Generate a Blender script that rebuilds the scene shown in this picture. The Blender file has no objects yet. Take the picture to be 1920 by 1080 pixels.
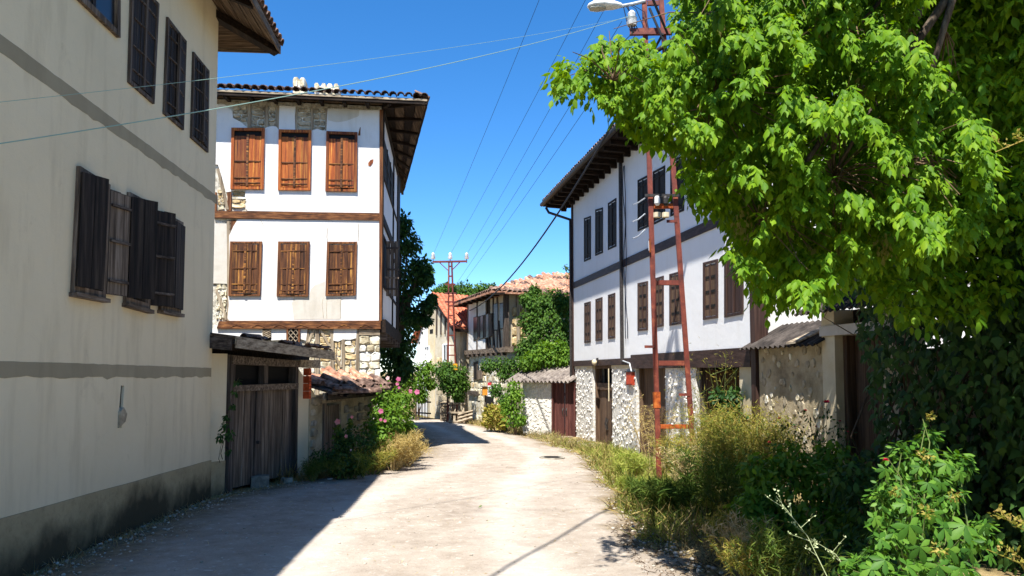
import bpy, bmesh, math, random
import numpy as np
from mathutils import Vector, Matrix
from mathutils.geometry import tessellate_polygon
random.seed(7); rng = np.random.default_rng(7)
R = math.radians
SC = bpy.context.scene
COL = SC.collection

# ------------------------------------------------------------------ camera
EYE = Vector((0, 0, 1.7)); F = 1400.0; PITCH = math.atan((697 - 611) / F)
cam = bpy.data.cameras.new('camera'); camo = bpy.data.objects.new('camera', cam); COL.objects.link(camo)
cam.sensor_width = 36; cam.lens = F / 1920 * 36; cam.shift_y = 71 / 1920
cam.clip_start = 0.1; cam.clip_end = 2000
camo.location = EYE; camo.rotation_euler = (R(90) + PITCH, 0, 0)
SC.camera = camo

# ------------------------------------------------------------------ sky and sun
SUN_EL, SUN_AZ = 60.5, 15.8          # the light travels towards azimuth 15.8 degrees (from +Y to +X)
w = bpy.data.worlds.new('World'); SC.world = w; w.use_nodes = True
nt = w.node_tree; nt.nodes.clear()
sky = nt.nodes.new('ShaderNodeTexSky'); sky.sky_type = 'NISHITA'; sky.sun_disc = False
sky.sun_elevation = R(SUN_EL); sky.sun_rotation = R(SUN_AZ + 180)
sky.altitude = 1200; sky.air_density = 0.85; sky.dust_density = 0.05; sky.ozone_density = 3.6
bg = nt.nodes.new('ShaderNodeBackground'); bg.inputs['Strength'].default_value = 0.12
wo = nt.nodes.new('ShaderNodeOutputWorld')
hsv = nt.nodes.new('ShaderNodeHueSaturation'); hsv.inputs['Saturation'].default_value = 1.28
nt.links.new(sky.outputs[0], hsv.inputs['Color']); nt.links.new(hsv.outputs[0], bg.inputs[0]); nt.links.new(bg.outputs[0], wo.inputs[0])
sl = bpy.data.lights.new('sun', 'SUN'); sl.energy = 5.0; sl.angle = R(0.5); sl.color = (1, .965, .90)
so = bpy.data.objects.new('sun', sl); COL.objects.link(so)
ce, se = math.cos(R(SUN_EL)), math.sin(R(SUN_EL))
SUND = Vector((ce * math.sin(R(SUN_AZ)), ce * math.cos(R(SUN_AZ)), -se))
so.rotation_euler = SUND.to_track_quat('-Z', 'Y').to_euler(); so.location = (-6, -20, 30)
vs = SC.view_settings; vs.view_transform = 'Standard'; vs.look = 'None'; vs.exposure = 1.15; vs.gamma = 1
vs.use_curve_mapping = False

# ------------------------------------------------------------------ pixel helpers (1920x1080 photo pixels -> rays)
CP, SP = math.cos(PITCH), math.sin(PITCH)
def ray(px, py):
    a, b = (px - 960) / F, -(py - 611) / F
    return Vector((a, CP - b * SP, SP + b * CP))
def P(px, py, y):
    d = ray(px, py); return EYE + d * ((y - EYE.y) / d.y)
GY = [-40, 0, 7, 12, 18, 24, 30, 36, 45, 70, 200]
GZ = [1.0, 0, -.2, -.37, -.55, -.66, -.68, -.64, -.6, -.4, .5]
def gz(y): return float(np.interp(y, GY, GZ))
def G(px, py):
    d = ray(px, py); t = 3.0
    for k in range(4000):
        p = EYE + d * t
        if p.z <= gz(p.y): break
        t += 0.02
    return p
class Frame:
    """a facade: origin, u along azimuth az, v up, w outward"""
    def __init__(s, o, az, side=1):
        s.o = Vector(o); a = R(az); s.az = az
        s.u = Vector((math.sin(a), math.cos(a), 0)); s.n = Vector((math.cos(a), -math.sin(a), 0)) * side
    def pt(s, u, v, w=0): return s.o + s.u * u + s.n * w + Vector((0, 0, v))
    def hit(s, px, py, w=0):
        d = ray(px, py); o = s.o + s.n * w
        t = (o - EYE).dot(s.n) / d.dot(s.n); p = EYE + d * t - o
        return (p.dot(s.u), p.z)
    def hits(s, pts, w=0): return [s.hit(x, y, w) for x, y in pts]

# ------------------------------------------------------------------ mesh builder
class MB:
    def __init__(s): s.v = []; s.f = []
    def add(s, vs, fs):
        b = len(s.v); s.v += [Vector(p) for p in vs]; s.f += [tuple(b + i for i in f) for f in fs]; return s
    def quad(s, a, b, c, d): return s.add([a, b, c, d], [(0, 1, 2, 3)])
    def hexa(s, p):   # p: 4 back then 4 front
        return s.add(p, [(3, 2, 1, 0), (4, 5, 6, 7), (0, 1, 5, 4), (1, 2, 6, 5), (2, 3, 7, 6), (3, 0, 4, 7)])
    def quadbox(s, fr, q, w0, w1):   # q: 4 (u,v) bl br tr tl
        return s.hexa([fr.pt(u, v, w0) for u, v in q] + [fr.pt(u, v, w1) for u, v in q])
    def box(s, fr, u0, u1, v0, v1, w0, w1):
        return s.quadbox(fr, [(u0, v0), (u1, v0), (u1, v1), (u0, v1)], w0, w1)
    def block(s, fr, q, w0, w1, inset=.12, wob=.012):  # pillowed stone: chamfered front
        c = (sum(a for a, b in q) / 4, sum(b for a, b in q) / 4)
        qj = []
        for i in range(4):
            p0, p1, p2 = q[i - 1], q[i], q[(i + 1) % 4]; c1, c2 = random.uniform(.06, .32), random.uniform(.06, .32)
            for o, t in ((p0, c1), (p2, c2)): qj.append((p1[0] + (o[0] - p1[0]) * t + random.uniform(-wob, wob) * .5, p1[1] + (o[1] - p1[1]) * t + random.uniform(-wob, wob) * .5))
        i2 = [(a + (c[0] - a) * inset * 2, b + (c[1] - b) * inset * 2) for a, b in qj]
        wm = w0 + (w1 - w0) * .6
        vs = [fr.pt(a, b, w0) for a, b in qj] + [fr.pt(a, b, wm) for a, b in qj] + [fr.pt(a, b, w1 + random.uniform(-wob, wob) * .6) for a, b in i2]
        fs = []
        for k in (0, 8):
            for i in range(8): j = (i + 1) % 8; fs.append((k + i, k + j, k + 8 + j, k + 8 + i))
        return s.add(vs, fs + [tuple(range(16, 24))])
    def prism(s, fr, poly, w0, w1):
        n = len(poly)
        tri = tessellate_polygon([[Vector((a, b, 0)) for a, b in poly]])
        vs = [fr.pt(a, b, w1) for a, b in poly] + [fr.pt(a, b, w0) for a, b in poly]
        fs = [tuple(t) for t in tri] + [tuple(n + i for i in reversed(t)) for t in tri]
        fs += [(i, (i + 1) % n, n + (i + 1) % n, n + i) for i in range(n)]
        return s.add(vs, fs)
    def holed(s, fr, outer, holes, w1, depth, hdepth=None):
        loops = [outer] + holes; tri = tessellate_polygon([[Vector((a, b, 0)) for a, b in l] for l in loops])
        flat = [p for l in loops for p in l]
        s.add([fr.pt(a, b, w1) for a, b in flat], [tuple(t) for t in tri])
        for k, l in enumerate(loops):
            d = depth if k == 0 or hdepth is None else hdepth
            n = len(l)
            s.add([fr.pt(a, b, w1) for a, b in l] + [fr.pt(a, b, w1 - d) for a, b in l], [(i, (i + 1) % n, n + (i + 1) % n, n + i) for i in range(n)])
        return s
    def bar(s, a, b, wx, wz, up=(0, 0, 1)):   # rectangular bar from a to b, wx across, wz along up
        a, b = Vector(a), Vector(b); d = (b - a).normalized(); up = Vector(up)
        x = d.cross(up)
        if x.length < 1e-4: x = d.cross(Vector((0, 1, 0)))
        x.normalize(); z = x.cross(d)
        c = [(-1, -1), (1, -1), (1, 1), (-1, 1)]
        return s.hexa([a + x * (i * wx / 2) + z * (j * wz / 2) for i, j in c] + [b + x * (i * wx / 2) + z * (j * wz / 2) for i, j in c])
    def tube(s, pts, r, n=6, cap=True):
        pts = [Vector(p) for p in pts]; rs = r if isinstance(r, (list, tuple)) else [r] * len(pts)
        vs = []; px = None
        for i, p in enumerate(pts):
            d = (pts[min(i + 1, len(pts) - 1)] - pts[max(i - 1, 0)]).normalized()
            ref = px if px is not None else (Vector((1, 0, 0)) if abs(d.x) < .8 else Vector((0, 1, 0)))
            x = (ref - d * ref.dot(d)).normalized(); px = x; y = d.cross(x)
            vs += [p + (x * math.cos(2 * math.pi * k / n) + y * math.sin(2 * math.pi * k / n)) * rs[i] for k in range(n)]
        fs = []
        for i in range(len(pts) - 1):
            for k in range(n):
                a, b = i * n + k, i * n + (k + 1) % n; fs.append((a, b, b + n, a + n))
        if cap: fs += [tuple(reversed(range(n))), tuple(range(len(vs) - n, len(vs)))]
        return s.add(vs, fs)
    def sweep(s, prof, pts_frames): pass

ORI = {}
def thing(name, label, cat, loc, group=None):
    o = bpy.data.objects.new(name, None); COL.objects.link(o); o.location = loc; o.empty_display_size = .3
    ORI[o.name] = Vector(loc); tag(o, label, cat, group); return o
def tag(o, label=None, cat=None, group=None, kind=None):
    if label: o['label'] = label
    if cat: o['category'] = cat
    if group: o['group'] = group
    if kind: o['kind'] = kind
    return o
def smooth(me, ang=None):
    me.polygons.foreach_set('use_smooth', [True] * len(me.polygons))
def part(name, mb, mat, parent=None, label=None, kind=None, sm=False, fixn=True):
    org = ORI[parent.name] if parent else Vector((0, 0, 0))
    me = bpy.data.meshes.new(name)
    me.from_pydata([tuple(p - org) for p in mb.v], [], mb.f)
    if fixn:
        bm = bmesh.new(); bm.from_mesh(me); bmesh.ops.recalc_face_normals(bm, faces=bm.faces); bm.to_mesh(me); bm.free()
    me.materials.append(mat)
    if sm: smooth(me)
    o = bpy.data.objects.new(name, me); COL.objects.link(o)
    if parent:
        o.parent = parent
        ORI[o.name] = org
    if label: o['label'] = label
    if kind: o['kind'] = kind
    return o
def solo(name, mb, mat, label, cat, loc=None, group=None, kind=None, sm=False):
    """a thing that is one mesh: origin at loc"""
    if loc is None:
        a = np.array([tuple(p) for p in mb.v]); loc = Vector((a[:, 0].mean(), a[:, 1].mean(), a[:, 2].min()))
    loc = Vector(loc)
    m2 = MB(); m2.v = [p - loc for p in mb.v]; m2.f = mb.f
    o = part(name, m2, mat, None, kind=kind, sm=sm); o.location = loc; ORI[o.name] = loc
    return tag(o, label, cat, group)
def inst(name, me, parent, mat4, label=None):
    """an object sharing mesh data; mat4 in world space, parents carry translation only"""
    o = bpy.data.objects.new(name, me); COL.objects.link(o)
    if parent:
        o.parent = parent; m = mat4.copy(); m.translation = m.translation - ORI[parent.name]; o.matrix_basis = m
    else: o.matrix_basis = mat4
    if label: o['label'] = label
    return o
def rawmesh(name, V, Fq, mat, sm=False):
    """V (n,3) array, Fq list of (m,k) index arrays"""
    me = bpy.data.meshes.new(name); V = np.asarray(V, dtype=np.float32)
    me.vertices.add(len(V)); me.vertices.foreach_set('co', V.ravel())
    nl = sum(a.size for a in Fq); npoly = sum(len(a) for a in Fq)
    me.loops.add(nl); me.loops.foreach_set('vertex_index', np.concatenate([a.ravel() for a in Fq]).astype(np.int32))
    me.polygons.add(npoly); ls = []; tot = []; s = 0
    for a in Fq:
        k = a.shape[1]; ls.append(s + np.arange(len(a)) * k); tot.append(np.full(len(a), k)); s += a.size
    me.polygons.foreach_set('loop_start', np.concatenate(ls).astype(np.int32))
    try: me.polygons.foreach_set('loop_total', np.concatenate(tot).astype(np.int32))
    except Exception: pass
    if sm: me.polygons.foreach_set('use_smooth', np.ones(npoly, dtype=bool))
    me.update(calc_edges=True); me.materials.append(mat); return me
def link(name, me, parent=None, kind=None, label=None):
    o = bpy.data.objects.new(name, me); COL.objects.link(o)
    if parent: o.parent = parent; o.location = -ORI[parent.name]; ORI[o.name] = Vector((0,0,0))
    if kind: o['kind'] = kind
    if label: o['label'] = label
    return o

# ------------------------------------------------------------------ materials
def lin(c):
    if isinstance(c, str):
        c = [int(c[i:i + 2], 16) / 255 for i in (0, 2, 4)]
        c = [x / 12.92 if x <= .04045 else ((x + .055) / 1.055) ** 2.4 for x in c]
    return tuple(c) + (1,)
class NT:
    def __init__(s, name):
        s.m = bpy.data.materials.new(name); s.m.use_nodes = True; s.t = s.m.node_tree; s.t.nodes.clear()
        s.out = s.n('ShaderNodeOutputMaterial')
    def n(s, typ, **kw):
        nd = s.t.nodes.new(typ)
        for k, v in kw.items():
            if k in nd.inputs.keys() if isinstance(k, str) else False: s.set(nd.inputs[k], v)
            else: setattr(nd, k, v)
        return nd
    def set(s, sock, v):
        if hasattr(v, 'is_linked'): s.t.links.new(v, sock)
        else: sock.default_value = v
    def ln(s, a, b): s.t.links.new(a, b)
    def noise(s, vec, scale, detail=6, rough=.6, dist=0):
        nd = s.n('ShaderNodeTexNoise'); s.set(nd.inputs['Vector'], vec); nd.inputs['Scale'].default_value = scale
        nd.inputs['Detail'].default_value = detail; nd.inputs['Roughness'].default_value = rough; nd.inputs['Distortion'].default_value = dist
        return nd.outputs[0]
    def ramp(s, fac, stops):
        nd = s.n('ShaderNodeValToRGB'); s.set(nd.inputs[0], fac); e = nd.color_ramp.elements
        while len(e) > 1: e.remove(e[-1])
        e[0].position, e[0].color = stops[0][0], lin(stops[0][1])
        for p, c in stops[1:]: q = e.new(p); q.color = lin(c)
        return nd.outputs[0]
    def mixc(s, fac, a, b, mode='MIX'):
        nd = s.n('ShaderNodeMix', data_type='RGBA', blend_type=mode); s.set(nd.inputs[0], fac)
        s.set(nd.inputs[6], a if hasattr(a, 'is_linked') else lin(a)); s.set(nd.inputs[7], b if hasattr(b, 'is_linked') else lin(b)); return nd.outputs[2]
    def math(s, op, a, b=0, c=0):
        nd = s.n('ShaderNodeMath', operation=op); s.set(nd.inputs[0], a); s.set(nd.inputs[1], b); s.set(nd.inputs[2], c); return nd.outputs[0]
    def step(s, v, lo, hi):
        nd = s.n('ShaderNodeMapRange'); s.set(nd.inputs[0], v); nd.inputs[1].default_value = lo; nd.inputs[2].default_value = hi; return nd.outputs[0]
    def coords(s, stretch=(1, 1, 1), rotz=0, rnd=True):
        tc = s.n('ShaderNodeTexCoord'); v = tc.outputs['Object']
        if rnd:
            oi = s.n('ShaderNodeObjectInfo'); cb = s.n('ShaderNodeVectorMath', operation='SCALE'); cb.inputs[0].default_value = (37, 53, 29)
            s.ln(oi.outputs['Random'], cb.inputs['Scale']); ad = s.n('ShaderNodeVectorMath', operation='ADD'); s.ln(v, ad.inputs[0]); s.ln(cb.outputs[0], ad.inputs[1]); v = ad.outputs[0]
        mp = s.n('ShaderNodeMapping'); s.ln(v, mp.inputs[0])
        if rotz:
            m0 = s.n('ShaderNodeMapping'); s.ln(v, m0.inputs[0]); m0.inputs['Rotation'].default_value = (0, 0, rotz); s.ln(m0.outputs[0], mp.inputs[0])
        mp.inputs['Scale'].default_value = stretch; return mp.outputs[0]
    def xyz(s):
        g = s.n('ShaderNodeNewGeometry'); x = s.n('ShaderNodeSeparateXYZ'); s.ln(g.outputs['Position'], x.inputs[0]); return x.outputs, g
    def finish(s, col, rough=.8, bumpf=None, bump=.3, bdist=.02, spec=.3, metal=0):
        b = s.n('ShaderNodeBsdfPrincipled'); s.set(b.inputs['Base Color'], col if hasattr(col, 'is_linked') else lin(col))
        s.set(b.inputs['Roughness'], rough); b.inputs['Specular IOR Level'].default_value = spec; b.inputs['Metallic'].default_value = metal
        if bumpf is not None:
            bn = s.n('ShaderNodeBump'); bn.inputs['Strength'].default_value = bump; bn.inputs['Distance'].default_value = bdist
            s.ln(bumpf, bn.inputs['Height']); s.ln(bn.outputs[0], b.inputs['Normal'])
        s.ln(b.outputs[0], s.out.inputs[0]); return s.m
def vary(t, col, lo=.75, hi=1.25):
    oi = t.n('ShaderNodeObjectInfo'); v = t.math('MULTIPLY_ADD', oi.outputs['Random'], hi - lo, lo)
    h = t.n('ShaderNodeHueSaturation'); t.ln(v, h.inputs['Value']); t.set(h.inputs['Color'], col); return h.outputs[0]
def generic(name, stops, scale=4, stretch=(1, 1, 1), rotz=0, rough=.85, bump=.3, bdist=.01, bscale=None, var=(.85, 1.15), spec=.25, fine=0):
    t = NT(name); v = t.coords(stretch, rotz); n1 = t.noise(v, scale, 8, .65)
    col = t.ramp(n1, [(.5 + (p - .5) * .6, c) for p, c in stops])
    if var: col = vary(t, col, *var)
    if fine:
        f = t.noise(v, scale * 9, 4, .7); col = t.mixc(fine, col, t.ramp(f, [(.3, (.25, .25, .25)), (.7, (1, 1, 1))]), 'MULTIPLY')
    n2 = t.noise(v, bscale or scale * 3, 8, .7)
    return t.finish(col, rough, n2, bump, bdist, spec)
def wood(name, stops, axis='z', rotz=0, scale=1, **kw):
    st = {'z': (22, 22, .9), 'x': (.9, 22, 22), 'y': (22, .9, 22)}[axis]
    kw.setdefault('bump', .5); kw.setdefault('bdist', .006); kw.setdefault('fine', .35)
    return generic(name, stops, scale, st, rotz, **kw)
WV = {}
def woods(key, stops, **kw):
    """vertical grain, grain along x, grain along y"""
    WV[key] = {a: wood('wood_%s_%s' % (key, a), stops, a, **kw) for a in 'zxy'}
woods('charred', [(.25, '15110f'), (.5, '2a221d'), (.75, '453a31')], rough=.75)
woods('grey', [(.2, '362c25'), (.5, '6c5d4f'), (.8, '9a8a7a')], rough=.9)
woods('greydark', [(.2, '2b2420'), (.5, '534840'), (.8, '7d7166')], rough=.9)
woods('pine', [(.2, '3a1706'), (.4, '8a3f10'), (.6, 'a85d20'), (.8, 'd0913e')], rough=.6, spec=.3, var=(.55, 1.3))
woods('pinedark', [(.2, '2a1810'), (.42, '50301c'), (.58, '6d4426'), (.72, 'b07a38'), (.9, 'd8a452')], rough=.7, var=(.7, 1.25))
woods('beam', [(.2, '2b170d'), (.5, '6a4126'), (.8, 'a06c40')], rough=.8)
woods('brown', [(.2, '2c1c14'), (.5, '43302a'), (.8, '5a453a')], rough=.6)
woods('door', [(.2, '3e2d22'), (.5, '5f4938'), (.8, '7d6650')], rough=.8)
woods('reddoor', [(.2, '3d2220'), (.5, '58332e'), (.8, '6d453d')], rough=.6)
woods('eave', [(.2, '0f0a07'), (.5, '22170f'), (.8, '3d2e22')], rough=.85)
woods('soffit', [(.2, '2c2119'), (.5, '5a4838'), (.8, '8a7660')], rough=.85)
woods('pale', [(.2, '5a4c3e'), (.5, '9a8a74'), (.8, 'c4b59c')], rough=.9)
def plaster(name, base, alt, stain, sc=1.1, streak=.55, bump=.25):
    t = NT(name); v = t.coords((1, 1, 1), rnd=False); vs_ = t.coords((2.2, 2.2, .35), rnd=False)
    big = t.noise(v, sc, 6, .6); col = t.mixc(t.step(big, .38, .68), base, alt)
    strk = t.noise(vs_, 1.6, 8, .62); col = t.mixc(t.math('MULTIPLY', t.step(strk, .52, .8), streak), col, stain)
    blot = t.noise(v, 2.1, 7, .72, 1.2); col = t.mixc(t.math('MULTIPLY', t.step(blot, .60, .72), streak * .55), col, stain)
    spk = t.noise(v, 26, 5, .7); col = t.mixc(t.math('MULTIPLY', t.step(spk, .62, .8), .25), col, stain)
    fine = t.noise(v, 60, 6, .75); mid = t.noise(v, 7, 6, .6)
    bf = t.math('ADD', t.math('MULTIPLY', fine, .35), t.math('ADD', mid, t.math('MULTIPLY', t.noise(v, 1.6, 3), 2.5)))
    return t.finish(col, .9, bf, bump, .02, .15)
m_left = plaster('plaster_beige', 'e3d3b2', 'd9c9a8', 'b09d7c', .45, streak=.45, bump=.4)
m_band = plaster('paint_grey_band', 'a0947a', '978b72', '80765f', 1.4)
m_white = plaster('plaster_white', 'dad8d5', 'd3d0cb', 'b3a894', .9, streak=.5, bump=.3)
m_white2 = plaster('plaster_white_clean', 'e6e6e6', 'e2e1df', 'cdc7bd', .5, streak=.3, bump=.2)
m_patch = plaster('plaster_patch', 'bfb8ab', 'c6c0b5', '9a907f', 3)
m_cream = plaster('plaster_cream', 'c9b896', 'd6cbb0', '8a7c64', 2)
m_old = plaster('plaster_old', 'b9ab90', 'cfc6b4', '7e7058', 2.2)
def plinth():
    t = NT('plinth_cement'); v = t.coords(rnd=False); o, g = t.xyz()
    col = t.mixc(t.step(t.noise(v, 1.2, 6), .35, .7), 'b09f7c', '988969')
    # moss and damp creeping up from the ground
    gl = t.math('ADD', t.math('MULTIPLY', o[1], .031), t.math('ADD', o[2], .0))   # height above the sloping ground
    nz = t.noise(t.coords((1, 1, .8), rnd=False), 1.1, 6, .55)
    h = t.math('SUBTRACT', t.math('ADD', gl, .0), t.math('MULTIPLY_ADD', nz, 1.5, -.5))
    damp = t.step(h, .22, -.12)
    col = t.mixc(t.math('MULTIPLY', damp, .9), col, '38352a')
    col = t.mixc(t.math('MULTIPLY', t.step(t.noise(v, 14, 6, .7), .5, .75), .35), col, '3a382c')
    return t.finish(col, .95, t.noise(v, 30, 8, .7), .5, .02, .1)
m_plinth = plinth()
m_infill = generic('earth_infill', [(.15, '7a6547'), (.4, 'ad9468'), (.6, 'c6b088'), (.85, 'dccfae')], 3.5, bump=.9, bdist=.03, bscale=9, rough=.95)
m_infgrey = generic('earth_infill_grey', [(.25, '6e6453'), (.5, 'a0937c'), (.8, 'c4b8a2')], 3.5, bump=.9, bdist=.03, bscale=9, rough=.95)  # darker grey infill tone for the top panels, cracks and some stones
m_stone = generic('stone_pale', [(.2, '93836a'), (.45, 'cbbf9f'), (.65, 'ddd8ca'), (.85, 'ece9e0')], 4, bump=.8, bdist=.02, bscale=12, rough=.9, var=(.78, 1.15))
m_stonegrey = generic('stone_grey', [(.2, '5c564c'), (.5, '8e877a'), (.8, 'b5ae9f')], 5, bump=.8, bdist=.02, bscale=14, rough=.9, var=(.7, 1.2))
m_mortar = generic('mortar_rubble', [(.25, '8d8676'), (.5, 'c3bdae'), (.75, 'dbd7cb')], 9, bump=1, bdist=.03, bscale=16, rough=.95, var=None)
m_rubble = generic('stone_whitish', [(.1, 'a39c90'), (.4, 'cdc8be'), (.7, 'e2dfd8'), (.9, 'eceae5')], 6, bump=.6, bdist=.02, bscale=14, rough=.95, var=None)
m_pier = generic('pier_roughcast', [(.0, '8d877d'), (.3, 'bfbab0'), (.6, 'd6d2ca'), (.9, 'e8e5df')], 11, bump=1, bdist=.035, bscale=11, rough=.95, var=None)
m_wallold = generic('wall_mud_stone', [(.2, '82745c'), (.5, 'a8997c'), (.8, 'c0b297')], 2.4, bump=.7, bdist=.03, bscale=14, rough=.95, var=None)
m_tileold = generic('tile_weathered', [(.2, '30251f'), (.45, '604a3f'), (.65, '80685b'), (.85, 'a08b7c')], 9, bump=.4, rough=.9, var=(.55, 1.3))
m_tilepale = generic('tile_bleached', [(.2, '805646'), (.5, 'b37f64'), (.8, 'cdaa92')], 9, bump=.4, rough=.9, var=(.65, 1.2))
m_tilered = generic('tile_orange', [(.25, '9c543c'), (.5, 'ba694b'), (.8, 'c98468')], 7, bump=.3, rough=.85, var=(.8, 1.15))
m_hollow = generic('hollow_brick_orange', [(.3, 'a8401c'), (.7, 'c9572c')], 8, bump=.3, rough=.9)
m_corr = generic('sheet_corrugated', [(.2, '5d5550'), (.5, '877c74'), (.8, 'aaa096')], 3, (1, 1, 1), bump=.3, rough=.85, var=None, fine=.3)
m_corrshaded = generic('sheet_corrugated_shaded', [(.2, '231f1d'), (.5, '3d3733'), (.8, '5c544e')], 3, bump=.3, rough=.9, var=None, fine=.3)  # foliage shade on the sheets is put into this darker base colour
m_rust = generic('steel_red_oxide', [(.2, '45201a'), (.42, '6c3024'), (.6, '7a3829'), (.78, '945036')], 5, bump=.25, rough=.65, spec=.4, var=(.85, 1.1), fine=.3)
m_rustor = generic('steel_rust_orange', [(.2, '5c2a14'), (.5, '9c4a1e'), (.8, 'bd6a2e')], 9, bump=.4, rough=.8, fine=.3)
m_purple = generic('steel_faded', [(.2, '4a2426'), (.6, '70393a'), (.8, '8a4a44')], 5, bump=.2, rough=.7)
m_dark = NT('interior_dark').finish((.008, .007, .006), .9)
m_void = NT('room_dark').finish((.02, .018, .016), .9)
m_iron = generic('iron_dark', [(.3, '1b1817'), (.7, '3a3431')], 20, bump=.2, rough=.6, spec=.4)
m_grey = generic('metal_grey', [(.3, '8f9296'), (.7, 'b5b8bb')], 9, bump=.05, rough=.45, spec=.5)
m_lampw = generic('lamp_shell', [(.3, 'b9b7b0'), (.7, 'd6d4cc')], 6, bump=.05, rough=.45, spec=.5)
m_porc = generic('porcelain', [(.3, 'd5d2ca'), (.7, 'e8e6e0')], 9, bump=.02, rough=.25, spec=.5)
m_cable = NT('cable_black').finish('1d1d20', .6)
m_cablep = NT('cable_pale_green').finish('88a59b', .5)
m_wire = NT('wire_dark').finish('1a2030', .5)
m_redbox = generic('box_red', [(.3, 'a33a22'), (.7, 'c04a2c')], 9, bump=.1, rough=.6)
m_yellow = generic('paint_yellow', [(.3, 'c98f1a'), (.7, 'dfa52a')], 9, bump=.1, rough=.6)
m_orange = generic('paint_orange', [(.3, 'c07a24'), (.7, 'd08a34')], 9, bump=.1, rough=.6)
m_sign = generic('sign_white', [(.3, 'd9d9da'), (.7, 'e2e2e2')], 9, bump=.02, rough=.5)
m_signred = generic('sign_red', [(.3, 'a82a34'), (.7, 'b8333c')], 9, bump=.02, rough=.5)
m_signblue = generic('sign_print', [(.3, '49557a'), (.7, '5a6690')], 9, bump=.02, rough=.5)
def glassm(name, col, rough=.08):
    t = NT(name); return t.finish(col, rough, None, spec=.6)
m_glass = glassm('window_glass_dark', (.012, .013, .016), .35)
m_lens = glassm('lamp_lens', (.35, .33, .26), .2)
m_plaswhite = generic('plastic_white', [(.3, 'dcdcdc'), (.7, 'e8e8e8')], 6, bump=.0, rough=.4)
def leafm(name, stops, trans=.35, rough=.42, spec=.35, veins=True):
    t = NT(name); g = t.n('ShaderNodeNewGeometry'); rpi = g.outputs['Random Per Island']
    oi = t.n('ShaderNodeObjectInfo'); rr = t.math('FRACT', t.math('ADD', rpi, oi.outputs['Random']))
    tc = t.n('ShaderNodeTexCoord'); nz = t.noise(tc.outputs['Object'], 2.5, 3)
    f = t.math('ADD', t.math('MULTIPLY', rr, .65), t.math('MULTIPLY', nz, .35))
    col = t.ramp(f, stops)
    b = t.n('ShaderNodeBsdfPrincipled'); t.ln(col, b.inputs['Base Color']); b.inputs['Roughness'].default_value = rough; b.inputs['Specular IOR Level'].default_value = spec
    tr = t.n('ShaderNodeBsdfTranslucent'); hs = t.n('ShaderNodeHueSaturation'); t.ln(col, hs.inputs['Color']); hs.inputs['Value'].default_value = 1.5; hs.inputs['Saturation'].default_value = 1.1; hs.inputs['Hue'].default_value = .485
    t.ln(hs.outputs[0], tr.inputs[0]); mx = t.n('ShaderNodeMixShader'); mx.inputs[0].default_value = trans
    t.ln(b.outputs[0], mx.inputs[1]); t.ln(tr.outputs[0], mx.inputs[2]); t.ln(mx.outputs[0], t.out.inputs[0]); return t.m
m_maple = leafm('leaf_maple', [(.1, (.05, .135, .008)), (.35, (.09, .195, .009)), (.65, (.14, .265, .010)), (.9, (.22, .33, .018)), (.97, (.28, .30, .03))], .36, .55, .15)
m_samara = leafm('maple_seed_cluster', [(.1, (.16, .17, .03)), (.9, (.25, .24, .05))], .3, .7)
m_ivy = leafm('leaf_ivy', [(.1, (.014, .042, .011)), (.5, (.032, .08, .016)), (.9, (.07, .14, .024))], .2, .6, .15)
m_walnut = leafm('leaf_walnut', [(.1, (.014, .04, .012)), (.5, (.028, .075, .016)), (.9, (.06, .13, .022))], .25, .55, .2)
m_vine = leafm('leaf_vine', [(.1, (.05, .12, .014)), (.5, (.10, .20, .02)), (.9, (.18, .29, .035))], .38, .55, .15)
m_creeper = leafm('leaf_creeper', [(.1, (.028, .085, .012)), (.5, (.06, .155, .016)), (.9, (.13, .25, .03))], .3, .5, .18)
m_hedge = leafm('leaf_dense', [(.1, (.03, .075, .012)), (.5, (.055, .125, .018)), (.9, (.10, .18, .025))], .3, .55, .15)
m_grassd = leafm('grass_dry', [(.1, (.34, .26, .08)), (.5, (.50, .39, .14)), (.9, (.62, .52, .24))], .4, .8, .05)
m_grassg = leafm('grass_green', [(.1, (.19, .27, .04)), (.5, (.34, .40, .085)), (.9, (.55, .53, .16))], .42, .8, .05)
m_fennel = leafm('fennel_yellow', [(.1, (.14, .18, .03)), (.45, (.29, .28, .05)), (.75, (.42, .34, .10)), (.95, (.46, .30, .12))], .4, .8, .05)
m_weedg = leafm('weed_green', [(.1, (.04, .09, .018)), (.5, (.09, .15, .025)), (.9, (.18, .22, .045))], .35, .7, .1)
m_straw = leafm('straw', [(.1, (.32, .24, .10)), (.5, (.46, .36, .17)), (.9, (.6, .5, .28))], .25, .9, .05)
m_stem = generic('stem_green', [(.3, (.10, .15, .04)), (.7, (.17, .20, .06))], 9, bump=0, rough=.7)
m_stempale = generic('stem_pale', [(.3, '8f9d6c'), (.7, 'b4bd92')], 9, bump=0, rough=.7)
m_twig = generic('twig_brown', [(.3, '4a3a2a'), (.7, '75604a')], 9, bump=.2, rough=.85)
m_bark = generic('bark', [(.2, '2d251d'), (.5, '51453a'), (.8, '7a6c5c')], 3, (5, 5, 1), bump=.9, bdist=.03, rough=.95)
m_pink = leafm('petal_pink', [(.1, (.42, .08, .19)), (.9, (.62, .20, .33))], .4, .6, .1)
m_pinkpale = leafm('petal_pale', [(.1, (.7, .45, .45)), (.9, (.78, .62, .6))], .4, .6, .1)
m_salmon = leafm('petal_salmon', [(.1, (.7, .26, .24)), (.9, (.78, .36, .34))], .4, .6, .1)
m_rose = leafm('petal_red', [(.1, (.35, .015, .03)), (.9, (.6, .03, .06))], .2, .5, .2)
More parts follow.
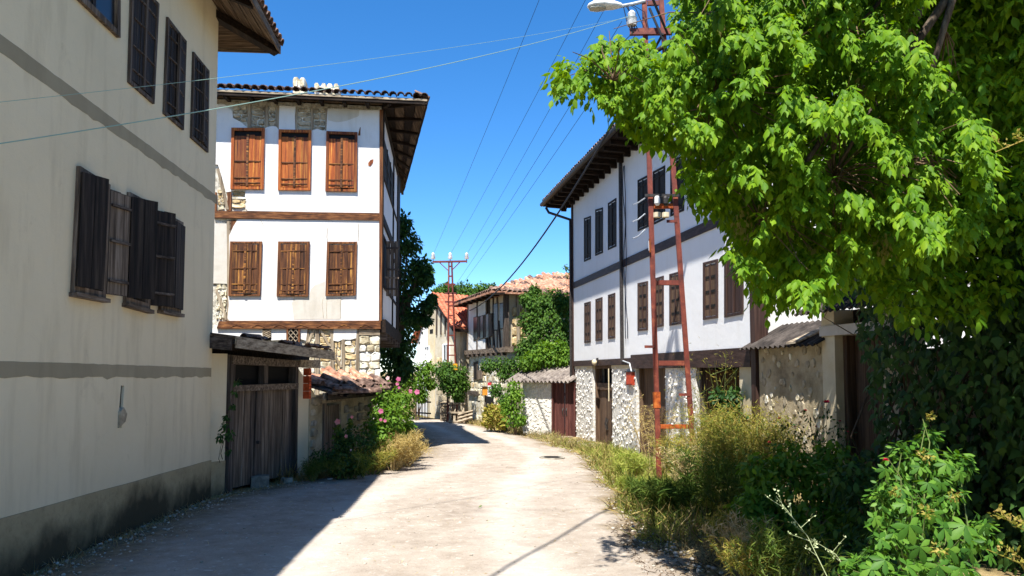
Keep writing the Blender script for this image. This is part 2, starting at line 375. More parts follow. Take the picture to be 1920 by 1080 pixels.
def roadm():
    t = NT('road_dusty_concrete'); v = t.coords(rnd=False); o, g = t.xyz()
    st = t.coords((1, .35, 1), rnd=False)
    a = t.noise(v, .5, 6, .6); b = t.noise(v, 3.2, 8, .68); c = t.noise(v, 30, 6, .75); d = t.noise(st, 1.5, 7, .65)
    col = t.ramp(t.math('ADD', t.math('MULTIPLY', a, .25), t.math('ADD', t.math('MULTIPLY', b, .35), t.math('MULTIPLY', c, .4))), [(.36, '776b5f'), (.44, '93877a'), (.52, 'a2978a'), (.6, 'ada296'), (.7, 'bab1a6')])
    col = t.mixc(t.math('MULTIPLY', t.step(d, .56, .72), .35), col, '8b7b66')
    col = t.mixc(t.math('MULTIPLY', t.step(c, .54, .66), .7), col, '675b4e')
    col = t.mixc(t.math('MULTIPLY', t.step(t.noise(v, 9, 5, .7), .58, .68), .6), col, 'c9c2b8')
    col = t.mixc(t.math('MULTIPLY', t.step(t.noise(st, 5, 8, .75), .6, .7), .4), col, '75695a')
    # worn wheel tracks along the lane
    tr = t.n('ShaderNodeAttribute', attribute_name='across'); wv = t.math('ABSOLUTE', t.math('SUBTRACT', t.math('ABSOLUTE', t.math('SUBTRACT', t.math('ADD', tr.outputs['Fac'], t.math('MULTIPLY_ADD', t.noise(v, .35, 3), .12, -.06)), .56)), .17))
    col = t.mixc(t.math('MULTIPLY', t.step(wv, .09, .02), t.math('MULTIPLY', t.noise(v, 1.3, 5, .6), .55)), col, 'cdc6bd')
    # dirt and litter gathering near the edges (vertex weight)
    at = t.n('ShaderNodeAttribute', attribute_name='edge'); e = t.math('ADD', at.outputs['Fac'], t.math('MULTIPLY_ADD', t.noise(v, 2.4, 7, .7), .9, -.5))
    col = t.mixc(t.math('MULTIPLY', t.step(e, .22, .75), .9), col, t.ramp(t.noise(v, 8, 6, .7), [(.35, '5a4d3c'), (.65, '8c7a5c')]))
    bf = t.math('ADD', t.math('MULTIPLY', b, 1.6), t.math('ADD', t.math('MULTIPLY', c, .5), t.math('MULTIPLY', t.noise(v, 11, 6, .7), .6)))
    return t.finish(col, .95, bf, .55, .035, .1)
m_road = roadm()
def soilm():
    t = NT('soil_dry'); v = t.coords(rnd=False)
    col = t.ramp(t.noise(v, 2.5, 8, .7), [(.3, '6b5a40'), (.5, '8f7b58'), (.65, 'a8946a'), (.8, 'b8a880')])
    col = t.mixc(t.math('MULTIPLY', t.step(t.noise(v, .6, 4), .45, .65), .6), col, '8a8450')
    return t.finish(col, .97, t.noise(v, 18, 8, .75), .9, .05, .05)
m_soil = soilm()
m_stonelight = generic('stone_tan', [(.2, '8a7d68'), (.5, 'a99c84'), (.8, 'c2b69e')], 6, bump=.6, bdist=.02, bscale=12, rough=.95, var=(.8, 1.15))
m_gravel = generic('gravel_pale', [(.2, '7d7568'), (.5, 'a69d8f'), (.8, 'c4bcae')], 8, bump=.2, rough=.95, var=None)
# ------------------------------------------------------------------ ground and road
def hash2(x, y): return np.sin(x * 1.7 + 2.1 * np.sin(y * .9)) * .5 + np.sin(y * 2.3 + 1.3 * np.sin(x * 1.1 + .5)) * .5
RL = np.array([(-3.7, -10), (-3.99, 0), (-4.55, 7), (-4.95, 12.2), (-4.8, 13.2), (-4.3, 14.8), (-3.1, 18), (-2.8, 20.8), (-3.3, 26), (-4.6, 32.5), (-7, 36.6), (-14, 40.5), (-30, 45)])
RR = np.array([(2.9, -10), (2.3, 0), (1.9, 6.8), (1.62, 9.2), (1.68, 11), (1.9, 13.2), (2.08, 20.8), (.8, 26.7), (.05, 29), (-2.25, 35), (-4.4, 38.4), (-13, 45), (-30, 50.5)])
def resample(pl, n):
    d = np.r_[0, np.cumsum(np.hypot(*np.diff(pl, axis=0).T))]; k = np.linspace(0, len(pl) - 1, n)
    return np.c_[np.interp(k, range(len(pl)), pl[:, 0]), np.interp(k, range(len(pl)), pl[:, 1])]
def road_build():
    n, mcount = 420, 40
    # match rows by the y of both edges
    ys = np.r_[np.linspace(-10, 34, 340), np.linspace(34.1, 45, 60)]
    L = np.c_[np.interp(ys, RL[:, 1], RL[:, 0]), ys]
    yr = np.interp(ys, [-10, 34, 45], [-10, 35.6, 50.5]); Rr = np.c_[np.interp(yr, RR[:, 1], RR[:, 0]), yr]
    wob = .10 * np.sin(ys * 2.1) + .07 * np.sin(ys * 5.3 + 1) + .05 * np.sin(ys * 11.7); Rr[:, 0] += wob; L[:, 0] += wob[::-1] * .5
    V = []; E = []; T_ = []
    for i in range(len(ys)):
        for j in range(mcount):
            t = j / (mcount - 1); p = L[i] * (1 - t) + Rr[i] * t; wd = np.hypot(*(Rr[i] - L[i]))
            e = min(t, 1 - t) * wd
            z = gz(p[1]) + .03 + .012 * hash2(p[0] * 1.3, p[1] * 1.1) + .005 * hash2(p[0] * 7, p[1] * 6) - (.028 if e < .02 else 0)
            z += -.05 * max(0, 1 - e / .5) * .5
            V.append((p[0], p[1], z)); T_.append(t); E.append(max(0, 1 - e / (1.5 if t < .5 else .7)))
    a = np.arange(len(ys) - 1)[:, None] * mcount + np.arange(mcount - 1)[None]; a = a.ravel()
    me = rawmesh('road', V, [np.c_[a, a + 1, a + mcount + 1, a + mcount]], m_road, True)
    at = me.attributes.new('edge', 'FLOAT', 'POINT'); at.data.foreach_set('value', np.array(E, dtype=np.float32)); at2 = me.attributes.new('across', 'FLOAT', 'POINT'); at2.data.foreach_set('value', np.array(T_, dtype=np.float32))
    o = link('road', me); o['kind'] = 'structure'
road_build()
def on_verge(x, y):
    """height of the loose verge soil above the profile"""
    r = np.interp(y, RR[:, 1], RR[:, 0]); d = x - r
    return np.clip(d / 1.2, 0, 1) * .06 if y < 26 else np.clip(d / 1.2, 0, 1) * .05
def ground_z(x, y): return gz(y) - .012 + float(on_verge(x, y))
def ground_build():
    xs = np.r_[-400, -150, -60, -30, np.arange(-16, 16, .35), 20, 40, 80, 180, 400]; ys = np.r_[-60, -20, np.arange(-8, 48, .4), 55, 70, 110, 200, 420, 900]
    V = [(x, y, ground_z(x, y) + (.02 * hash2(x * 2, y * 2) if x > np.interp(y, RR[:, 1], RR[:, 0]) + .3 else 0) - (.0 if y < 50 else .02)) for y in ys for x in xs]
    m = len(xs); a = (np.arange(len(ys) - 1)[:, None] * m + np.arange(m - 1)[None]).ravel()
    link('ground', rawmesh('ground', V, [np.c_[a, a + 1, a + m + 1, a + m]], m_soil, True))['kind'] = 'structure'
ground_build()

# ------------------------------------------------------------------ shared small meshes
def tile_mesh(name, mat, r=.1, L=.42, t=.016, seg=5):
    V = []
    for (x, rr) in ((0, r), (L, r * .86)):
        for k in range(seg + 1):
            a = math.pi * k / seg; V.append((x, rr * math.cos(a), rr * math.sin(a)))
        for k in range(seg + 1):
            a = math.pi * k / seg; V.append((x, (rr - t) * math.cos(a), (rr - t) * math.sin(a)))
    n = seg + 1; f = []
    for k in range(seg):
        f += [(k, k + 1, 2 * n + k + 1, 2 * n + k), (n + k, 3 * n + k, 3 * n + k + 1, n + k + 1), (k, n + k, n + k + 1, k + 1), (2 * n + k, 2 * n + k + 1, 3 * n + k + 1, 3 * n + k)]
    f += [(0, 2 * n, 3 * n, n), (seg, n + seg, 3 * n + seg, 2 * n + seg)]
    me = bpy.data.meshes.new(name); me.from_pydata(V, [], f); me.materials.append(mat); return me
def mat_axes(loc, x, z):
    x = Vector(x).normalized(); z = Vector(z); y = z.cross(x).normalized(); z = x.cross(y)
    m = Matrix((x, y, z)).transposed().to_4x4(); m.translation = Vector(loc); return m
T_OLD, T_PALE, T_RED = tile_mesh('roof_tile', m_tileold), tile_mesh('roof_tile', m_tilepale), tile_mesh('roof_tile', m_tilered, .14, .42, .02, 4)
def lay_tiles(parent, me, a, b, up, n_across, rows, step=.3, jit=.02, z_off=.0, skip=0, start=0):
    """courses of barrel tiles: eave from a to b, going up the slope along vector up"""
    a, b, up = Vector(a), Vector(b), Vector(up).normalized(); d = (b - a) / n_across; nrm = d.cross(up).normalized()
    if nrm.z < 0: nrm = -nrm
    for r in range(start, rows):
        for k in range(n_across):
            if random.random() < skip: continue
            p = a + d * (k + .5) + up * (r * step) + nrm * (z_off + r * .004)
            m = mat_axes(p, up + Vector((random.uniform(-jit, jit), random.uniform(-jit, jit), random.uniform(-jit, jit) + .04)), nrm + Vector((random.uniform(-jit, jit),) * 3))
            m = m @ Matrix.Diagonal((1, d.length / .2 * random.uniform(.95, 1.05), random.uniform(.9, 1.1), 1)) if me is not T_RED else m @ Matrix.Diagonal((1, d.length / .27, 1, 1))
            inst('roof_tile', me, parent, m)
def footprint(mb, pts, z0, z1):
    n = len(pts); mb.add([(x, y, z0) for x, y in pts] + [(x, y, z1) for x, y in pts], [tuple(range(n)), tuple(range(n, 2 * n))] + [(i, (i + 1) % n, n + (i + 1) % n, n + i) for i in range(n)]); return mb
def lerp2(a, b, t): return (a[0] + (b[0] - a[0]) * t, a[1] + (b[1] - a[1]) * t)
def bil(q, s, t): return lerp2(lerp2(q[0], q[1], s), lerp2(q[3], q[2], s), t)
def sub(q, s0, s1, t0, t1): return [bil(q, s0, t0), bil(q, s1, t0), bil(q, s1, t1), bil(q, s0, t1)]
def frame_bars(mb, fr, q, fs, ft, w0, w1):
    mb.quadbox(fr, sub(q, 0, fs, 0, 1), w0, w1); mb.quadbox(fr, sub(q, 1 - fs, 1, 0, 1), w0, w1)
    mb.quadbox(fr, sub(q, fs, 1 - fs, 0, ft), w0, w1 - .003); mb.quadbox(fr, sub(q, fs, 1 - fs, 1 - ft, 1), w0, w1 - .003)
def shutter_window(th, fr, q, wframe, wplank, nplank=2, battens=(.08, .4, .78), fs=.09, ft=.05, w0=-.02, wf=.05, wp=.03, ajar=0, gap=.004, wbat=None, bat_t=.018):
    """two closed board shutters in a frame: window_frame part; shutter parts, each with planks"""
    mb = MB(); frame_bars(mb, fr, q, fs, ft, w0, wf); wfo = part('window_frame', mb, wframe, th)
    if ajar: part('window_opening', MB().quadbox(fr, sub(q, fs, 1 - fs, ft, 1 - ft), w0 - .01, .006), m_dark, wfo)
    inner = sub(q, fs, 1 - fs, ft, 1 - ft)
    for leaf in (0, 1):
        tilt = random.uniform(.0, .05) if nplank > 1 else 0
        lq = sub(inner, leaf * .5 + .006, leaf * .5 + .494, .01, .985 if not ajar else .93)
        sh = part('shutter', MB().quadbox(fr, sub(lq, .02, .98, .02, .98), wp - .035, wp - .028), wplank, th)
        for t in battens:
            bq = sub(lq, .03, .97, t, t + bat_t); wo = [tilt * (x if not leaf else 1 - x) for x in (.03, .97, .97, .03)]
            part('batten', MB().hexa([fr.pt(u, v, wp - .01 + d) for (u, v), d in zip(bq, wo)] + [fr.pt(u, v, wp + .022 + d) for (u, v), d in zip(bq, wo)]), wbat or wframe, sh)
        if leaf: part('stile', MB().quadbox(fr, sub(lq, -.09, .07, 0, 1), wp - .01 + tilt, wp + .02 + tilt), wbat or wframe, sh)
        for k in range(nplank):
            x0, x1 = k / nplank + gap, (k + 1) / nplank - gap
            pb = MB().quadbox(fr, sub(lq, x0, x1, random.uniform(0, .012), 1 - random.uniform(0, .045 if ajar else .015)), wp - .025 + tilt * (x0 if not leaf else 1 - x1), wp + random.uniform(-.004, .004) + tilt * (x1 if not leaf else 1 - x0))
            part('plank', pb, wplank, sh)

# ================================================================== beige plastered house
def plaster_house():
    fr = Frame((-.9966 * 4, -.0819 * 4, 0), -4.7)
    top = fr.hit(410, 22)[1]; cu_t = fr.hit(410, 22)[0]; cu_b = fr.hit(393, 900)[0]
    th = thing('house', 'shaded beige plastered house with two grey painted bands and dark shutters', 'house', fr.pt(4, -.3, -3))
    UL = -6
    # lower open windows
    lows = [[(131, 548), (191, 560), (200, 346), (143, 311)], [(229.8, 568), (275.4, 581), (281, 382), (237.6, 360)], [(296, 581), (333.7, 588.7), (338.4, 417), (301.6, 397)]]
    lows = [fr.hits(q) for q in lows]
    vent = fr.hits([(220.5, 802), (228, 802), (233, 723), (227, 723)])
    bz = lambda u: gz(fr.pt(u, 0).y) - .15
    outer = [(UL, bz(UL)), (cu_b, bz(cu_b) + .0), (cu_b + .0, bz(cu_b)+.02), (cu_t, top + .05), (UL, top + .05)]
    outer = [(UL, bz(UL)), (cu_b, bz(cu_b)), (cu_t, top + .05), (UL, top + .05)]
    holes = [sub(q, .04, .96, .04, .97) for q in lows] + [vent]
    mb = MB().holed(fr, outer, holes, 0, .3)
    # far end, back and near walls
    C = fr.pt(cu_b, 0, -.001); 
    for (u0, u1, w0, w1) in ((cu_b - .3, cu_b - .002, -9, -.3), (UL, UL + .3, -9, -.3)):
        mb.box(fr, u0, u1, bz(4), top + .05, w0, w1)
    mb.box(fr, UL, cu_b, bz(4), top + .05, -9.3, -9)
    part('wall', mb, m_left, th)
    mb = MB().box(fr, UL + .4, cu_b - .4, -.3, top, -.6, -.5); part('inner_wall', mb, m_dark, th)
    # painted bands: thin skim with an uneven lower edge
    for (a, b, c, d) in (((0, 63.7), (405.5, 366.7), (405.5, 383), (0, 100)), ((0, 676.4), (395.5, 690), (395.5, 706.7), (0, 709))):
        A, B, Cc, D = fr.hits([a, b, c, d]); ue = B[0] + .012
        us = np.linspace(UL, ue, 160); up = [(u, np.interp(u, [A[0], B[0]], [A[1], B[1]]) + random.uniform(-.004, .004)) for u in us]
        lo = [(u, np.interp(u, [D[0], Cc[0]], [D[1], Cc[1]]) + random.gauss(0, .006) + .008 * math.sin(u * 5.3 + 2 * math.sin(u * 2.1)) + .006 * math.sin(u * 13)) for u in us]
        mb = MB(); n = len(us)
        mb.add([fr.pt(u, v, .004) for u, v in lo] + [fr.pt(u, v, .004) for u, v in up] + [fr.pt(u, v, -.01) for u, v in lo], [(i, i + 1, n + i + 1, n + i) for i in range(n - 1)] + [(i, i + 1, 2 * n + i + 1, 2 * n + i) for i in range(n - 1)])
        part('painted_band', mb, m_band, th)
    A, B = fr.hits([(0, 972), (392, 863)])
    us = np.linspace(UL, cu_b + .015, 40); sl = (B[1] - A[1]) / (B[0] - A[0])
    ptop = [(u, A[1] + sl * (u - A[0]) + random.uniform(-.004, .004)) for u in us]
    mb = MB().prism(fr, [(UL, bz(UL)), (cu_b + .015, bz(cu_b))] + ptop[::-1], -.05, .018); part('plinth', mb, m_plinth, th)
    mb = MB().box(fr, vent[0][0], vent[2][0] + .03, vent[0][1] - .1, vent[2][1] + .1, -.05, -.03); part('vent_slot', mb, m_dark, th)
    q = fr.hits([(220.5, 801), (231, 790), (234, 776), (228, 764), (221.5, 772)])
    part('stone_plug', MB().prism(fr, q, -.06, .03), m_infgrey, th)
    # closed upper shutters
    ups = [[(118, -24), (218.5, 71), (218.5, -100), (118, -280)], [(238, 154), (285, 195), (294.4, 7), (244, -52)], [(304.4, 213), (340.7, 244), (346, 77), (311, 31.5)], [(355.6, 258.5), (387, 286), (389, 132.6), (360, 97)]]
    ups = [fr.hits(q) for q in ups]
    for k, q in enumerate(ups):
        if k == 0:
            mb = MB(); frame_bars(mb, fr, q, .07, .06, -.02, .05); f = part('window_frame', mb, WV['grey']['z'], th)
            part('window_pane', MB().quadbox(fr, sub(q, .07, .93, .06, .94), -.0, .012), m_glass, f)
            part('glazing_bar', MB().quadbox(fr, sub(q, .47, .53, .06, .94), .0, .03), WV['charred']['z'], f)
        else: shutter_window(th, fr, q, WV['greydark']['z'], WV['charred']['z'], 3, (.1, .34, .62, .86), .07, .035, -.02, .035, .02, bat_t=.012)
    # open lower shutters
    for k, q in enumerate(lows):
        mb = MB(); frame_bars(mb, fr, q, .1, .055, -.14, .045); f = part('window_frame', mb, WV['grey']['z'], th)
        part('sill', MB().quadbox(fr, sub(q, -.03, 1.03, -.035, .0), -.1, .09), WV['grey']['y'], f)
        part('window_bar', MB().quadbox(fr, sub(q, .1, .9, .56, .58), -.08, -.05), WV['greydark']['y'], f)
        for side in (0, 1):
            if k == 0: ang = (24, 165)[side]
            elif k == 1: ang = (38, 148)[side]
            else: ang = (2, 1)[side]
            h0, h1 = (q[0], q[3]) if side == 0 else (q[1], q[2])
            wd = abs(q[1][0] - q[0][0]) * .47; s = 1 if side == 0 else -1
            ca, sa = math.cos(R(ang)), math.sin(R(ang)); npl = 2
            def lp(t, z, off=0): # along leaf, height frac, thickness offset
                u = h0[0] + (h1[0] - h0[0]) * z; v = h0[1] + (h1[1] - h0[1]) * (z * .92 + .04)
                return fr.pt(u + s * t * wd * ca + off * sa * s * -1, v, .05 + t * wd * sa + off * ca)
            sh = part('shutter', MB().hexa([lp(.01, .01, .006), lp(.99, .01, .006), lp(.99, .985, .006), lp(.01, .985, .006), lp(.01, .01, -.003), lp(.99, .01, -.003), lp(.99, .985, -.003), lp(.01, .985, -.003)]), WV['grey' if (k, side) == (0, 1) else 'charred']['z'], th)
            for z in (.12, .5, .84): part('batten', MB().hexa([lp(.03, z, .0), lp(.97, z, 0), lp(.97, z + .025, 0), lp(.03, z + .025, 0), lp(.03, z, -.03), lp(.97, z, -.03), lp(.97, z + .025, -.03), lp(.03, z + .025, -.03)]), WV['greydark']['y'], sh)
            for j in range(npl):
                a, b = j / npl + .008, (j + 1) / npl - .008; z0, z1 = random.uniform(0, .01), 1 - random.uniform(0, .02)
                part('plank', MB().hexa([lp(a, z0, 0), lp(b, z0, 0), lp(b, z1, 0), lp(a, z1, 0), lp(a, z0, .025), lp(b, z0, .025), lp(b, z1, .025), lp(a, z1, .025)]), WV['greydark' if (k, side) == (0, 1) else 'charred']['z'], sh)
    # hipped roof with a wide board soffit
    OV = .87; eu, ez = fr.hit(525, 97, OV); EU = eu; DE = eu - cu_t
    def ring(w, e, z): return fr.pt(cu_t + e, z, w)
    mb = MB(); zt = ez + .10
    ridge0, ridge1 = fr.pt(UL + 4, ez + 2.3, -4.6), fr.pt(EU - 5.2, ez + 2.3, -4.6)
    e = [fr.pt(UL - 1, zt, OV), fr.pt(EU, zt, OV), fr.pt(EU, zt, -10), fr.pt(UL - 1, zt, -10)]
    lo = [p - Vector((0, 0, .07)) for p in e]
    mb.add(e + [ridge0, ridge1] + lo, [(0, 1, 5, 4), (1, 2, 5), (2, 3, 4, 5), (3, 0, 4), (0, 1, 7, 6), (1, 2, 8, 7), (2, 3, 9, 8), (3, 0, 6, 9)])
    rf = part('roof', mb, m_tileold, th)
    nb = 5
    for k in range(nb):   # long soffit boards beside the street, then short ones round the far end
        a, b = k / nb, (k + 1) / nb - .02
        za, zb = top + .02 + (ez - top) * a, top + .02 + (ez - top) * b
        pts = [fr.pt(UL, za, OV * a), fr.pt(cu_t + DE * a, za, OV * a), fr.pt(cu_t + DE * b, zb, OV * b), fr.pt(UL, zb, OV * b)]
        part('soffit_board', MB().hexa(pts + [p + Vector((0, 0, .02)) for p in pts]), WV['soffit']['y'], rf)
        pts = [fr.pt(cu_t + DE * a, za, OV * a), fr.pt(cu_t + DE * b, zb, OV * b), fr.pt(cu_t + DE * b, zb, -9), fr.pt(cu_t + DE * a, za, -9)]
        part('soffit_board', MB().hexa(pts + [p + Vector((0, 0, .02)) for p in pts]), WV['soffit']['x'], rf)
    part('hip_rafter', MB().bar(fr.pt(cu_t - .25, top - .03, -.25), fr.pt(EU - .04, ez - .02, OV - .04), .17, .13), WV['eave']['y'], rf)
    for u in np.arange(UL, cu_t - .3, .85):
        part('rafter', MB().bar(fr.pt(u, top - .03, 0), fr.pt(u, ez - .01, OV - .04), .10, .09), WV['eave']['x'], rf)
    part('fascia', MB().bar(fr.pt(UL - 1, ez + .03, OV), fr.pt(EU, ez + .03, OV), .03, .15), WV['grey']['y'], rf)
    part('fascia', MB().bar(fr.pt(EU, ez + .03, OV - .02), fr.pt(EU, ez + .03, -10), .03, .13), WV['grey']['x'], rf)
    sl = (ridge1 - e[1]); upv = fr.n * -1 * 4.6 + Vector((0, 0, 1.9))
    lay_tiles(rf, T_OLD, fr.pt(6.2, zt + .0, OV + .05), fr.pt(EU, zt + .0, OV + .05), upv, int((EU - 6.2) / .2), 1, .3, .05, .0)
    upv2 = fr.u * -4.6 + Vector((0, 0, 1.9))
    lay_tiles(rf, T_OLD, fr.pt(EU + .05, zt, OV), fr.pt(EU + .05, zt, -2), upv2, 14, 1, .3, .05, .0)
    return fr
FL = plaster_house()

# ================================================================== white timber-framed house
def Z3(X, Y): return (390 + X / 3.858, 140 + Y / 3.858)
def Z4(X, Y): return (390 + X / 3.4837, 370 + Y / 3.4837)
def Z5(X, Y): return (380 + X / 3, 580 + Y / 3)
def timber_house():
    c = P(713.5, 697, 19.8); fr = Frame((c.x, c.y, 0), 82.6)
    c2 = P(746, 697, 27.5); az2 = math.degrees(math.atan2(c2.x - c.x, c2.y - c.y)); fs = Frame((c.x, c.y, 0), az2)
    slen = (Vector((c2.x, c2.y, 0)) - Vector((c.x, c.y, 0))).length
    g0 = gz(20) - .3
    th = thing('house', 'tall white timber framed house with orange wooden shutters and plaster fallen off in patches', 'house', fr.pt(-3, gz(20), -3))
    H3 = lambda pts, w=0: fr.hits([Z3(*p) for p in pts], w)
    H4 = lambda pts, w=0: fr.hits([Z4(*p) for p in pts], w)
    H5 = lambda pts, w=0: fr.hits([Z5(*p) for p in pts], w)
    ztop = H3([(900, 236)])[0][1]; LW = -8.5
    A, B, Cc, D = fr.pt(LW, 0, -.05), fr.pt(-.03, 0, -.05), fs.pt(slen, 0, -.05), fr.pt(LW, 0, -8)
    zsp = fs.hit(716, 600)[1]; C2 = fs.pt(slen, 0, -1.1)
    mb = footprint(footprint(MB(), [(p.x, p.y) for p in (A, B, Cc, D)], zsp, ztop + .1), [(p.x, p.y) for p in (A, B, C2, D)], g0, zsp - .002)
    part('wall', mb, m_mortar, th)
    RECT = lambda H, x0, y0, x1, y1: H([(x0, y1), (x1, y1), (x1, y0), (x0, y0)])
    # --- plaster skins
    up = H3([(1240, 1003), (285, 985), (274, 960), (281, 920), (268, 880), (272, 832), (200, 835), (165, 845), (130, 850), (100, 740), (72, 650), (-300, 640), (-300, 200), (118, 212), (150, 240), (176, 264), (180, 312), (240, 345), (292, 388), (410, 388), (430, 378), (470, 371), (495, 376), (512, 400), (516, 222), (634, 230), (628, 300), (632, 402), (750, 405), (790, 391), (830, 404), (856, 404), (866, 245), (1240, 258)])
    mid = H4([(1116, 806), (140, 806), (128, 790), (136, 700), (131, 640), (140, 430), (138, 250), (165, 190), (195, 143), (1118, 152)])
    lw = H4([(640, 936), (600, 925), (400, 935), (-300, 930), (-300, 862), (650, 860)])
    lw2 = H4([(972, 857), (968, 920), (930, 930), (880, 928), (850, 942), (818, 935), (822, 857)])
    ls = H4([(125, 565), (60, 562), (-300, 560), (-300, 165), (122, 170)])
    for poly in (up, mid, lw, lw2): part('plaster_skin', MB().prism(fr, poly, -.045, 0), m_white, th)
    part('plaster_skin', MB().prism(fr, ls, -.045, -.01), m_patch, th)
    pt1 = H4([(672, 600), (700, 572), (764, 550), (764, 655), (870, 655), (866, 797), (560, 797), (548, 690), (562, 652), (660, 652)])
    part('plaster_patch', MB().prism(fr, pt1, -.01, .005), m_patch, th)
    for poly in ([(868, 250), (1095, 256), (1090, 300), (1000, 335), (930, 345), (868, 330)], ):
        part('plaster_patch', MB().prism(fr, H3(poly), -.01, .004), m_patch, th)
    # cracks: hairline grooves modelled as thin dark slivers set in the plaster
    for pl in ([(780, 200), (776, 260), (782, 290)], [(985, 170), (980, 285)], [(340, 140), (360, 180), (358, 215)], [(752, 655), (745, 700), (755, 790)], [(778, 660), (774, 730), (776, 790)], [(866, 655), (868, 790)], [(962, 650), (968, 690)]):
        q = H4(pl); part('crack', MB().tube([fr.pt(a, b, .005) for a, b in q], .006, 4), m_infgrey, th)
    q = H3([(1160, 660), (1158, 640), (1175, 618), (1196, 612), (1194, 635), (1176, 662)]); part('knot_hole', MB().prism(fr, q, -.01, .012), WV['pine']['z'], th)
    q = H3([(1085, 440), (1102, 440), (1104, 380), (1098, 385)]); part('knot_hole', MB().prism(fr, q, -.01, .012), WV['beam']['z'], th)
    # --- exposed studs and infill
    def stud(H, x0, y0, x1, y1, x2=None, x3=None, m='beam', w=-.004):
        q = H([(x0, y1), (x1, y1), (x3 if x3 is not None else x1, y0), (x2 if x2 is not None else x0, y0)])
        part('stud', MB().quadbox(fr, q, -.06, w), WV[m]['z'], th)
    def diag(H, a, b, wpx, m='pale'):
        (x0, y0), (x1, y1) = a, b; stud_q = H([(x1 - wpx, y1), (x1 + wpx, y1), (x0 + wpx, y0), (x0 - wpx, y0)])
        part('brace', MB().quadbox(fr, stud_q, -.06, .004), WV[m]['z'], th)
    def cells(H, x0, y0, x1, y1, nx, ny, mat, name='infill_stone', w1=-.012):
        ny = int(ny * 1.5 + 1)
        ye = np.cumsum([0] + [random.uniform(.7, 1.3) for _ in range(ny)]); ye = y0 + (y1 - y0) * ye / ye[-1]
        for j in range(ny):
            nn = nx + (random.random() < .45)
            xe = np.cumsum([0] + [random.uniform(.6, 1.4) for _ in range(nn)]); xe = x0 + (x1 - x0) * xe / xe[-1]
            for i in range(nn):
                jt = lambda: random.uniform(-2, 4)
                q = H([(xe[i] + 2 + jt(), ye[j + 1] - 2 - jt()), (xe[i + 1] - 2 - jt(), ye[j + 1] - 2 - jt()), (xe[i + 1] - 2 - jt(), ye[j] + 2 + jt()), (xe[i] + 2 + jt(), ye[j] + 2 + jt())])
                part(name, MB().block(fr, q, -.06, w1 + random.uniform(-.02, .012), .09, .025), mat if random.random() < .75 or mat is m_infgrey else m_stone, th)
    for s in ((285, 212, 312, 388), (408, 222, 436, 386), (488, 225, 516, 398), (745, 238, 762, 402), (848, 242, 866, 404), (632, 232, 644, 400)): stud(H3, *s, m='pale')
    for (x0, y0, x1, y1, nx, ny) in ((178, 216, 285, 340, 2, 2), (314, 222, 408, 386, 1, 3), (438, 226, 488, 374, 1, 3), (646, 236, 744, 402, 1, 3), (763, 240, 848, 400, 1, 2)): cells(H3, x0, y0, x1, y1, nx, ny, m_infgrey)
    stud(H3, 140, 850, 168, 985, m='beam'); diag(H3, (72, 680), (140, 975), 11); stud(H3, 40, 850, 62, 985)
    cells(H3, 172, 838, 270, 965, 1, 2, m_infill); cells(H3, 66, 830, 118, 980, 1, 3, m_infill); cells(H3, -60, 660, 40, 980, 1, 4, m_infill)
    stud(H4, 124, 150, 140, 806, 124, 150, m='pale'); cells(H4, 50, 566, 122, 800, 2, 4, m_stone); diag(H4, (52, 600), (122, 800), 9)
    stud(H4, 140, 150, 190, 250, 140, 190, m='beam')
    for s in ((700, 862, 724, 1290), (800, 862, 822, 1290), (872, 930, 892, 1290), (966, 858, 986, 1290), (640, 862, 660, 1290)): stud(H4, *s, m='pale')
    diag(H4, (735, 866), (870, 1110), 9); diag(H4, (690, 868), (655, 945), 8)
    cells(H4, 726, 866, 800, 1290, 1, 6, m_infill); cells(H4, 824, 944, 870, 1290, 1, 5, m_infill); cells(H4, 892, 934, 965, 1290, 1, 5, m_infill); cells(H4, 662, 866, 698, 1290, 1, 5, m_stone)
    # stone pier at the corner
    part('lintel', MB().quadbox(fr, RECT(H4, 986, 866, 1122, 900), -.06, .01), WV['pale']['x'], th)
    ys = [904, 962, 1010, 1075, 1120, 1185, 1250, 1310, 1400, 1500]
    for j in range(len(ys) - 1):
        sp = random.uniform(.35, .65); xs = [986, 986 + 138 * sp, 1124] if j % 3 != 1 else [986, 986 + 138 * sp * .6, 986 + 138 * (.45 + sp * .5), 1124]
        for i in range(len(xs) - 1):
            q = H4([(xs[i] + 2, ys[j + 1] - 3), (xs[i + 1] - 2, ys[j + 1] - 3), (xs[i + 1] - 2, ys[j] + 3), (xs[i] + 2, ys[j] + 3)])
            part('pier_stone', MB().block(fr, q, -.06, .0 + random.uniform(-.015, .02), .08, .03), m_stone if random.random() < .7 else m_rubble, th)
    # --- beams and corner post
    q = H4([(40, 136), (1118, 152), (1118, 104), (40, 90)]); part('beam', MB().quadbox(fr, q, -.05, .035), WV['beam']['x'], th)
    q = H4([(60, 858), (1128, 860), (1128, 806), (75, 810)]); part('beam', MB().quadbox(fr, q, -.05, .06), WV['beam']['x'], th)
    for k in range(7):   # scalloped ornament line on the lower beam
        x = 150 + k * 140; q = H4([(x, 850), (x + 40, 832), (x + 85, 850)]); part('beam_carving', MB().tube([fr.pt(a, b, .06) for a, b in q], .012, 5), WV['pinedark']['x'], th)
    a, b = H3([(1241, 255)])[0], H4([(1118, 806)])[0]
    a2, b2 = H3([(1266, 255)])[0], H4([(1134, 806)])[0]
    part('corner_post', MB().quadbox(fr, [b, b2, a2, a], -.12, .02), WV['beam']['z'], th)
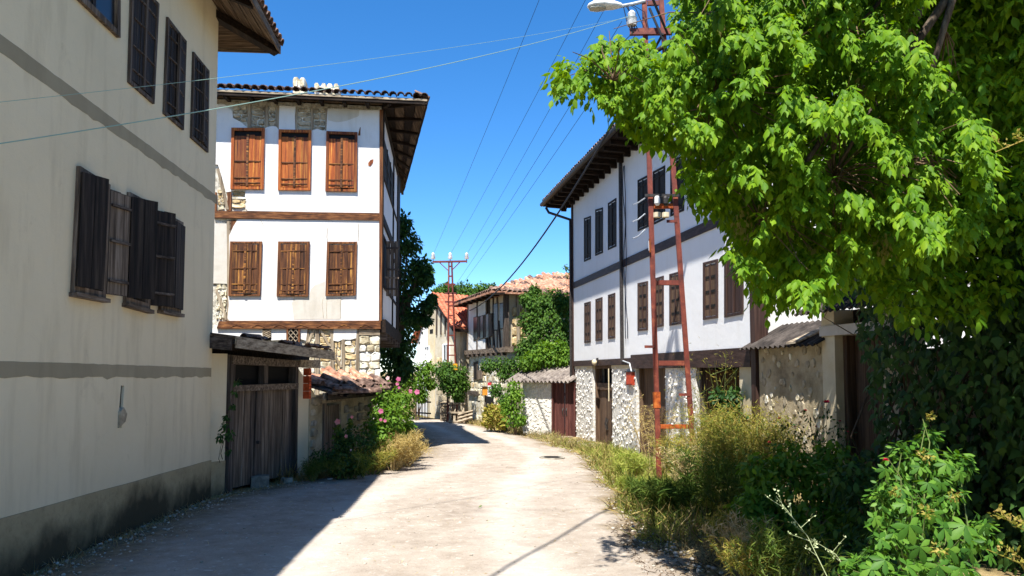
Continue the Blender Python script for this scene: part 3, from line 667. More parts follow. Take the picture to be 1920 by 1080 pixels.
    # --- windows
    for q in ([(165, 830), (403, 832), (412, 390), (173, 388)], [(508, 838), (742, 840), (750, 405), (514, 400)], [(850, 846), (1078, 850), (1082, 420), (858, 412)]):
        shutter_window(th, fr, H3(q), WV['pine']['z'], WV['pine']['z'], 2, (.05, .15, .47), .085, .045, -.02, .06, .035, ajar=1, wbat=WV['pinedark']['x'])
    for q in ([(135, 645), (343, 645), (355, 290), (147, 290)], [(450, 648), (657, 648), (665, 290), (460, 290)], [(768, 645), (966, 642), (974, 292), (779, 292)]):
        shutter_window(th, fr, H4(q), WV['beam']['z'], WV['pinedark']['z'], 2, (.06, .18, .5, .85), .08, .035, -.02, .055, .035, wbat=WV['pinedark']['x'])
    # small grille and lattice openings
    q = RECT(H4, 357, 860, 412, 935); part('vent_opening', MB().quadbox(fr, q, -.02, .006), m_dark, th)
    for k in range(6):
        t = k / 6; part('grille_bar', MB().tube([fr.pt(*bil(q, 0, t), .02), fr.pt(*bil(q, 1, min(1, t + .35)), .02)], .018, 4), WV['pale']['x'], th)
    q = RECT(H4, 513, 848, 603, 962); mb = MB(); frame_bars(mb, fr, q, .14, .06, -.02, .05); f = part('window_frame', mb, WV['beam']['z'], th)
    part('window_opening', MB().quadbox(fr, sub(q, .14, .86, .06, .94), -.02, .008), m_dark, f)
    for k in range(-2, 4):
        for sgn in (1, -1):
            t0, t1 = k * .33, k * .33 + .66; s0, s1 = (.14, .86) if sgn > 0 else (.86, .14)
            # clip to the frame
            ts = [(s0 + (s1 - s0) * (x - t0) / (t1 - t0), x) for x in (max(.06, t0), min(.94, t1))]
            if ts[1][1] > ts[0][1] + .05: part('lattice_bar', MB().tube([fr.pt(*bil(q, *ts[0]), .03), fr.pt(*bil(q, *ts[1]), .03)], .012, 4), WV['pale']['x'], f)
    # --- side wall along the street
    def S(q, w=0): return fs.hits(q, w)
    sz = lambda y: S([(716, y)])[0][1]
    zt2 = ztop + .05
    part('side_wall', MB().box(fs, .02, slen - .02, sz(604), zt2, -.1, -.012), m_white2, th)
    # storey heights by the near corner, carried back horizontally
    zb1, zb2 = sz(402), sz(411); zl1, zl2 = sz(602), sz(616)
    for (u0, u1, m) in ((.0, .14, 'eave'), (slen - 1.3, slen, 'eave'), (slen * .55, slen * .55 + .16, 'eave')):
        part('side_post', MB().box(fs, u0 + .002, u1, zl2, zt2, -.05, .03), WV[m]['z'], th)
    for (z0, z1, ww) in ((zb2 - .05, zb1 + .05, .035), (zl2 - .12, zl1 + .03, .12), (zt2 - .16, zt2 - .01, .04)):
        part('side_beam', MB().box(fs, .003, slen + .003, z0, z1, -.05, ww), WV['eave']['y'], th)
    for (z0, z1, u0, u1) in ((zb1 + 1.1, zb1 + 1.16, .14, slen - 1.3), (zl1 + .95, zl1 + 1.02, .14, slen - 1.3), (zl1 + 2.3, zl1 + 2.36, .14, slen - 1.3)):
        part('side_rail', MB().box(fs, u0, u1, z0, z1, -.05, .026), WV['eave']['y'], th)
    # open balcony bay with dark glazing above, shuttered window below
    part('balcony_opening', MB().box(fs, .2, slen * .54, zb1 + 1.17, zb1 + 2.25, -.05, -.004), m_void, th)
    for k in range(3): part('glazing_bar', MB().box(fs, .2 + k * slen * .17, .27 + k * slen * .17, zb1 + 1.16, zb1 + 2.25, -.05, .02), WV['charred']['z'], th)
    part('glazing_bar', MB().box(fs, .2, slen * .54, zb1 + 1.66, zb1 + 1.72, -.05, .018), WV['charred']['y'], th)
    part('window_opening', MB().box(fs, .5, 3.2, zl1 + 1.03, zl1 + 2.28, -.05, -.003), m_dark, th)
    sh = part('shutter', MB().bar(fs.pt(.8, zl1 + 1.25, .03), fs.pt(.8 + .1, zl1 + 1.25, .40), .02, .05), WV['grey']['z'], th)
    for k in range(3):
        part('plank', MB().bar(fs.pt(1.0, zl1 + .75 + 0, .10 + k * .11), fs.pt(1.0, zl1 + 2.3, .10 + k * .11), .1, .025, up=tuple(fs.u)), WV['grey']['z'], sh)
    for z in (.95, 1.5, 2.1): part('batten', MB().bar(fs.pt(.97, zl1 + z, .04), fs.pt(.97, zl1 + z, .40), .03, .05), WV['greydark']['x'], sh)
    # projecting joist ends under the side
    for k in range(6): part('joist', MB().box(fs, .2 + k * 1.2, .36 + k * 1.2, zl2 - .32, zl2 - .12, -.9, .14), WV['greydark']['x'], th)
    # --- roof
    ue, ze = fr.hit(801, 190, .56); E1 = fr.pt(ue, ze, .56); E0 = fr.pt(LW - .7, ze, .56)
    d = ray(755, 362); t = (ze - EYE.z) / d.z; E2 = EYE + d * t
    E2.z = ze; E3 = E2 + (E0 - E1) * .9
    top = fr.pt(-4, ze + 1.5, -4.4); top2 = fr.pt(-5, ze + 1.5, -4.4)
    zt_ = Vector((0, 0, .06)); e = [E0 + zt_, E1 + zt_, E2 + zt_, E3 + zt_]; lo = [E0, E1, E2, E3]
    mb = MB().add(e + [top2, top] + lo, [(0, 1, 5, 4), (1, 2, 5), (2, 3, 4, 5), (3, 0, 4), (0, 1, 7, 6), (1, 2, 8, 7), (2, 3, 9, 8), (3, 0, 6, 9)])
    rf = part('roof', mb, m_tileold, th)
    def soff(a, b, c, dd, n, m, name='soffit_board'):
        for k in range(n):
            x0, x1 = k / n + .004, (k + 1) / n - .012
            pts = [a.lerp(b, x0), a.lerp(b, x1), dd.lerp(c, x1), dd.lerp(c, x0)]
            part(name, MB().hexa([p + Vector((0, 0, .0)) for p in pts] + [p + Vector((0, 0, .025)) for p in pts]), WV['eave'][m] if random.random() < .7 else WV['soffit'][m], rf)
    W0, W1, W2 = fr.pt(LW, ztop + .12, 0), fr.pt(0, ztop + .12, 0), fs.pt(slen, ztop + .12, 0)
    dz = Vector((0, 0, -.03))
    soff(W0, E0 + dz, E1 + dz, W1, 4, 'x'); soff(W1, E1 + dz, E2 + dz, W2, 4, 'y')
    for k in range(15):
        u = LW + .3 + k * .6
        if u < ue - .1: part('rafter', MB().bar(fr.pt(min(u, 0), ztop + .06, 0), fr.pt(u, ze - .07, .5), .09, .09), WV['eave']['x'], rf)
    for k in range(9):
        t = k / 8; a = W1.lerp(W2, t); b = E1.lerp(E2, t); part('rafter', MB().bar(a + Vector((0, 0, -.06)), a.lerp(b, .96) + Vector((0, 0, -.05)), .09, .09), WV['eave']['x'], rf)
    part('fascia', MB().bar(E0 + Vector((0, 0, .03)), E1 + Vector((0, 0, .03)), .03, .06), WV['pale']['x'], rf); part('fascia', MB().bar(E0 + fr.n * -.02 - Vector((0, 0, .04)), E1 + fr.n * -.02 - Vector((0, 0, .04)), .03, .08), WV['eave']['x'], rf); part('fascia', MB().bar(E1 + fr.u * .005, E2, .03, .11), WV['eave']['y'], rf)
    upv = (top - E1) - fr.u * (top - E1).dot(fr.u)
    lay_tiles(rf, T_OLD, fr.pt(-5.2, ze + .11, .62), fr.pt(ue + .03, ze + .11, .62), upv, 31, 3, .3, .05, .0)
    ups = (top - E1); ups = Vector((-.95, -.1, .35)); lay_tiles(rf, T_OLD, E1 + Vector((.05, 0, .09)), E2 + Vector((.05, 0, .09)), ups, 42, 1, .3, .04)
    # chimneys
    def chim(x0, x1, y0, Z, n):
        a, b = P(x0, y0, Z), P(x1, y0, Z); cc = (a + b) / 2; wd = b.x - a.x
        base = MB().box(Frame((cc.x, cc.y, 0), 82.6), -wd / 2 + .03, wd / 2 - .03, ze + .1, a.z - .12, -.25, .25); ch = part('chimney', base, m_stone, rf)
        for k in range(n):
            x = -wd / 2 + wd * (k + .5) / n; f2 = Frame((cc.x, cc.y, 0), 82.6)
            part('chimney_stone', MB().block(f2, [(x - wd / n / 2 + .01, a.z - .32), (x + wd / n / 2 - .01, a.z - .32), (x + wd / n / 2 - .02, a.z), (x - wd / n / 2 + .01, a.z)], -.28, .28, .1, .015), m_stone, ch)
    chim(550.7, 575, 150, 21.2, 2); chim(591, 638, 161, 21.2, 4)
    return fr, fs
FW, FS = timber_house()

# ================================================================== wooden yard gate with canopy
def gateway():
    a, b = P(415, 697, 13.0), P(553, 697, 15.3); az = math.degrees(math.atan2(b.x - a.x, b.y - a.y)); fr = Frame((a.x, a.y, 0), az)
    H = lambda pts, w=0: fr.hits([Z5(*p) for p in pts], w)
    th = thing('yard_gate', 'weathered wooden double yard gate under a sagging board canopy between beige plaster pillars', 'gate', fr.pt(1.2, gz(14), 0))
    lower = lambda q, dv=.35: [(q[0][0], q[0][1] - dv), (q[1][0], q[1][1] - dv), q[2], q[3]]
    part('pillar', MB().quadbox(fr, lower(H([(30, 1000), (118, 1030), (140, 250), (52, 248)])), -.3, .0), m_left, th)
    part('pillar', MB().quadbox(fr, lower(H([(512, 925), (640, 905), (640, 500), (526, 320)])), -.3, .02), m_left, th)
    part('pillar_base', MB().quadbox(fr, lower(H([(30, 1000), (116, 1030), (124, 850), (36, 860)])), -.05, .015), m_plinth, th)
    q = H([(128, 1000), (152, 1000), (172, 255), (148, 255)]); part('gate_post', MB().quadbox(fr, lower(q), -.12, .05), WV['greydark']['z'], th)
    q = H([(508, 925), (520, 920), (528, 290), (514, 290)]); part('gate_post', MB().quadbox(fr, lower(q, .2), -.12, .05), WV['greydark']['z'], th)
    part('lintel', MB().quadbox(fr, H([(150, 308), (526, 325), (526, 290), (150, 258)]), -.14, .08), WV['grey']['x'], th)
    part('lintel', MB().quadbox(fr, H([(526, 325), (640, 330), (640, 285), (528, 285)]), -.14, .10), WV['pale']['x'], th)
    part('canopy_backing', MB().quadbox(fr, H([(100, 264), (640, 300), (640, 235), (60, 165)]), -.22, -.17), WV['charred']['x'], th)
    part('transom', MB().quadbox(fr, H([(155, 462), (524, 448), (526, 415), (160, 428)]), -.1, .06), WV['grey']['x'], th)
    part('mullion', MB().quadbox(fr, H([(340, 420), (362, 420), (364, 310), (342, 310)]), -.1, .02), WV['greydark']['z'], th)
    part('opening', MB().quadbox(fr, H([(165, 430), (524, 420), (526, 300), (170, 300)]), -.2, -.15), m_dark, th)
    part('gate_backing', MB().quadbox(fr, lower(H([(106, 1025), (508, 928), (524, 440), (150, 450)])), -.3, -.25), m_dark, th)  # added dark sheet, keeps lit ground from showing through the gate gaps
    for (q, n) in (([(106, 1025), (288, 985), (306, 455), (150, 462)], 5), ([(290, 980), (508, 928), (524, 448), (310, 455)], 6)):
        qq = H(q); gl = part('gate_leaf', MB().quadbox(fr, sub(qq, .02, .98, .22, .26), -.1, -.06).quadbox(fr, sub(qq, .02, .98, .75, .79), -.1, -.06), WV['greydark']['x'], th)
        e = np.cumsum([0] + [random.uniform(.75, 1.3) for _ in range(n)]); e /= e[-1]
        for k in range(n):
            part('plank', MB().quadbox(fr, sub(qq, e[k] + .006, e[k + 1] - .006, random.uniform(0, .012), 1), -.06, -.03 + random.uniform(-.006, .006)), WV['greydark' if random.random() < .2 else 'grey']['z'], gl)
        part('latch', MB().quadbox(fr, sub(qq, .04, .1, .42, .45), -.03, .03), m_iron, gl)
    # canopy
    wf = .62
    F0, F1 = H([(182, 158)], wf)[0], H([(735, 245)], wf)[0]; B0, B1 = H([(20, 170)])[0], H([(700, 235)])[0]
    K0, K1 = H([(182, 240)], wf)[0], H([(735, 290)], wf)[0]
    cp = part('canopy', MB().hexa([fr.pt(F0[0] - .02, F0[1] + .0, wf), fr.pt(F1[0], F1[1], wf), fr.pt(F1[0] - .1, F1[1] + .12, -.5), fr.pt(F0[0] - .02, F0[1] + .14, -.5)] + [fr.pt(F0[0] - .02, F0[1] + .03, wf), fr.pt(F1[0], F1[1] + .03, wf), fr.pt(F1[0] - .1, F1[1] + .15, -.5), fr.pt(F0[0] - .02, F0[1] + .17, -.5)]), WV['greydark']['y'], th)
    hgt = F0[1] - K0[1]
    part('canopy_fascia', MB().quadbox(fr, [(F0[0], F0[1] - hgt * .72), (F1[0], F1[1] - hgt * .62), (F1[0], F1[1] + .02), (F0[0], F0[1] + .02)], wf + .002, wf + .035), WV['pale']['y'], cp)
    part('end_board', MB().hexa([fr.pt(F0[0] - .03, F0[1] - hgt * .9, wf - .05), fr.pt(F0[0] - .03, F0[1] + .0, wf - .05), fr.pt(F0[0] - .03, F0[1] + .1, -.45), fr.pt(F0[0] - .03, F0[1] - hgt * .9 + .1, -.45), fr.pt(F0[0], F0[1] - hgt * .9, wf - .05), fr.pt(F0[0], F0[1], wf - .05), fr.pt(F0[0], F0[1] + .1, -.45), fr.pt(F0[0], F0[1] - hgt * .9 + .1, -.45)]), WV['greydark']['x'], cp)
    for k in range(6):
        t = k / 5; u = F0[0] + .1 + (F1[0] - F0[0] - .2) * t; z = F0[1] + (F1[1] - F0[1]) * t
        part('joist', MB().bar(fr.pt(u, z - .06, wf - .05), fr.pt(u, z + .04, -.4), .07, .08), WV['greydark']['x'], cp)
    for k in range(16):   # broken tiles and rotten board ends lying along the edge
        t = random.random(); u = F0[0] + .05 + (F1[0] - F0[0]) * (.12 + .9 * t); z = F0[1] + (F1[1] - F0[1]) * (.12 + .9 * t)
        m = mat_axes(fr.pt(u, z + .05, wf - random.uniform(.0, .35)), fr.u + Vector((random.uniform(-.5, .5), random.uniform(-.5, .5), random.uniform(-.1, .1))), Vector((random.uniform(-.2, .2), random.uniform(-.2, .2), 1))) @ Matrix.Diagonal((random.uniform(.4, 1), .8, random.uniform(.4, .8), 1))
        inst('tile_shard', T_OLD, cp, m)
    # gap stones under the leaf
    return fr
FG = gateway()
# hollow bricks stacked on the pillar
def hollow_bricks():
    pass
a_ = P(576, 748, 15.35); fb = Frame((a_.x, a_.y, 0), FG.az)
th = thing('brick_stack', 'narrow stack of orange hollow bricks between the gate pillar and the rubble wall', 'bricks', fb.pt(.1, a_.z, 0))
zt0, zt1 = a_.z, P(576, 690, 15.35).z
for k in range(4):
    z0 = zt0 + (zt1 - zt0) * k / 4; mb = MB().box(fb, 0, .08, z0 + .004, z0 + (zt1 - zt0) / 4 - .004, -.1, .04)
    br = part('brick', mb, m_hollow, th)
    for j in range(2): part('brick_groove', MB().box(fb, .01, .07, z0 + .03 + j * .06, z0 + .045 + j * .06, .035, .0415), WV['eave']['x'], br)

# ================================================================== rubble wall with small door and tile coping
def rubble():
    a, b = P(586, 697, 15.9), P(700, 697, 18.7); az = math.degrees(math.atan2(b.x - a.x, b.y - a.y)); fr = Frame((a.x, a.y, 0), az)
    H = lambda pts, w=0: fr.hits(pts, w)
    th = thing('rubble_wall', 'crumbling rubble wall with a small plank door under a broken tile coping beside hollyhocks', 'wall', fr.pt(1.5, gz(17), 0))
    L = (b - a).length; z1 = H([(640, 735)])[0][1]; g0 = gz(17) - .3
    door = H([(609, 850), (640, 845), (640, 752), (609, 756)]); door = [(door[0][0], g0 + .1), (door[1][0], g0 + .1), door[2], door[3]]
    part('wall', MB().holed(fr, [(-.1, g0), (L, g0), (L, z1), (-.1, z1 - .1)], [door], 0, .4), m_wallold, th)
    part('door_void', MB().quadbox(fr, sub(door, .02, .98, 0, .98), -.4, -.38), m_dark, th)
    d = part('door', MB().quadbox(fr, sub(door, 0, 1, .2, .25), -.1, -.07).quadbox(fr, sub(door, 0, 1, .75, .8), -.1, -.07), WV['greydark']['x'], th)
    for k in range(3): part('plank', MB().quadbox(fr, sub(door, k / 3 + .01, (k + 1) / 3 - .02, 0, .96), -.07, -.04), WV['grey']['z'], d)
    part('door_post', MB().quadbox(fr, [(door[0][0] - .1, g0), (door[0][0], g0), (door[3][0], door[3][1]), (door[3][0] - .1, door[3][1])], -.1, .05), WV['grey']['z'], th)
    part('lintel', MB().quadbox(fr, [(door[3][0] - .25, door[3][1]), (door[2][0] + .25, door[2][1] + .02), (door[2][0] + .25, door[2][1] + .17), (door[3][0] - .25, door[3][1] + .15)], -.2, .07), WV['pale']['x'], th)
    # stones
    for j in range(9):
        z = g0 + .25 + j * .22; u = -.05
        while u < L - .1:
            wd = random.uniform(.16, .4); h = random.uniform(.13, .2)
            if not (door[0][0] - .15 < u + wd and u < door[1][0] + .02 and z < door[2][1] + .2) and z + h < z1 and random.random() < .85:
                q = [(u, z), (u + wd * .94, z + random.uniform(-.02, .02)), (u + wd * .92, z + h), (u + .01, z + h + random.uniform(-.02, .02))]
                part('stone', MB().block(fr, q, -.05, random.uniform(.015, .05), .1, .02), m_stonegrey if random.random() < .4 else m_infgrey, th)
            u += wd
    # coping of old tiles
    wf = .5; e0, e1 = H([(590, 741)], wf)[0], H([(684, 716)], wf)[0]
    ze = P(640, 733, 16.6).z
    A, B = fr.pt(-.05, ze, wf), fr.pt(L + .1, ze, wf); Rg = Vector((0, 0, .24)) - fr.n * .9
    cp = part('coping', MB().hexa([A, B, B + Rg, A + Rg] + [p - Vector((0, 0, .05)) for p in (A, B, B + Rg, A + Rg)]), WV['greydark']['y'], th)
    part('coping_board', MB().bar(fr.pt(-.05, ze - .09, .3), fr.pt(L, ze - .05, .3), .05, .14), WV['pale']['y'], cp)
    part('gable_plaster', MB().hexa([fr.pt(L - .25, ze - .4, .1), fr.pt(L + .02, ze - .4, .1), fr.pt(L + .02, ze - .02, .4), fr.pt(L - .25, ze - .02, .4), fr.pt(L - .25, ze - .4, -.4), fr.pt(L + .02, ze - .4, -.4), fr.pt(L + .02, ze + .3, -.45), fr.pt(L - .25, ze + .3, -.45)]), m_cream, cp)
    lay_tiles(cp, T_OLD, A + Vector((0, 0, .04)), B + Vector((0, 0, .03)), Rg, 14, 2, .3, .35, .02, .25)
    lay_tiles(cp, T_PALE, A + Vector((0, 0, .02)), B + Vector((0, 0, .02)), Rg, 14, 4, .26, .4, .0, .25, 2)
    for k in range(10):
        m = mat_axes(fr.pt(random.uniform(0, L * .7), ze - .02 + random.uniform(-.03, .06), wf - .1 + random.uniform(-.05, .1)), fr.u * random.uniform(.3, 1) + fr.n * .5, Vector((random.uniform(-.3, .3), random.uniform(-.3, .3), 1))); inst('tile_shard', T_OLD, cp, m)
    # roof over the rear of the shed wall: old timber bits
    for k in range(9):
        u = -.1 + k * .3; part('rotten_board', MB().bar(fr.pt(u, ze - .03 - random.uniform(0, .08), wf + random.uniform(-.05, .06)), fr.pt(u + random.uniform(.5, .9), ze + random.uniform(-.12, .05), wf - random.uniform(.05, .35)), random.uniform(.08, .16), .025), WV['eave' if k % 3 else 'greydark']['y'], cp)
    part('coping_under_board', MB().bar(fr.pt(-.05, ze - .1, wf - .12), fr.pt(L * .8, ze - .07, wf - .12), .03, .16), WV['charred']['y'], cp)  # dark rotten wood on the underside of the coping
    return fr
FR = rubble()
# ================================================================== white house with brown shutters on the other side
def brown_house():
    fr = Frame((.9847 * 7, .1744 * 7, 0), -10.04, -1)
    H = fr.hits
    th = thing('house', 'white house with dark brown shutters, wide dark eaves and rubble stone ground floor', 'house', fr.pt(20, gz(20), -3))
    uf, un = fr.hit(1076, 680)[0], fr.hit(1413, 664)[0]
    ztop = fr.hit(1077, 389)[1] + .35; zb = fr.hit(1077, 678)[1]; g0 = gz(24) - .5
    part('wall', MB().box(fr, un, uf, zb, ztop, -.3, 0), m_white2, th)
    A, B, C, D = fr.pt(un, 0, -.3), fr.pt(uf, 0, -.3), fr.pt(uf, 0, -9), fr.pt(un, 0, -9)
    part('body', footprint(MB(), [(p.x, p.y) for p in (A, B, C, D)], zb - .05, ztop), m_white, th)
    part('cellar_wall', footprint(MB(), [(p.x, p.y) for p in (fr.pt(un + .3, 0, -1.2), fr.pt(uf - .1, 0, -1.2), fr.pt(uf - .1, 0, -8.8), fr.pt(un + .3, 0, -8.8))], g0, zb - .052), m_void, th)
    part('end_wall', MB().box(fr, uf - .3, uf - .004, g0, zb - .055, -8.8, -.31), m_pier, th)
    part('end_wall', MB().box(fr, un + .004, un + .3, g0, zb - .055, -8.8, -.31), m_pier, th)
    # dark timbers
    band = fr.hit(1077, 535)[1]
    part('timber_band', MB().box(fr, un, uf, band - .11, band + .11, -.05, .03), WV['brown']['y'], th)
    zs = fr.hit(1250, 673)[1]
    part('timber_band', MB().box(fr, un, uf, zb - .17, zb + .02, -.3, .035), WV['brown']['y'], th)
    q = H([(1185, 690), (1304, 690), (1304, 664), (1185, 664)]); part('timber_band', MB().box(fr, q[1][0] - 2.6, q[0][0], zb - .28, zb + .10, -.3, .04), WV['brown']['y'], th)
    part('corner_post', MB().box(fr, uf - .02, uf + .14, g0, ztop, -.16, .05), WV['brown']['z'], th)
    part('corner_post', MB().box(fr, un - .16, un + .02, g0, ztop, -.22, .05), WV['brown']['z'], th)
    # far gutter bracket and pipe
    e0 = fr.hit(1018, 385, .85)
    part('downpipe', MB().tube([fr.pt(e0[0] - .3, e0[1] - .15, .80), fr.pt(e0[0] - .35, e0[1] - .35, .7), fr.pt(uf + .08, ztop - .75, .1), fr.pt(uf + .07, ztop - 1.1, .09), fr.pt(uf + .07, g0 + .6, .09)], .05, 7), m_iron, th)
    up_ = fr.hit(1169, 500)[0]
    part('downpipe', MB().tube([fr.pt(up_, ztop - .1, .07), fr.pt(up_, zb - .1, .07)], .055, 7), m_iron, th)
    # loose wires along the wall
    for k in range(2):
        pts = [fr.pt(up_ - .25 + .06 * math.sin(i * 1.3 + k * 2) - .12 * k, ztop - .4 - i * .42, .05 + .02 * math.sin(i)) for i in range(13)]; part('wire', MB().tube(pts, .012, 4), m_wire, th)
    pts = [fr.pt(up_ + .12 + .07 * math.sin(i * 2.1), zb + 1.9 - i * .17, .05) for i in range(12)]; part('wire', MB().tube(pts, .014, 4), m_plaswhite, th)
    # windows: upper then lower
    ups = [[(1095.7, 491), (1108.3, 485.6), (1108.3, 404.7), (1095.7, 409)], [(1116.8, 480), (1130.8, 474), (1130.8, 388.8), (1116.8, 393)], [(1140.7, 469), (1156, 462), (1156, 371), (1140.7, 381)], [(1196.5, 434), (1216.5, 425), (1216.5, 327.5), (1196.5, 338)], [(1225, 422), (1247.5, 411), (1247.5, 310), (1225, 322)], [(1258, 406), (1283, 395), (1283, 289), (1258, 303)], [(1345, 366), (1382, 350), (1382, 228), (1345, 250)]]
    for q in ups: shutter_window(th, fr, H(q), WV['charred']['z'], WV['charred']['z'], 1, (.08, .5, .88), .1, .04, -.02, .02, .008, bat_t=.02)
    los = [[(1096.7, 643), (1108, 642), (1108, 565), (1096.7, 568)], [(1117.8, 639.5), (1130, 638), (1130, 557), (1117.8, 561)], [(1141.4, 635.5), (1154, 634), (1154, 549), (1141.4, 553)], [(1197, 621), (1215.5, 619), (1215.5, 527), (1197, 531)], [(1228.6, 615), (1245, 611), (1245, 517), (1228.6, 522)], [(1256.8, 611), (1279, 607), (1279, 508), (1256.8, 514)], [(1320, 600), (1347, 596), (1347, 485.6), (1320, 492.6)], [(1360, 595.6), (1394.6, 589), (1394.6, 466), (1360, 478)]]
    for k, q in enumerate(los):
        shutter_window(th, fr, H(q), WV['brown']['z'], WV['door']['z'] if k != 7 else WV['brown']['z'], 1, (), .12, .04, -.02, .03, .012)
        if k != 7:
            qq = H(q)
            for t in (.2, .45, .7):
                for s in (.17, .56): part('shutter_slot', MB().quadbox(fr, sub(qq, s, s + .26, t, t + .045), .0, .022), m_dark, th)
    # ground floor piers, doors
    def low(q): 
        q = H(q); return [(q[0][0], g0), (q[1][0], g0), (q[2][0], zb - .172), (q[3][0], zb - .172)]
    zc = zb - .172
    piers = [(1078, 1110.5), (1147, 1192), (1247, 1304), (1386, 1411)]
    stones = []
    for k in range(5):
        bm = bmesh.new(); bmesh.ops.create_icosphere(bm, subdivisions=1, radius=1)
        for v in bm.verts: v.co = v.co * random.uniform(.8, 1.15)
        me = bpy.data.meshes.new('stone'); bm.to_mesh(me); bm.free(); me.materials.append(m_stone); stones.append(me)
    for a, b in piers:
        ua, ub = fr.hit(a, 780)[0], fr.hit(b, 780)[0]
        pm = part('pier', MB().box(fr, ub, ua, g0, zc, -.45, -.02), m_pier if a != 1386 else m_cream, th)
        if a != 1386:
            mb = MB(); n = int((ua - ub) * 95)
            for i in range(n):
                u, z, r = random.uniform(ub + .03, ua - .03), random.uniform(g0 + .3, zc - .05), random.uniform(.03, .085)
                k = 6; pl = [(u + r * random.uniform(.7, 1.2) * math.cos(6.283 * j / k), z + r * random.uniform(.5, .95) * math.sin(6.283 * j / k)) for j in range(k)]
                d = random.uniform(-.004, .012); mb.add([fr.pt(x, y, -.03) for x, y in pl] + [fr.pt(u + (x - u) * .65, z + (y - z) * .65, d) for x, y in pl], [tuple(range(k, 2 * k))] + [(j, (j + 1) % k, k + (j + 1) % k, k + j) for j in range(k)])
            part('rubble_facing', mb, m_rubble, pm, kind='stuff')
            part('pier_cap', MB().box(fr, ub - .01, ua + .01, zc - .1, zc - .003, -.4, .0), m_cream, pm)
    def door(x0, x1, leafs, mat, transom=True, closed=True, rec=-.2):
        u0, u1 = fr.hit(x0, 780)[0], fr.hit(x1, 780)[0]; zt = zc
        f = MB().box(fr, u0 - .09, u0, g0, zt, rec - .1, rec + .1).box(fr, u1, u1 + .09, g0, zt, rec - .1, rec + .1).box(fr, u1 + .09, u0 - .09, zt - .1, zt, rec - .1, rec + .1)
        fo = part('door_frame', f, WV[mat]['z'], th)
        zd = zt - .1
        if transom:
            zd = zt - .78
            part('transom_bar', MB().box(fr, u1 + .09, u0 - .09, zd, zd + .22, rec - .08, rec + .06), WV[mat]['y'], fo)
            part('transom_void', MB().box(fr, u1 + .09, u0 - .09, zd + .22, zt - .1, rec - .3, rec - .25), m_dark, fo)
            for k in range(7):
                u = u1 + .09 + (u0 - u1 - .18) * (k + .5) / 7; part('grille_bar', MB().tube([fr.pt(u, zd + .22, rec), fr.pt(u + .02, zt - .1, rec)], .012, 4), m_iron, fo)
        if closed:
            dl = part('door', MB().box(fr, u1 + .1, u0 - .1, g0 + .5, g0 + .6, rec - .08, rec - .05), WV[mat]['y'], th)
            for k in range(leafs):
                a = u1 + .09 + (u0 - u1 - .18) * k / leafs; b = u1 + .09 + (u0 - u1 - .18) * (k + 1) / leafs
                part('plank', MB().box(fr, a + .006, b - .006, g0 + .2, zd, rec - .05, rec + random.uniform(-.012, .0)), WV[mat]['z'], dl)
            if transom:
                part('door_pull', MB().tube([fr.pt((u0 + u1) / 2 - .07, g0 + 1.35, rec + .02), fr.pt((u0 + u1) / 2 - .08, g0 + 1.2, rec + .06), fr.pt((u0 + u1) / 2 - .07, g0 + 1.02, rec + .02)], .022, 6), m_iron, dl)
                part('door_pull', MB().tube([fr.pt((u0 + u1) / 2 + .07, g0 + 1.4, rec + .02), fr.pt((u0 + u1) / 2 + .08, g0 + 1.2, rec + .06), fr.pt((u0 + u1) / 2 + .06, g0 + 1.0, rec + .02)], .022, 6), m_iron, dl)
        return u0, u1
    door(1111, 1146.5, 5, 'door'); door(1192.5, 1246.5, 7, 'door', False)
    u0, u1 = door(1305, 1385.5, 6, 'greydark', False, False)
    # half-open leaf in the dark doorway
    ol = part('open_door', MB().bar(fr.pt(u0 - .1, g0 + 1.0, -.2), fr.pt(u0 - .45, g0 + 1.0, -.9), .04, .1), WV['door']['x'], th)
    for k in range(4):
        t0, t1 = k / 4, (k + .93) / 4; a = fr.pt(u0 - .1, 0, -.2).lerp(fr.pt(u0 - .5, 0, -1.0), t0); b = fr.pt(u0 - .1, 0, -.2).lerp(fr.pt(u0 - .5, 0, -1.0), t1)
        part('plank', MB().hexa([Vector((a.x, a.y, g0 + .3)), Vector((b.x, b.y, g0 + .3)), Vector((b.x, b.y, zc - .15)), Vector((a.x, a.y, zc - .15))] + [p + fr.u * -.03 for p in (Vector((a.x, a.y, g0 + .3)), Vector((b.x, b.y, g0 + .3)), Vector((b.x, b.y, zc - .15)), Vector((a.x, a.y, zc - .15)))]), WV['door']['z'], ol)
    # white drain pipe by the first door
    ua = fr.hit(1144.5, 740)[0]; part('drain_pipe', MB().tube([fr.pt(ua, zc - .1, .05), fr.pt(ua, zc - 1.1, .05)], .016, 6), m_cream, th)
    # roof: wide boarded eave
    OV = .85; ze = e0[1]; ue_f = e0[0]; ue_n = un - .8
    rise = .42
    E = [fr.pt(ue_n, ze, OV), fr.pt(ue_f, ze, OV), fr.pt(ue_f, ze, -9.8), fr.pt(ue_n, ze, -9.8)]; t_ = Vector((0, 0, .12))
    r0, r1 = fr.pt(ue_n + 4.5, ze + 2.4, -4.5), fr.pt(ue_f - 4.5, ze + 2.4, -4.5)
    rf = part('roof', MB().add([p + t_ for p in E] + [r0, r1] + E, [(0, 1, 5, 4), (1, 2, 5), (2, 3, 4, 5), (3, 0, 4), (0, 1, 7, 6), (1, 2, 8, 7), (2, 3, 9, 8), (3, 0, 6, 9)]), m_tileold, th)
    zt = ztop + .02
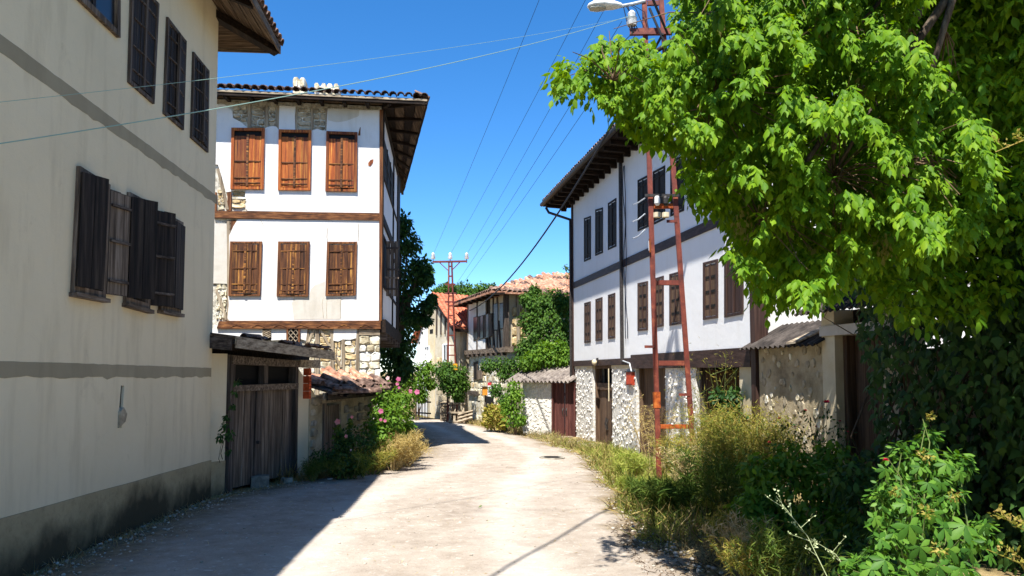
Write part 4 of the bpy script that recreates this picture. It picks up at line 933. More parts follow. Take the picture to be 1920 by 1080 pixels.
    for k in range(4):
        a, b = k / 4, (k + 1) / 4 - .03
        def L(t): return zt + (ze - .0 - zt) * t
        part('soffit_board', MB().hexa([fr.pt(ue_n, L(a) - .02, OV * a), fr.pt(ue_f - .02, L(a) - .02, OV * a), fr.pt(ue_f - .02, L(b) - .02, OV * b), fr.pt(ue_n, L(b) - .02, OV * b), fr.pt(ue_n, L(a), OV * a), fr.pt(ue_f - .02, L(a), OV * a), fr.pt(ue_f - .02, L(b), OV * b), fr.pt(ue_n, L(b), OV * b)]), WV['eave']['y'], rf)
    u = ue_n + .3
    while u < ue_f - .2:
        part('rafter', MB().bar(fr.pt(u, zt - .1, -.02), fr.pt(u, ze - .08, OV - .06), .1, .13), WV['eave']['x'], rf)
        part('rafter_bracket', MB().box(fr, u - .05, u + .05, ztop - .24, ztop - .1, .0, .2), WV['eave']['x'], rf); u += .62
    part('gutter', MB().tube([fr.pt(ue_n, ze + .02, OV + .05), fr.pt(ue_f + .02, ze + .02, OV + .05)], .075, 8), m_iron, rf)
    part('fascia', MB().bar(fr.pt(ue_f + .0, ze + .03, OV), fr.pt(ue_f + .0, ze + .03, -9.8), .03, .16), WV['eave']['x'], rf)
    lay_tiles(rf, T_OLD, fr.pt(un + 1, ze + .12, OV), fr.pt(ue_f, ze + .12, OV), fr.n * -4.5 + Vector((0, 0, 2.3)), int((ue_f - un - 1) / .21), 1, .3, .05)
    # red meter box and wall lamp on their own
    q = H([(1177, 722), (1189, 722), (1189, 698), (1177, 698)]); bx = thing('meter_box', 'small red metal meter box fixed to the stone pier between two wooden doors', 'box', fr.pt(q[0][0], q[0][1], .02))
    b = part('box_body', MB().quadbox(fr, q, -.02, .05), m_redbox, bx); part('box_door', MB().quadbox(fr, sub(q, .12, .88, .1, .9), .05, .06), m_redbox, bx); part('box_hood', MB().quadbox(fr, sub(q, -.08, 1.08, 1.0, 1.08), -.02, .08), m_iron, bx)
    part('conduit', MB().tube([fr.pt(q[2][0] + .05, q[2][1] + .02, .06), fr.pt(q[2][0] + .2, q[2][1] + .25, .06), fr.pt(up_, zb - .05, .06)], .02, 5), m_grey, bx)
    ul, zl = fr.hit(1123, 678); lm = thing('wall_lamp', 'small round pale lamp on the brown beam over the first wooden door', 'lamp', fr.pt(ul, zl - .1, .04))
    part('lamp_base', MB().box(fr, ul - .05, ul + .05, zl - .02, zl + .12, .03, .08), m_iron, lm)
    bm = MB(); rings = [fr.pt(ul, zl + .06, .14), fr.pt(ul, zl + .02, .15), fr.pt(ul, zl - .06, .15), fr.pt(ul, zl - .12, .14)]
    part('lamp_globe', MB().tube(rings, [.03, .085, .085, .03], 8), m_cream, lm, sm=True)
    return fr
FB = brown_house()

# ================================================================== low shed with corrugated roof and red-brown door
def corr_sheet(name, a, b, c, d, waves, mat, th, amp=.03, tk=.012):
    """corrugated sheet: a-b eave, d-c ridge, waves along a-b"""
    a, b, c, d = map(Vector, (a, b, c, d)); nrm = (b - a).cross(d - a).normalized()
    if nrm.z < 0: nrm = -nrm
    n = waves * 6; V = []; 
    for i in range(n + 1):
        t = i / n; o = nrm * (amp * math.sin(t * waves * 2 * math.pi)); V += [a.lerp(b, t) + o, d.lerp(c, t) + o, a.lerp(b, t) + o - nrm * tk, d.lerp(c, t) + o - nrm * tk]
    f = []
    for i in range(n):
        k = i * 4; f += [(k, k + 4, k + 5, k + 1), (k + 2, k + 3, k + 7, k + 6), (k, k + 2, k + 6, k + 4), (k + 1, k + 5, k + 7, k + 3)]
    return part(name, MB().add(V, f), mat, th)
def shed():
    a, b = P(1077.5, 697, 27.1), P(980, 697, 28.5); az = math.degrees(math.atan2(b.x - a.x, b.y - a.y)); fr = Frame((a.x, a.y, 0), az, -1); L = (b - a).length
    th = thing('shed', 'low roughcast shed with grey corrugated roof and a red-brown double door', 'shed', fr.pt(L / 2, gz(28), -1))
    g0 = gz(28) - .25; z1 = fr.hit(1010, 716)[1]; ud = fr.hit(1037, 760)[0]
    part('wall', MB().box(fr, ud, L, g0, z1, -.25, 0).box(fr, L - .25, L, g0, z1, -3, -.25).box(fr, ud, L, g0, z1 + .4, -3.2, -3), m_pier, th)
    mb = MB()
    for i in range(150):
        u, z, r = random.uniform(ud + .1, L - .1), random.uniform(g0 + .4, z1 - .1), random.uniform(.03, .08); k = 6
        pl = [(u + r * random.uniform(.7, 1.2) * math.cos(6.283 * j / k), z + r * random.uniform(.5, .95) * math.sin(6.283 * j / k)) for j in range(k)]
        mb.add([fr.pt(x, y, -.02) for x, y in pl] + [fr.pt(u + (x - u) * .65, z + (y - z) * .65, .02) for x, y in pl], [tuple(range(k, 2 * k))] + [(j, (j + 1) % k, k + (j + 1) % k, k + j) for j in range(k)])
    part('rubble_facing', mb, m_rubble, th, kind='stuff')
    for lf in (0, 1):
        u0, u1 = ud * lf / 2 + .03, ud * (lf + 1) / 2 - .01
        d = part('door', MB().box(fr, u0, u1, g0 + .5, g0 + .6, -.14, -.11).box(fr, u0, u1, z1 - .5, z1 - .4, -.14, -.11), WV['reddoor']['x'], th)
        for k in range(3): part('plank', MB().box(fr, u0 + (u1 - u0) * k / 3 + .004, u0 + (u1 - u0) * (k + 1) / 3 - .004, g0 + .22, z1 - .02, -.11, -.08 + random.uniform(-.005, .005)), WV['reddoor']['z'], d)
        um = ud / 2 + (.08 if lf else -.08); part('door_pull', MB().tube([fr.pt(um, g0 + 1.3, -.08), fr.pt(um, g0 + 1.2, -.03), fr.pt(um, g0 + 1.0, -.08)], .02, 6), m_iron, d)
    part('door_frame', MB().box(fr, ud - .02, ud + .06, g0, z1, -.2, .02).box(fr, -.02, .04, g0, z1, -.2, .02), WV['reddoor']['z'], th)
    A, B = fr.pt(-.05, z1 + .02, .35), fr.pt(L + .6, z1 + .02, .35); up = -fr.n * 1.7 + Vector((0, 0, .62))
    corr_sheet('corrugated_roof', A, B, B + up, A + up, 17, m_corr, th, .05)
    for k in range(4): part('rafter', MB().bar(fr.pt(.2 + k * L / 3.4, z1 - .02, .28), fr.pt(.2 + k * L / 3.4, z1 + .52, -1.3), .06, .07), WV['greydark']['x'], th)
shed()

# ================================================================== garden wall with corrugated coping, and gate with plastered posts
def garden_wall():
    fr = Frame((.9847 * 7, .1744 * 7, 0), -10.04, -1); H = fr.hits
    th = thing('garden_wall', 'mud plastered stone wall with a dark corrugated coping beside the creeper', 'wall', fr.pt(12.2, gz(12), 0))
    u1, u0 = fr.hit(1424, 720)[0], fr.hit(1549, 720)[0]; g0 = gz(12) - .3; zt = fr.hit(1545, 632)[1]
    part('wall', MB().box(fr, u0, u1, g0, zt, -.45, 0), m_wallold, th)
    for i in range(84):
        u, z, r = random.uniform(u0 + .1, u1 - .1), random.uniform(g0 + .5, zt - .1), random.uniform(.035, .09); k = 7; el = random.uniform(.8, 1.6)
        pl = [(u + r * random.uniform(.75, 1.2) * math.cos(6.283 * j / k), z + el * r * random.uniform(.75, 1.2) * math.sin(6.283 * j / k)) for j in range(k)]
        part('stone', MB().add([fr.pt(x, y, -.03) for x, y in pl] + [fr.pt(u + (x - u) * .8, z + (y - z) * .8, random.uniform(.006, .022)) for x, y in pl], [tuple(range(k, 2 * k))] + [(j, (j + 1) % k, k + (j + 1) % k, k + j) for j in range(k)]), m_stonelight if i % 3 else m_stone, th)
    a, b = fr.hit(1414.5, 661, .22), fr.hit(1547, 634, .22); zA = (a[1] + b[1]) / 2
    A, B = fr.pt(u1 + .35, zA, .22), fr.pt(u0 - .1, zA, .22); up = -fr.n * .85 + Vector((0, 0, .46))
    corr_sheet('corrugated_coping', B, A, A + up, B + up, 15, m_corrshaded, th, .028)
    part('coping_patch', MB().hexa([fr.pt(u0 + .45, zA + .03, .24), fr.pt(u0 + .75, zA + .03, .24), fr.pt(u0 + .5, zA + .24, -.15), fr.pt(u0 + .2, zA + .24, -.15)] + [fr.pt(u0 + .45, zA + .06, .24), fr.pt(u0 + .75, zA + .06, .24), fr.pt(u0 + .5, zA + .27, -.15), fr.pt(u0 + .2, zA + .27, -.15)]), WV['pale']['y'], th)
    # gate
    g = thing('gateway', 'garden gateway with pale plastered posts, brown plank door and a small corrugated roof', 'gate', fr.pt(10.8, gz(11), 0))
    pa, pb = fr.hit(1549, 700)[0], fr.hit(1573, 700)[0]; zl0, zl1 = fr.hit(1560, 630)[1], fr.hit(1552, 612)[1]
    zr = fr.hit(1550, 583)[1]
    part('gate_post', MB().box(fr, pb, pa, g0, zr, -.35, .06), m_cream, g)
    part('gate_post', MB().box(fr, pb - 1.45, pb - 1.1, g0, zr, -.35, .06), m_cream, g)
    part('lintel', MB().box(fr, pb - 1.45, pa + .003, zl0, zl1, -.353, .10), m_patch, g)
    d = part('door', MB().box(fr, pb - 1.1, pb, g0 + .5, g0 + .62, -.3, -.26), WV['door']['y'], g)
    for k in range(6): part('plank', MB().box(fr, pb - 1.1 + k * 1.1 / 6 + .004, pb - 1.1 + (k + 1) * 1.1 / 6 - .004, g0, zl0 - .003, -.26, -.23 + random.uniform(-.006, .006)), WV['door']['z'], d)
    part('door_frame', MB().box(fr, pb - .09, pb - .002, g0, zl0 - .003, -.23, -.08).box(fr, pb - 1.1, pb - 1.01, g0, zl0 - .003, -.23, -.08), WV['door']['z'], g)
    part('gap_board', MB().box(fr, pb - 1.1, pb, zl1, zr, -.3, -.27), WV['charred']['y'], g)
    a = fr.hit(1527, 585, .35); zA = a[1]; A, B = fr.pt(pa + .32, zA, .35), fr.pt(pb - 1.7, zA, .35); up = -fr.n * 1.0 + Vector((0, 0, .62))
    corr_sheet('corrugated_roof', B, A, A + up, B + up, 15, m_corrshaded, g, .03)
    # wall carrying on behind the creeper
    w2 = thing('garden_wall', 'low mud plastered wall almost hidden under the dark creeper', 'wall', fr.pt(6, gz(6), 0))
    part('wall', MB().box(fr, -2, pb - 1.46, gz(0) - .5, zt - .25, -.45, 0), m_wallold, w2)
    return fr
FGW = garden_wall()

# ================================================================== old house far down the street
def old_house():
    K, Lp, Rp = P(951, 697, 31.5), P(879, 697, 36), P(1085, 697, 33.2)
    azl = math.degrees(math.atan2(Lp.x - K.x, Lp.y - K.y)); azr = math.degrees(math.atan2(Rp.x - K.x, Rp.y - K.y))
    fl = Frame((K.x, K.y, 0), azl, -1); f2 = Frame((K.x, K.y, 0), azr, 1); LL, LR = (Lp - K).length, (Rp - K).length
    th = thing('house', 'old dilapidated house with bare timbers, missing plaster, dark windows and a bleached tile roof', 'house', Vector((K.x + 1, K.y + 3, gz(33))))
    zj = fl.hit(949, 657)[1]; zt = fl.hit(948, 556)[1] + .1; g0 = gz(33) - .3
    q4 = (K.x + 1.5 - 1.86 * 1.2 + 2.8, K.y + 7)
    body = [(K.x, K.y), (Lp.x, Lp.y), (Lp.x + 3, Lp.y + 2), (Rp.x, Rp.y)]
    part('wall', footprint(MB(), body, g0, zj), m_stone, th)
    ins = [((x - K.x) * .97 + K.x + .04, (y - K.y) * .97 + K.y + .12) for x, y in body]
    part('upper_wall', footprint(MB(), ins, zj, zt + .2), m_old, th)
    # upper left face in grey-white plaster with dark windows; projecting on joists
    part('plaster_skin', MB().box(fl, LL * .46, LL - .01, zj + .12, zt, -.3, .08), m_white, th)
    part('plaster_skin', MB().box(fl, LL * .0 + .2, LL * .44, zj + .12, zt, -.3, .03), m_old, th)
    for (x0, x1, y0, y1) in ((889, 896, 596, 638), (899.5, 906.5, 594, 636), (909.5, 917, 591, 634)):
        q = fl.hits([(x0, y1), (x1, y1 - 2), (x1, y0 - 2), (x0, y0)], .08); f = part('window_frame', MB().quadbox(fl, sub(q, -.12, 1.12, -.03, 1.03), .0, .10), WV['grey']['z'], th); part('pane', MB().quadbox(fl, q, .05, .115), m_glass, f); part('shutter', MB().quadbox(fl, sub(q, 1.15, 1.8, 0, 1), .08, .12), WV['greydark']['z'], th)
    for (x0, x1, y0, y1) in ((927, 934, 571, 619), (938, 947, 570, 616)):
        q = fl.hits([(x0, y1), (x1, y1 - 1), (x1, y0 - 2), (x0, y0)], .03); f = part('window_frame', MB().quadbox(fl, sub(q, -.1, 1.1, -.03, 1.03), .0, .05), WV['charred']['z'], th); part('pane', MB().quadbox(fl, q, .02, .062), m_glass, f)
    for t in (.02, .2, .3, .4, .45, .7, .97):
        part('stud', MB().box(fl, LL * t, LL * t + .13, zj + .1, zt, -.05, .11 if t > .44 else .06), WV['greydark' if t < .9 else 'grey']['z'], th)
    for t in (.12, .27, .37): part('stud', MB().bar(fl.pt(LL * t, zj + .15, .06), fl.pt(LL * t + .25, zj + 1.3, .06), .1, .06), WV['greydark']['z'], th)
    part('jetty_beam', MB().box(fl, -.2, LL + .1, zj - .08, zj + .12, -.2, .2), WV['grey']['y'], th)
    part('jetty_beam', MB().box(f2, -.15, LR * .4, zj - .06, zj + .16, -.2, .14), WV['grey']['x'], th)
    for k in range(8): part('joist', MB().box(fl, .1 + k * LL / 8, .24 + k * LL / 8, zj - .2, zj - .082, -.2, .24), WV['greydark']['x'], th)
    part('corner_post', MB().bar(fl.pt(0, zj + .1, .06), fl.pt(-.02, zt, .06), .2, .2), WV['greydark']['z'], th)
    for t in (.12, .3): part('stud', MB().box(f2, LR * t, LR * t + .14, zj + .15, zt, -.05, .05), WV['pale']['z'], th)
    for j in range(4):
        for k in range(3): u = .25 + k * .42; z = zj + .2 + j * .42; part('infill_stone', MB().block(f2, [(u, z), (u + .38, z), (u + .38, z + .38), (u, z + .38)], -.06, .03, .1, .03), m_infill, th)
    part('window_shutter', MB().box(f2, .75, 1.0, zj + .9, zj + 1.5, -.02, .07), WV['beam']['z'], th)
    # lower street face: boarded window, wood sill
    q = fl.hits([(889, 713), (897, 711), (897, 677), (889, 679)]); part('window_frame', MB().quadbox(fl, q, -.02, .04), WV['grey']['z'], th)
    part('window_opening', MB().quadbox(fl, sub(q, .2, .8, .05, .95), -.02, .05), m_dark, th)
    q = fl.hits([(897.5, 712), (906, 710), (906, 693), (897.5, 695)]); part('shutter', MB().quadbox(fl, q, -.02, .07), WV['grey']['z'], th)
    part('bench_board', MB().box(fl, LL * .7, LL * .98, fl.hit(890, 737)[1] - .1, fl.hit(890, 737)[1] + .1, -.02, .1), WV['greydark']['y'], th)
    q = fl.hits([(907, 778), (926, 783), (926, 745), (911, 742)]); part('cellar_opening', MB().quadbox(fl, q, -.02, .03), m_dark, th)
    for j in range(9):
        z = g0 + .4 + j * .3
        u = .1
        while u < LL - .3:
            wd = random.uniform(.25, .55)
            if z + .3 < zj - .2 and random.random() < .75: part('stone', MB().block(fl, [(u, z), (u + wd * .92, z), (u + wd * .92, z + .26), (u, z + .26)], -.05, random.uniform(.0, .035), .12, .03), m_stone if random.random() < .7 else m_infill, th)
            u += wd
    # roof
    ze = P(853, 571, 36.6).z; dz = Vector((0, 0, .1))
    E1 = P(921, 549, 30.7); E0 = P(852, 571, 36.6); E2 = P(1090, 547, 32.6); E3 = Vector((3.5, 41, ze)); R1, R2 = P(1028, 516, 36.0), P(1110, 516, 36.2)
    for p in (E0, E1, E2): p.z = E1.z
    zz = E1.z; E3.z = zz; E4 = Vector((E0.x + 1.5, E0.y + 4, zz))
    lo = [E0, E1, E2, E3, E4]; hi = [p + dz for p in lo]
    rf = part('roof', MB().add(hi + [R1, R2] + lo, [(0, 1, 5), (1, 2, 6, 5), (2, 3, 6), (3, 4, 5, 6), (4, 0, 5), (0, 1, 8, 7), (1, 2, 9, 8), (2, 3, 10, 9), (3, 4, 11, 10), (4, 0, 7, 11), (7, 8, 9, 10, 11)]), m_tilepale, th)
    up = (R1 - E1) ; d = (E2 - E1).normalized(); up = up - d * up.dot(d)
    n = 17
    for r in range(12):
        t = r / 12; a = (E1 + dz).lerp(R1, t); b = (E2 + dz).lerp(R2, t); nn = max(2, int((b - a).length / .23)); lay_tiles(rf, T_PALE if r % 4 else T_OLD, a, b, up, nn, 1, .3, .16, -.03, .04)
    d = (E1 - E0).normalized(); up2 = R1 - E1; up2 = up2 - d * up2.dot(d); lay_tiles(rf, T_OLD, E0 + dz, E1 + dz, up2, 24, 1, .3, .12, .0)
    for k in range(9): t = k / 8; a = E0.lerp(E1, t); part('rafter', MB().bar(a + Vector((0, 0, -.04)), a - (up2.normalized() * -.0) + (fl.n * -.6) + Vector((0, 0, .0)), .09, .09), WV['eave']['x'], rf)
    return fl, f2
FOL, FOR_ = old_house()

# ================================================================== gabled house with orange tiles
def gable_house():
    N, Fp = P(851, 697, 35.8), P(783, 697, 40.2); az = math.degrees(math.atan2(Fp.x - N.x, Fp.y - N.y)); fr = Frame((N.x, N.y, 0), az, -1); L = (Fp - N).length
    th = thing('house', 'gabled house with bright orange tile roof and half white, half bare block gable wall', 'house', Vector((N.x, N.y + 3, gz(38))))
    g0 = gz(38) - .4; ze = fr.hit(850, 617)[1]; za = fr.hit(811, 563)[1]; ua = fr.hit(811, 563)[0]
    zf = fr.hit(784, 640)[1]
    part('gable_wall', MB().prism(fr, [(0, g0), (L, g0), (L, zf), (ua, za), (0, ze)], -.3, 0), m_old, th)
    us = fr.hit(803, 700)[0]
    part('plaster_skin', MB().prism(fr, [(us, g0), (L, g0), (L, zf), (ua, za - .1), (us, za - .3)], -.01, .02), m_white, th)
    part('plaster_strip', MB().box(fr, us - .9, us - .003, g0, za - 1.3, -.01, .03), m_cream, th)
    for j in range(11):
        z = g0 + .5 + j * .27; u = .12 + (j % 2) * .2
        while u + .4 < us - .95:
            if z + .26 < ze + (za - ze) * (u / ua) - .1: part('wall_block', MB().block(fr, [(u, z), (u + .4, z), (u + .4, z + .25), (u, z + .25)], -.02, .012, .04, .006), m_wallold if (j < 7) else m_infill, th)
            u += .43
    for (q) in ([(830.5, 680), (843, 678), (843, 643), (830.5, 645)], [(796, 676), (805.5, 675), (805.5, 648), (796, 650)]):
        q = fr.hits(q, .03); mb = MB(); frame_bars(mb, fr, q, .15, .08, -.02, .06); f = part('window_frame', mb, m_plaswhite, th)
        part('pane', MB().quadbox(fr, sub(q, .15, .85, .08, .92), -.01, .03), m_glass, f); part('mullion', MB().quadbox(fr, sub(q, .45, .55, .08, .92), .0, .05), m_plaswhite, f)
    q = fr.hits([(806, 626), (812, 625), (812, 617), (806, 618)], .03); part('window_opening', MB().quadbox(fr, q, -.01, .04), m_dark, th)
    for t in (.35, .55, .75): part('gable_post', MB().box(fr, ua * t, ua * t + .12, ze - .2, ze + (za - ze) * t, -.02, .05), WV['greydark']['z'], th)
    b = P(930, 697, 37.6); azf = math.degrees(math.atan2(b.x - N.x, b.y - N.y)); f2 = Frame((N.x, N.y, 0), azf, 1)
    part('front_wall', MB().box(f2, .01, 3.2, g0, ze + .1, -.3, -.01), m_old, th)
    part('back_wall', footprint(MB(), [(Fp.x + .2, Fp.y), (Fp.x + 3, Fp.y + 2.5), (N.x + 3.5, N.y + 3), (N.x + .5, N.y + .5)], g0, ze), m_old, th)
    Ea, Eb = P(849, 617, 35.3), P(849, 617, 35.3) + f2.u * 3.6; Ra = P(809, 556, 38.2); Rb = Ra + f2.u * 3.6; Fa = fr.pt(L + .3, zf - .1, .35); Fb_ = Fa + f2.u * 3.6; dz = Vector((0, 0, .1))
    rf = part('roof', MB().hexa([Ea, Eb, Rb, Ra, Ea + dz, Eb + dz, Rb + dz, Ra + dz]).hexa([Fa, Fb_, Rb + Vector((0, .02, 0)), Ra + Vector((0, .02, 0)), Fa + dz, Fb_ + dz, Rb + dz + Vector((0, .02, 0)), Ra + dz + Vector((0, .02, 0))]), m_tilered, th)
    up = Ra - Ea; d = (Eb - Ea).normalized(); up = up
    rows = 12
    lay_tiles(rf, T_RED, Ea + dz, Eb + dz, up, 13, rows, up.length / rows, .01, -.06)
    part('verge_board', MB().bar(Ea, Ra, .05, .16), WV['eave']['y'], rf)
    part('fascia', MB().bar(Ea - Vector((0, 0, .05)), Eb - Vector((0, 0, .05)), .05, .14), WV['eave']['x'], rf)
    for k in range(7): inst('ridge_tile', T_RED, rf, mat_axes(Ra.lerp(Rb, k / 7) + Vector((0, 0, .06)), f2.u, (0, 0, 1)))
    # satellite dish
    c = fr.pt(fr.hit(809, 668)[0], fr.hit(809, 668)[1], .4); ds = thing('satellite_dish', 'white satellite dish on the white gable wall above the vine', 'satellite dish', c)
    mb = MB(); nseg = 14; V = [Vector((0, 0, 0))]; f = []
    look = Vector((.35, -1, .45)).normalized(); x = look.cross(Vector((0, 0, 1))).normalized(); y = x.cross(look)
    rr = [.15, .28, .38]
    V = [c - look * .1] + [c - look * (.1 - .1 * (r / .38) ** 2) + x * r * math.cos(2 * math.pi * k / nseg) + y * r * math.sin(2 * math.pi * k / nseg) for r in rr for k in range(nseg)]
    f = [(0, 1 + k, 1 + (k + 1) % nseg) for k in range(nseg)] + [(1 + j * nseg + k, 1 + (j + 1) * nseg + k, 1 + (j + 1) * nseg + (k + 1) % nseg, 1 + j * nseg + (k + 1) % nseg) for j in range(2) for k in range(nseg)]
    nb = len(V); V += [v - look * .015 for v in V]; f += [tuple(nb + i for i in reversed(q)) for q in f]
    part('dish', MB().add(V, f), m_plaswhite, ds, sm=True, fixn=False)
    part('feed_arm', MB().tube([c - y * .36 - look * .02, c + look * .35 - y * .1], .015, 5), m_grey, ds); part('feed_horn', MB().tube([c + look * .33 - y * .1, c + look * .42 - y * .06], .035, 6), m_grey, ds)
    part('mount', MB().tube([c - look * .1, fr.pt(fr.hit(809, 668)[0], c.z - .1, 0)], .03, 6), m_grey, ds)
    return fr
FGH = gable_house()

# ================================================================== pylons and wires
def channel(mb, a, b, w=.11, t=.012, facing=(0, -1, 0)):
    a, b = Vector(a), Vector(b); d = (b - a).normalized(); f = Vector(facing); x = d.cross(f).normalized(); f = x.cross(d)
    for (o, sx, sf) in ((Vector((0, 0, 0)), w, t), (x * (w / 2) - f * (w * .25), t, w * .5), (-x * (w / 2) - f * (w * .25), t, w * .5)):
        c = [(-1, -1), (1, -1), (1, 1), (-1, 1)]; mb.hexa([a + o + x * (i * sx / 2) + f * (j * sf / 2) for i, j in c] + [b + o + x * (i * sx / 2) + f * (j * sf / 2) for i, j in c])
    return mb
def insulator(parent, p, s=1.0):
    """pin insulator: three porcelain skirts on a pin"""
    p = Vector(p); b = part('insulator', MB().tube([p, p + Vector((0, 0, .05 * s)), p + Vector((0, 0, .052 * s)), p + Vector((0, 0, .1 * s)), p + Vector((0, 0, .102 * s)), p + Vector((0, 0, .16 * s)), p + Vector((0, 0, .2 * s))], [.06 * s, .075 * s, .045 * s, .07 * s, .04 * s, .055 * s, .02 * s], 8), m_porc, parent, sm=False)
    part('pin', MB().tube([p - Vector((0, 0, .12 * s)), p], .012 * s, 5), m_iron, b); return p + Vector((0, 0, .14 * s))
near = {}
def near_pylon():
    Z = 14.1
    LB, RB = P(1237, 905, Z), P(1306, 890, Z); LB.z = RB.z = gz(Z) - .2
    L0, R0 = P(1208.5, 5, Z), P(1240.5, 5, Z)
    def up(a, b, z): return a + (b - a) * ((z - a.z) / (b.z - a.z))
    ztop = 9.8; LT, RT = up(LB, L0, ztop), up(RB, R0, ztop)
    th = thing('pylon', 'tall rusty red steel ladder pylon rising from weeds with a street lamp at its top', 'pylon', (LB + RB) / 2)
    for a, b in ((LB, LT), (RB, RT)): part('leg', channel(MB(), a, b, .082), m_rust, th)
    def at(zpx, side): z = P(1250, zpx, Z).z; return up(LB, LT, z) if side == 0 else up(RB, RT, z)
    for y in (800, 681, 530, 386, 200, 5, -80):
        a, b = at(y, 0), at(y, 1); d = (b - a).normalized()
        part('rung', channel(MB(), a + d * .055, b - d * .055, .085 if y != 800 else .07), m_rust if y not in (800, 386) else m_rustor, th)
    for (y, s) in ((415, 1), (740, 1), (650, 0)):
        a = at(y, s); part('step_bolt', MB().bar(a - Vector((.2, 0, 0)), a, .03, .05), m_rust, th)
    part('repainted_patch', channel(MB(), at(765, 0) - Vector((0, .008, 0)), at(735, 0) - Vector((0, .008, 0)), .122), m_rustor, th)
    # low cross arm with insulator
    a, b = P(1180, 61, Z), P(1258, 60, Z); part('cross_arm', channel(MB(), a - Vector((0, .05, 0)), b - Vector((0, .05, 0)), .12), m_rust, th)
    near['low'] = insulator(th, P(1184, 58, Z) - Vector((0, .05, -.08)), 1.5)
    # distribution box bar with porcelain fuses
    a, b = at(372, 0) + Vector((-.12, -.07, .04)), at(372, 1) + Vector((.05, -.07, .04))
    part('bracket', MB().bar(a, b, .05, .05), m_iron, th)
    for k, t in enumerate((.35, .6)):
        p = a.lerp(b, t); part('fuse_holder', MB().tube([p - Vector((0, .03, .02)), p - Vector((0, .03, .06)), p - Vector((0, .03, .16)), p - Vector((0, .03, .2))], [.04, .055, .055, .03], 8), m_porc if k == 0 else m_iron, th)
        q = a.lerp(b, t) - Vector((0, 0, .42)); part('fuse_holder', MB().tube([q, q + Vector((0, 0, .09))], .07, 8), m_cream, th)
    for k in range(3): part('wire_tail', MB().tube([a + Vector((-.0, 0, -.05 - .3 * k)), a + Vector((-.14, -.05, -.15 - .32 * k)), a + Vector((-.25, -.08, -.2 - .32 * k))], .012, 4), m_grey, th)
    part('warning_plate', MB().bar(at(470, 0) + Vector((-.06, -.02, 0)), at(452, 0) + Vector((-.06, -.02, 0)), .03, .02), m_sign, th)
    part('wood_strip', MB().bar(at(474, 0) + Vector((-.05, -.03, 0)), at(448, 0) + Vector((-.05, -.03, 0)), .05, .03), WV['pine']['z'], th)
    # top arm
    tz = P(1220, -100, Z).z; a, b = P(1050, -100, Z), P(1400, -100, Z); part('cross_arm', channel(MB(), a, b, .12), m_rust, th)
    for k, x in enumerate((1062, 1163, 1212, 1385)): near[k] = insulator(th, P(x, -100, Z) + Vector((0, 0, .12)), 1.2)
    near['mid'] = P(1205, 30, Z)
    # street lamp head and arm
    lp = thing('street_lamp', 'pale cobra-head street lamp on a short arm at the top of the red pylon', 'street lamp', P(1132, 22, Z))
    part('lamp_arm', MB().tube([P(1163, 12, Z), P(1185, 8, Z), P(1210, 2, Z)], .035, 8), m_grey, lp)
    c0, c1 = P(1101, 12, Z), P(1166, 11, Z); ax = (c1 - c0)
    def shell(zs, ws, ts, name, m):
        mb = MB(); V = []; f = []; n = 14
        for (t, wd, hh, z0) in ts:
            for k in range(n):
                a = 2 * math.pi * k / n; V.append(c0 + ax * t + Vector((0, wd * math.cos(a), z0 + hh * math.sin(a) * (1 if math.sin(a) > 0 else .6))))
        for i in range(len(ts) - 1):
            for k in range(n): f.append((i * n + k, i * n + (k + 1) % n, (i + 1) * n + (k + 1) % n, (i + 1) * n + k))
        f += [tuple(range(n)), tuple(range(len(V) - n, len(V)))]
        return part(name, mb.add(V, f), m, lp, sm=True)
    shell(0, 0, [(0, .02, .02, -.01), (.04, .08, .05, 0), (.2, .14, .09, .01), (.45, .16, .115, .01), (.75, .12, .1, .0), (.95, .07, .06, 0), (1.0, .05, .045, 0)], 'lamp_head', m_lampw)
    shell(0, 0, [(.05, .03, .02, -.05), (.1, .09, .03, -.055), (.3, .12, .05, -.055), (.5, .1, .04, -.05), (.55, .05, .02, -.05)], 'lamp_glass', m_lens)
    # tangle of service wires by the arm
    for k in range(5):
        s = P(1168 + 4 * k, 8, Z); e = P(1180 + 9 * k, 55 + 4 * (k % 3), Z) - Vector((0, .05, 0)); m = s.lerp(e, .5) + Vector((.08 * math.sin(k * 2), -.05, -.12 * math.cos(k)))
        part('service_wire', MB().tube([s, m, e], .009, 4), m_wire, th)
    part('service_wire', MB().tube([P(1216, 20, Z) + Vector((0, -.1, 0)), P(1228, 50, Z) + Vector((0, -.12, 0)), P(1244, 85, Z) + Vector((0, -.12, 0)), P(1250, 120, Z) + Vector((0, -.1, 0))], .025, 5), m_cable, th)
    return th
near_pylon()
far = {}
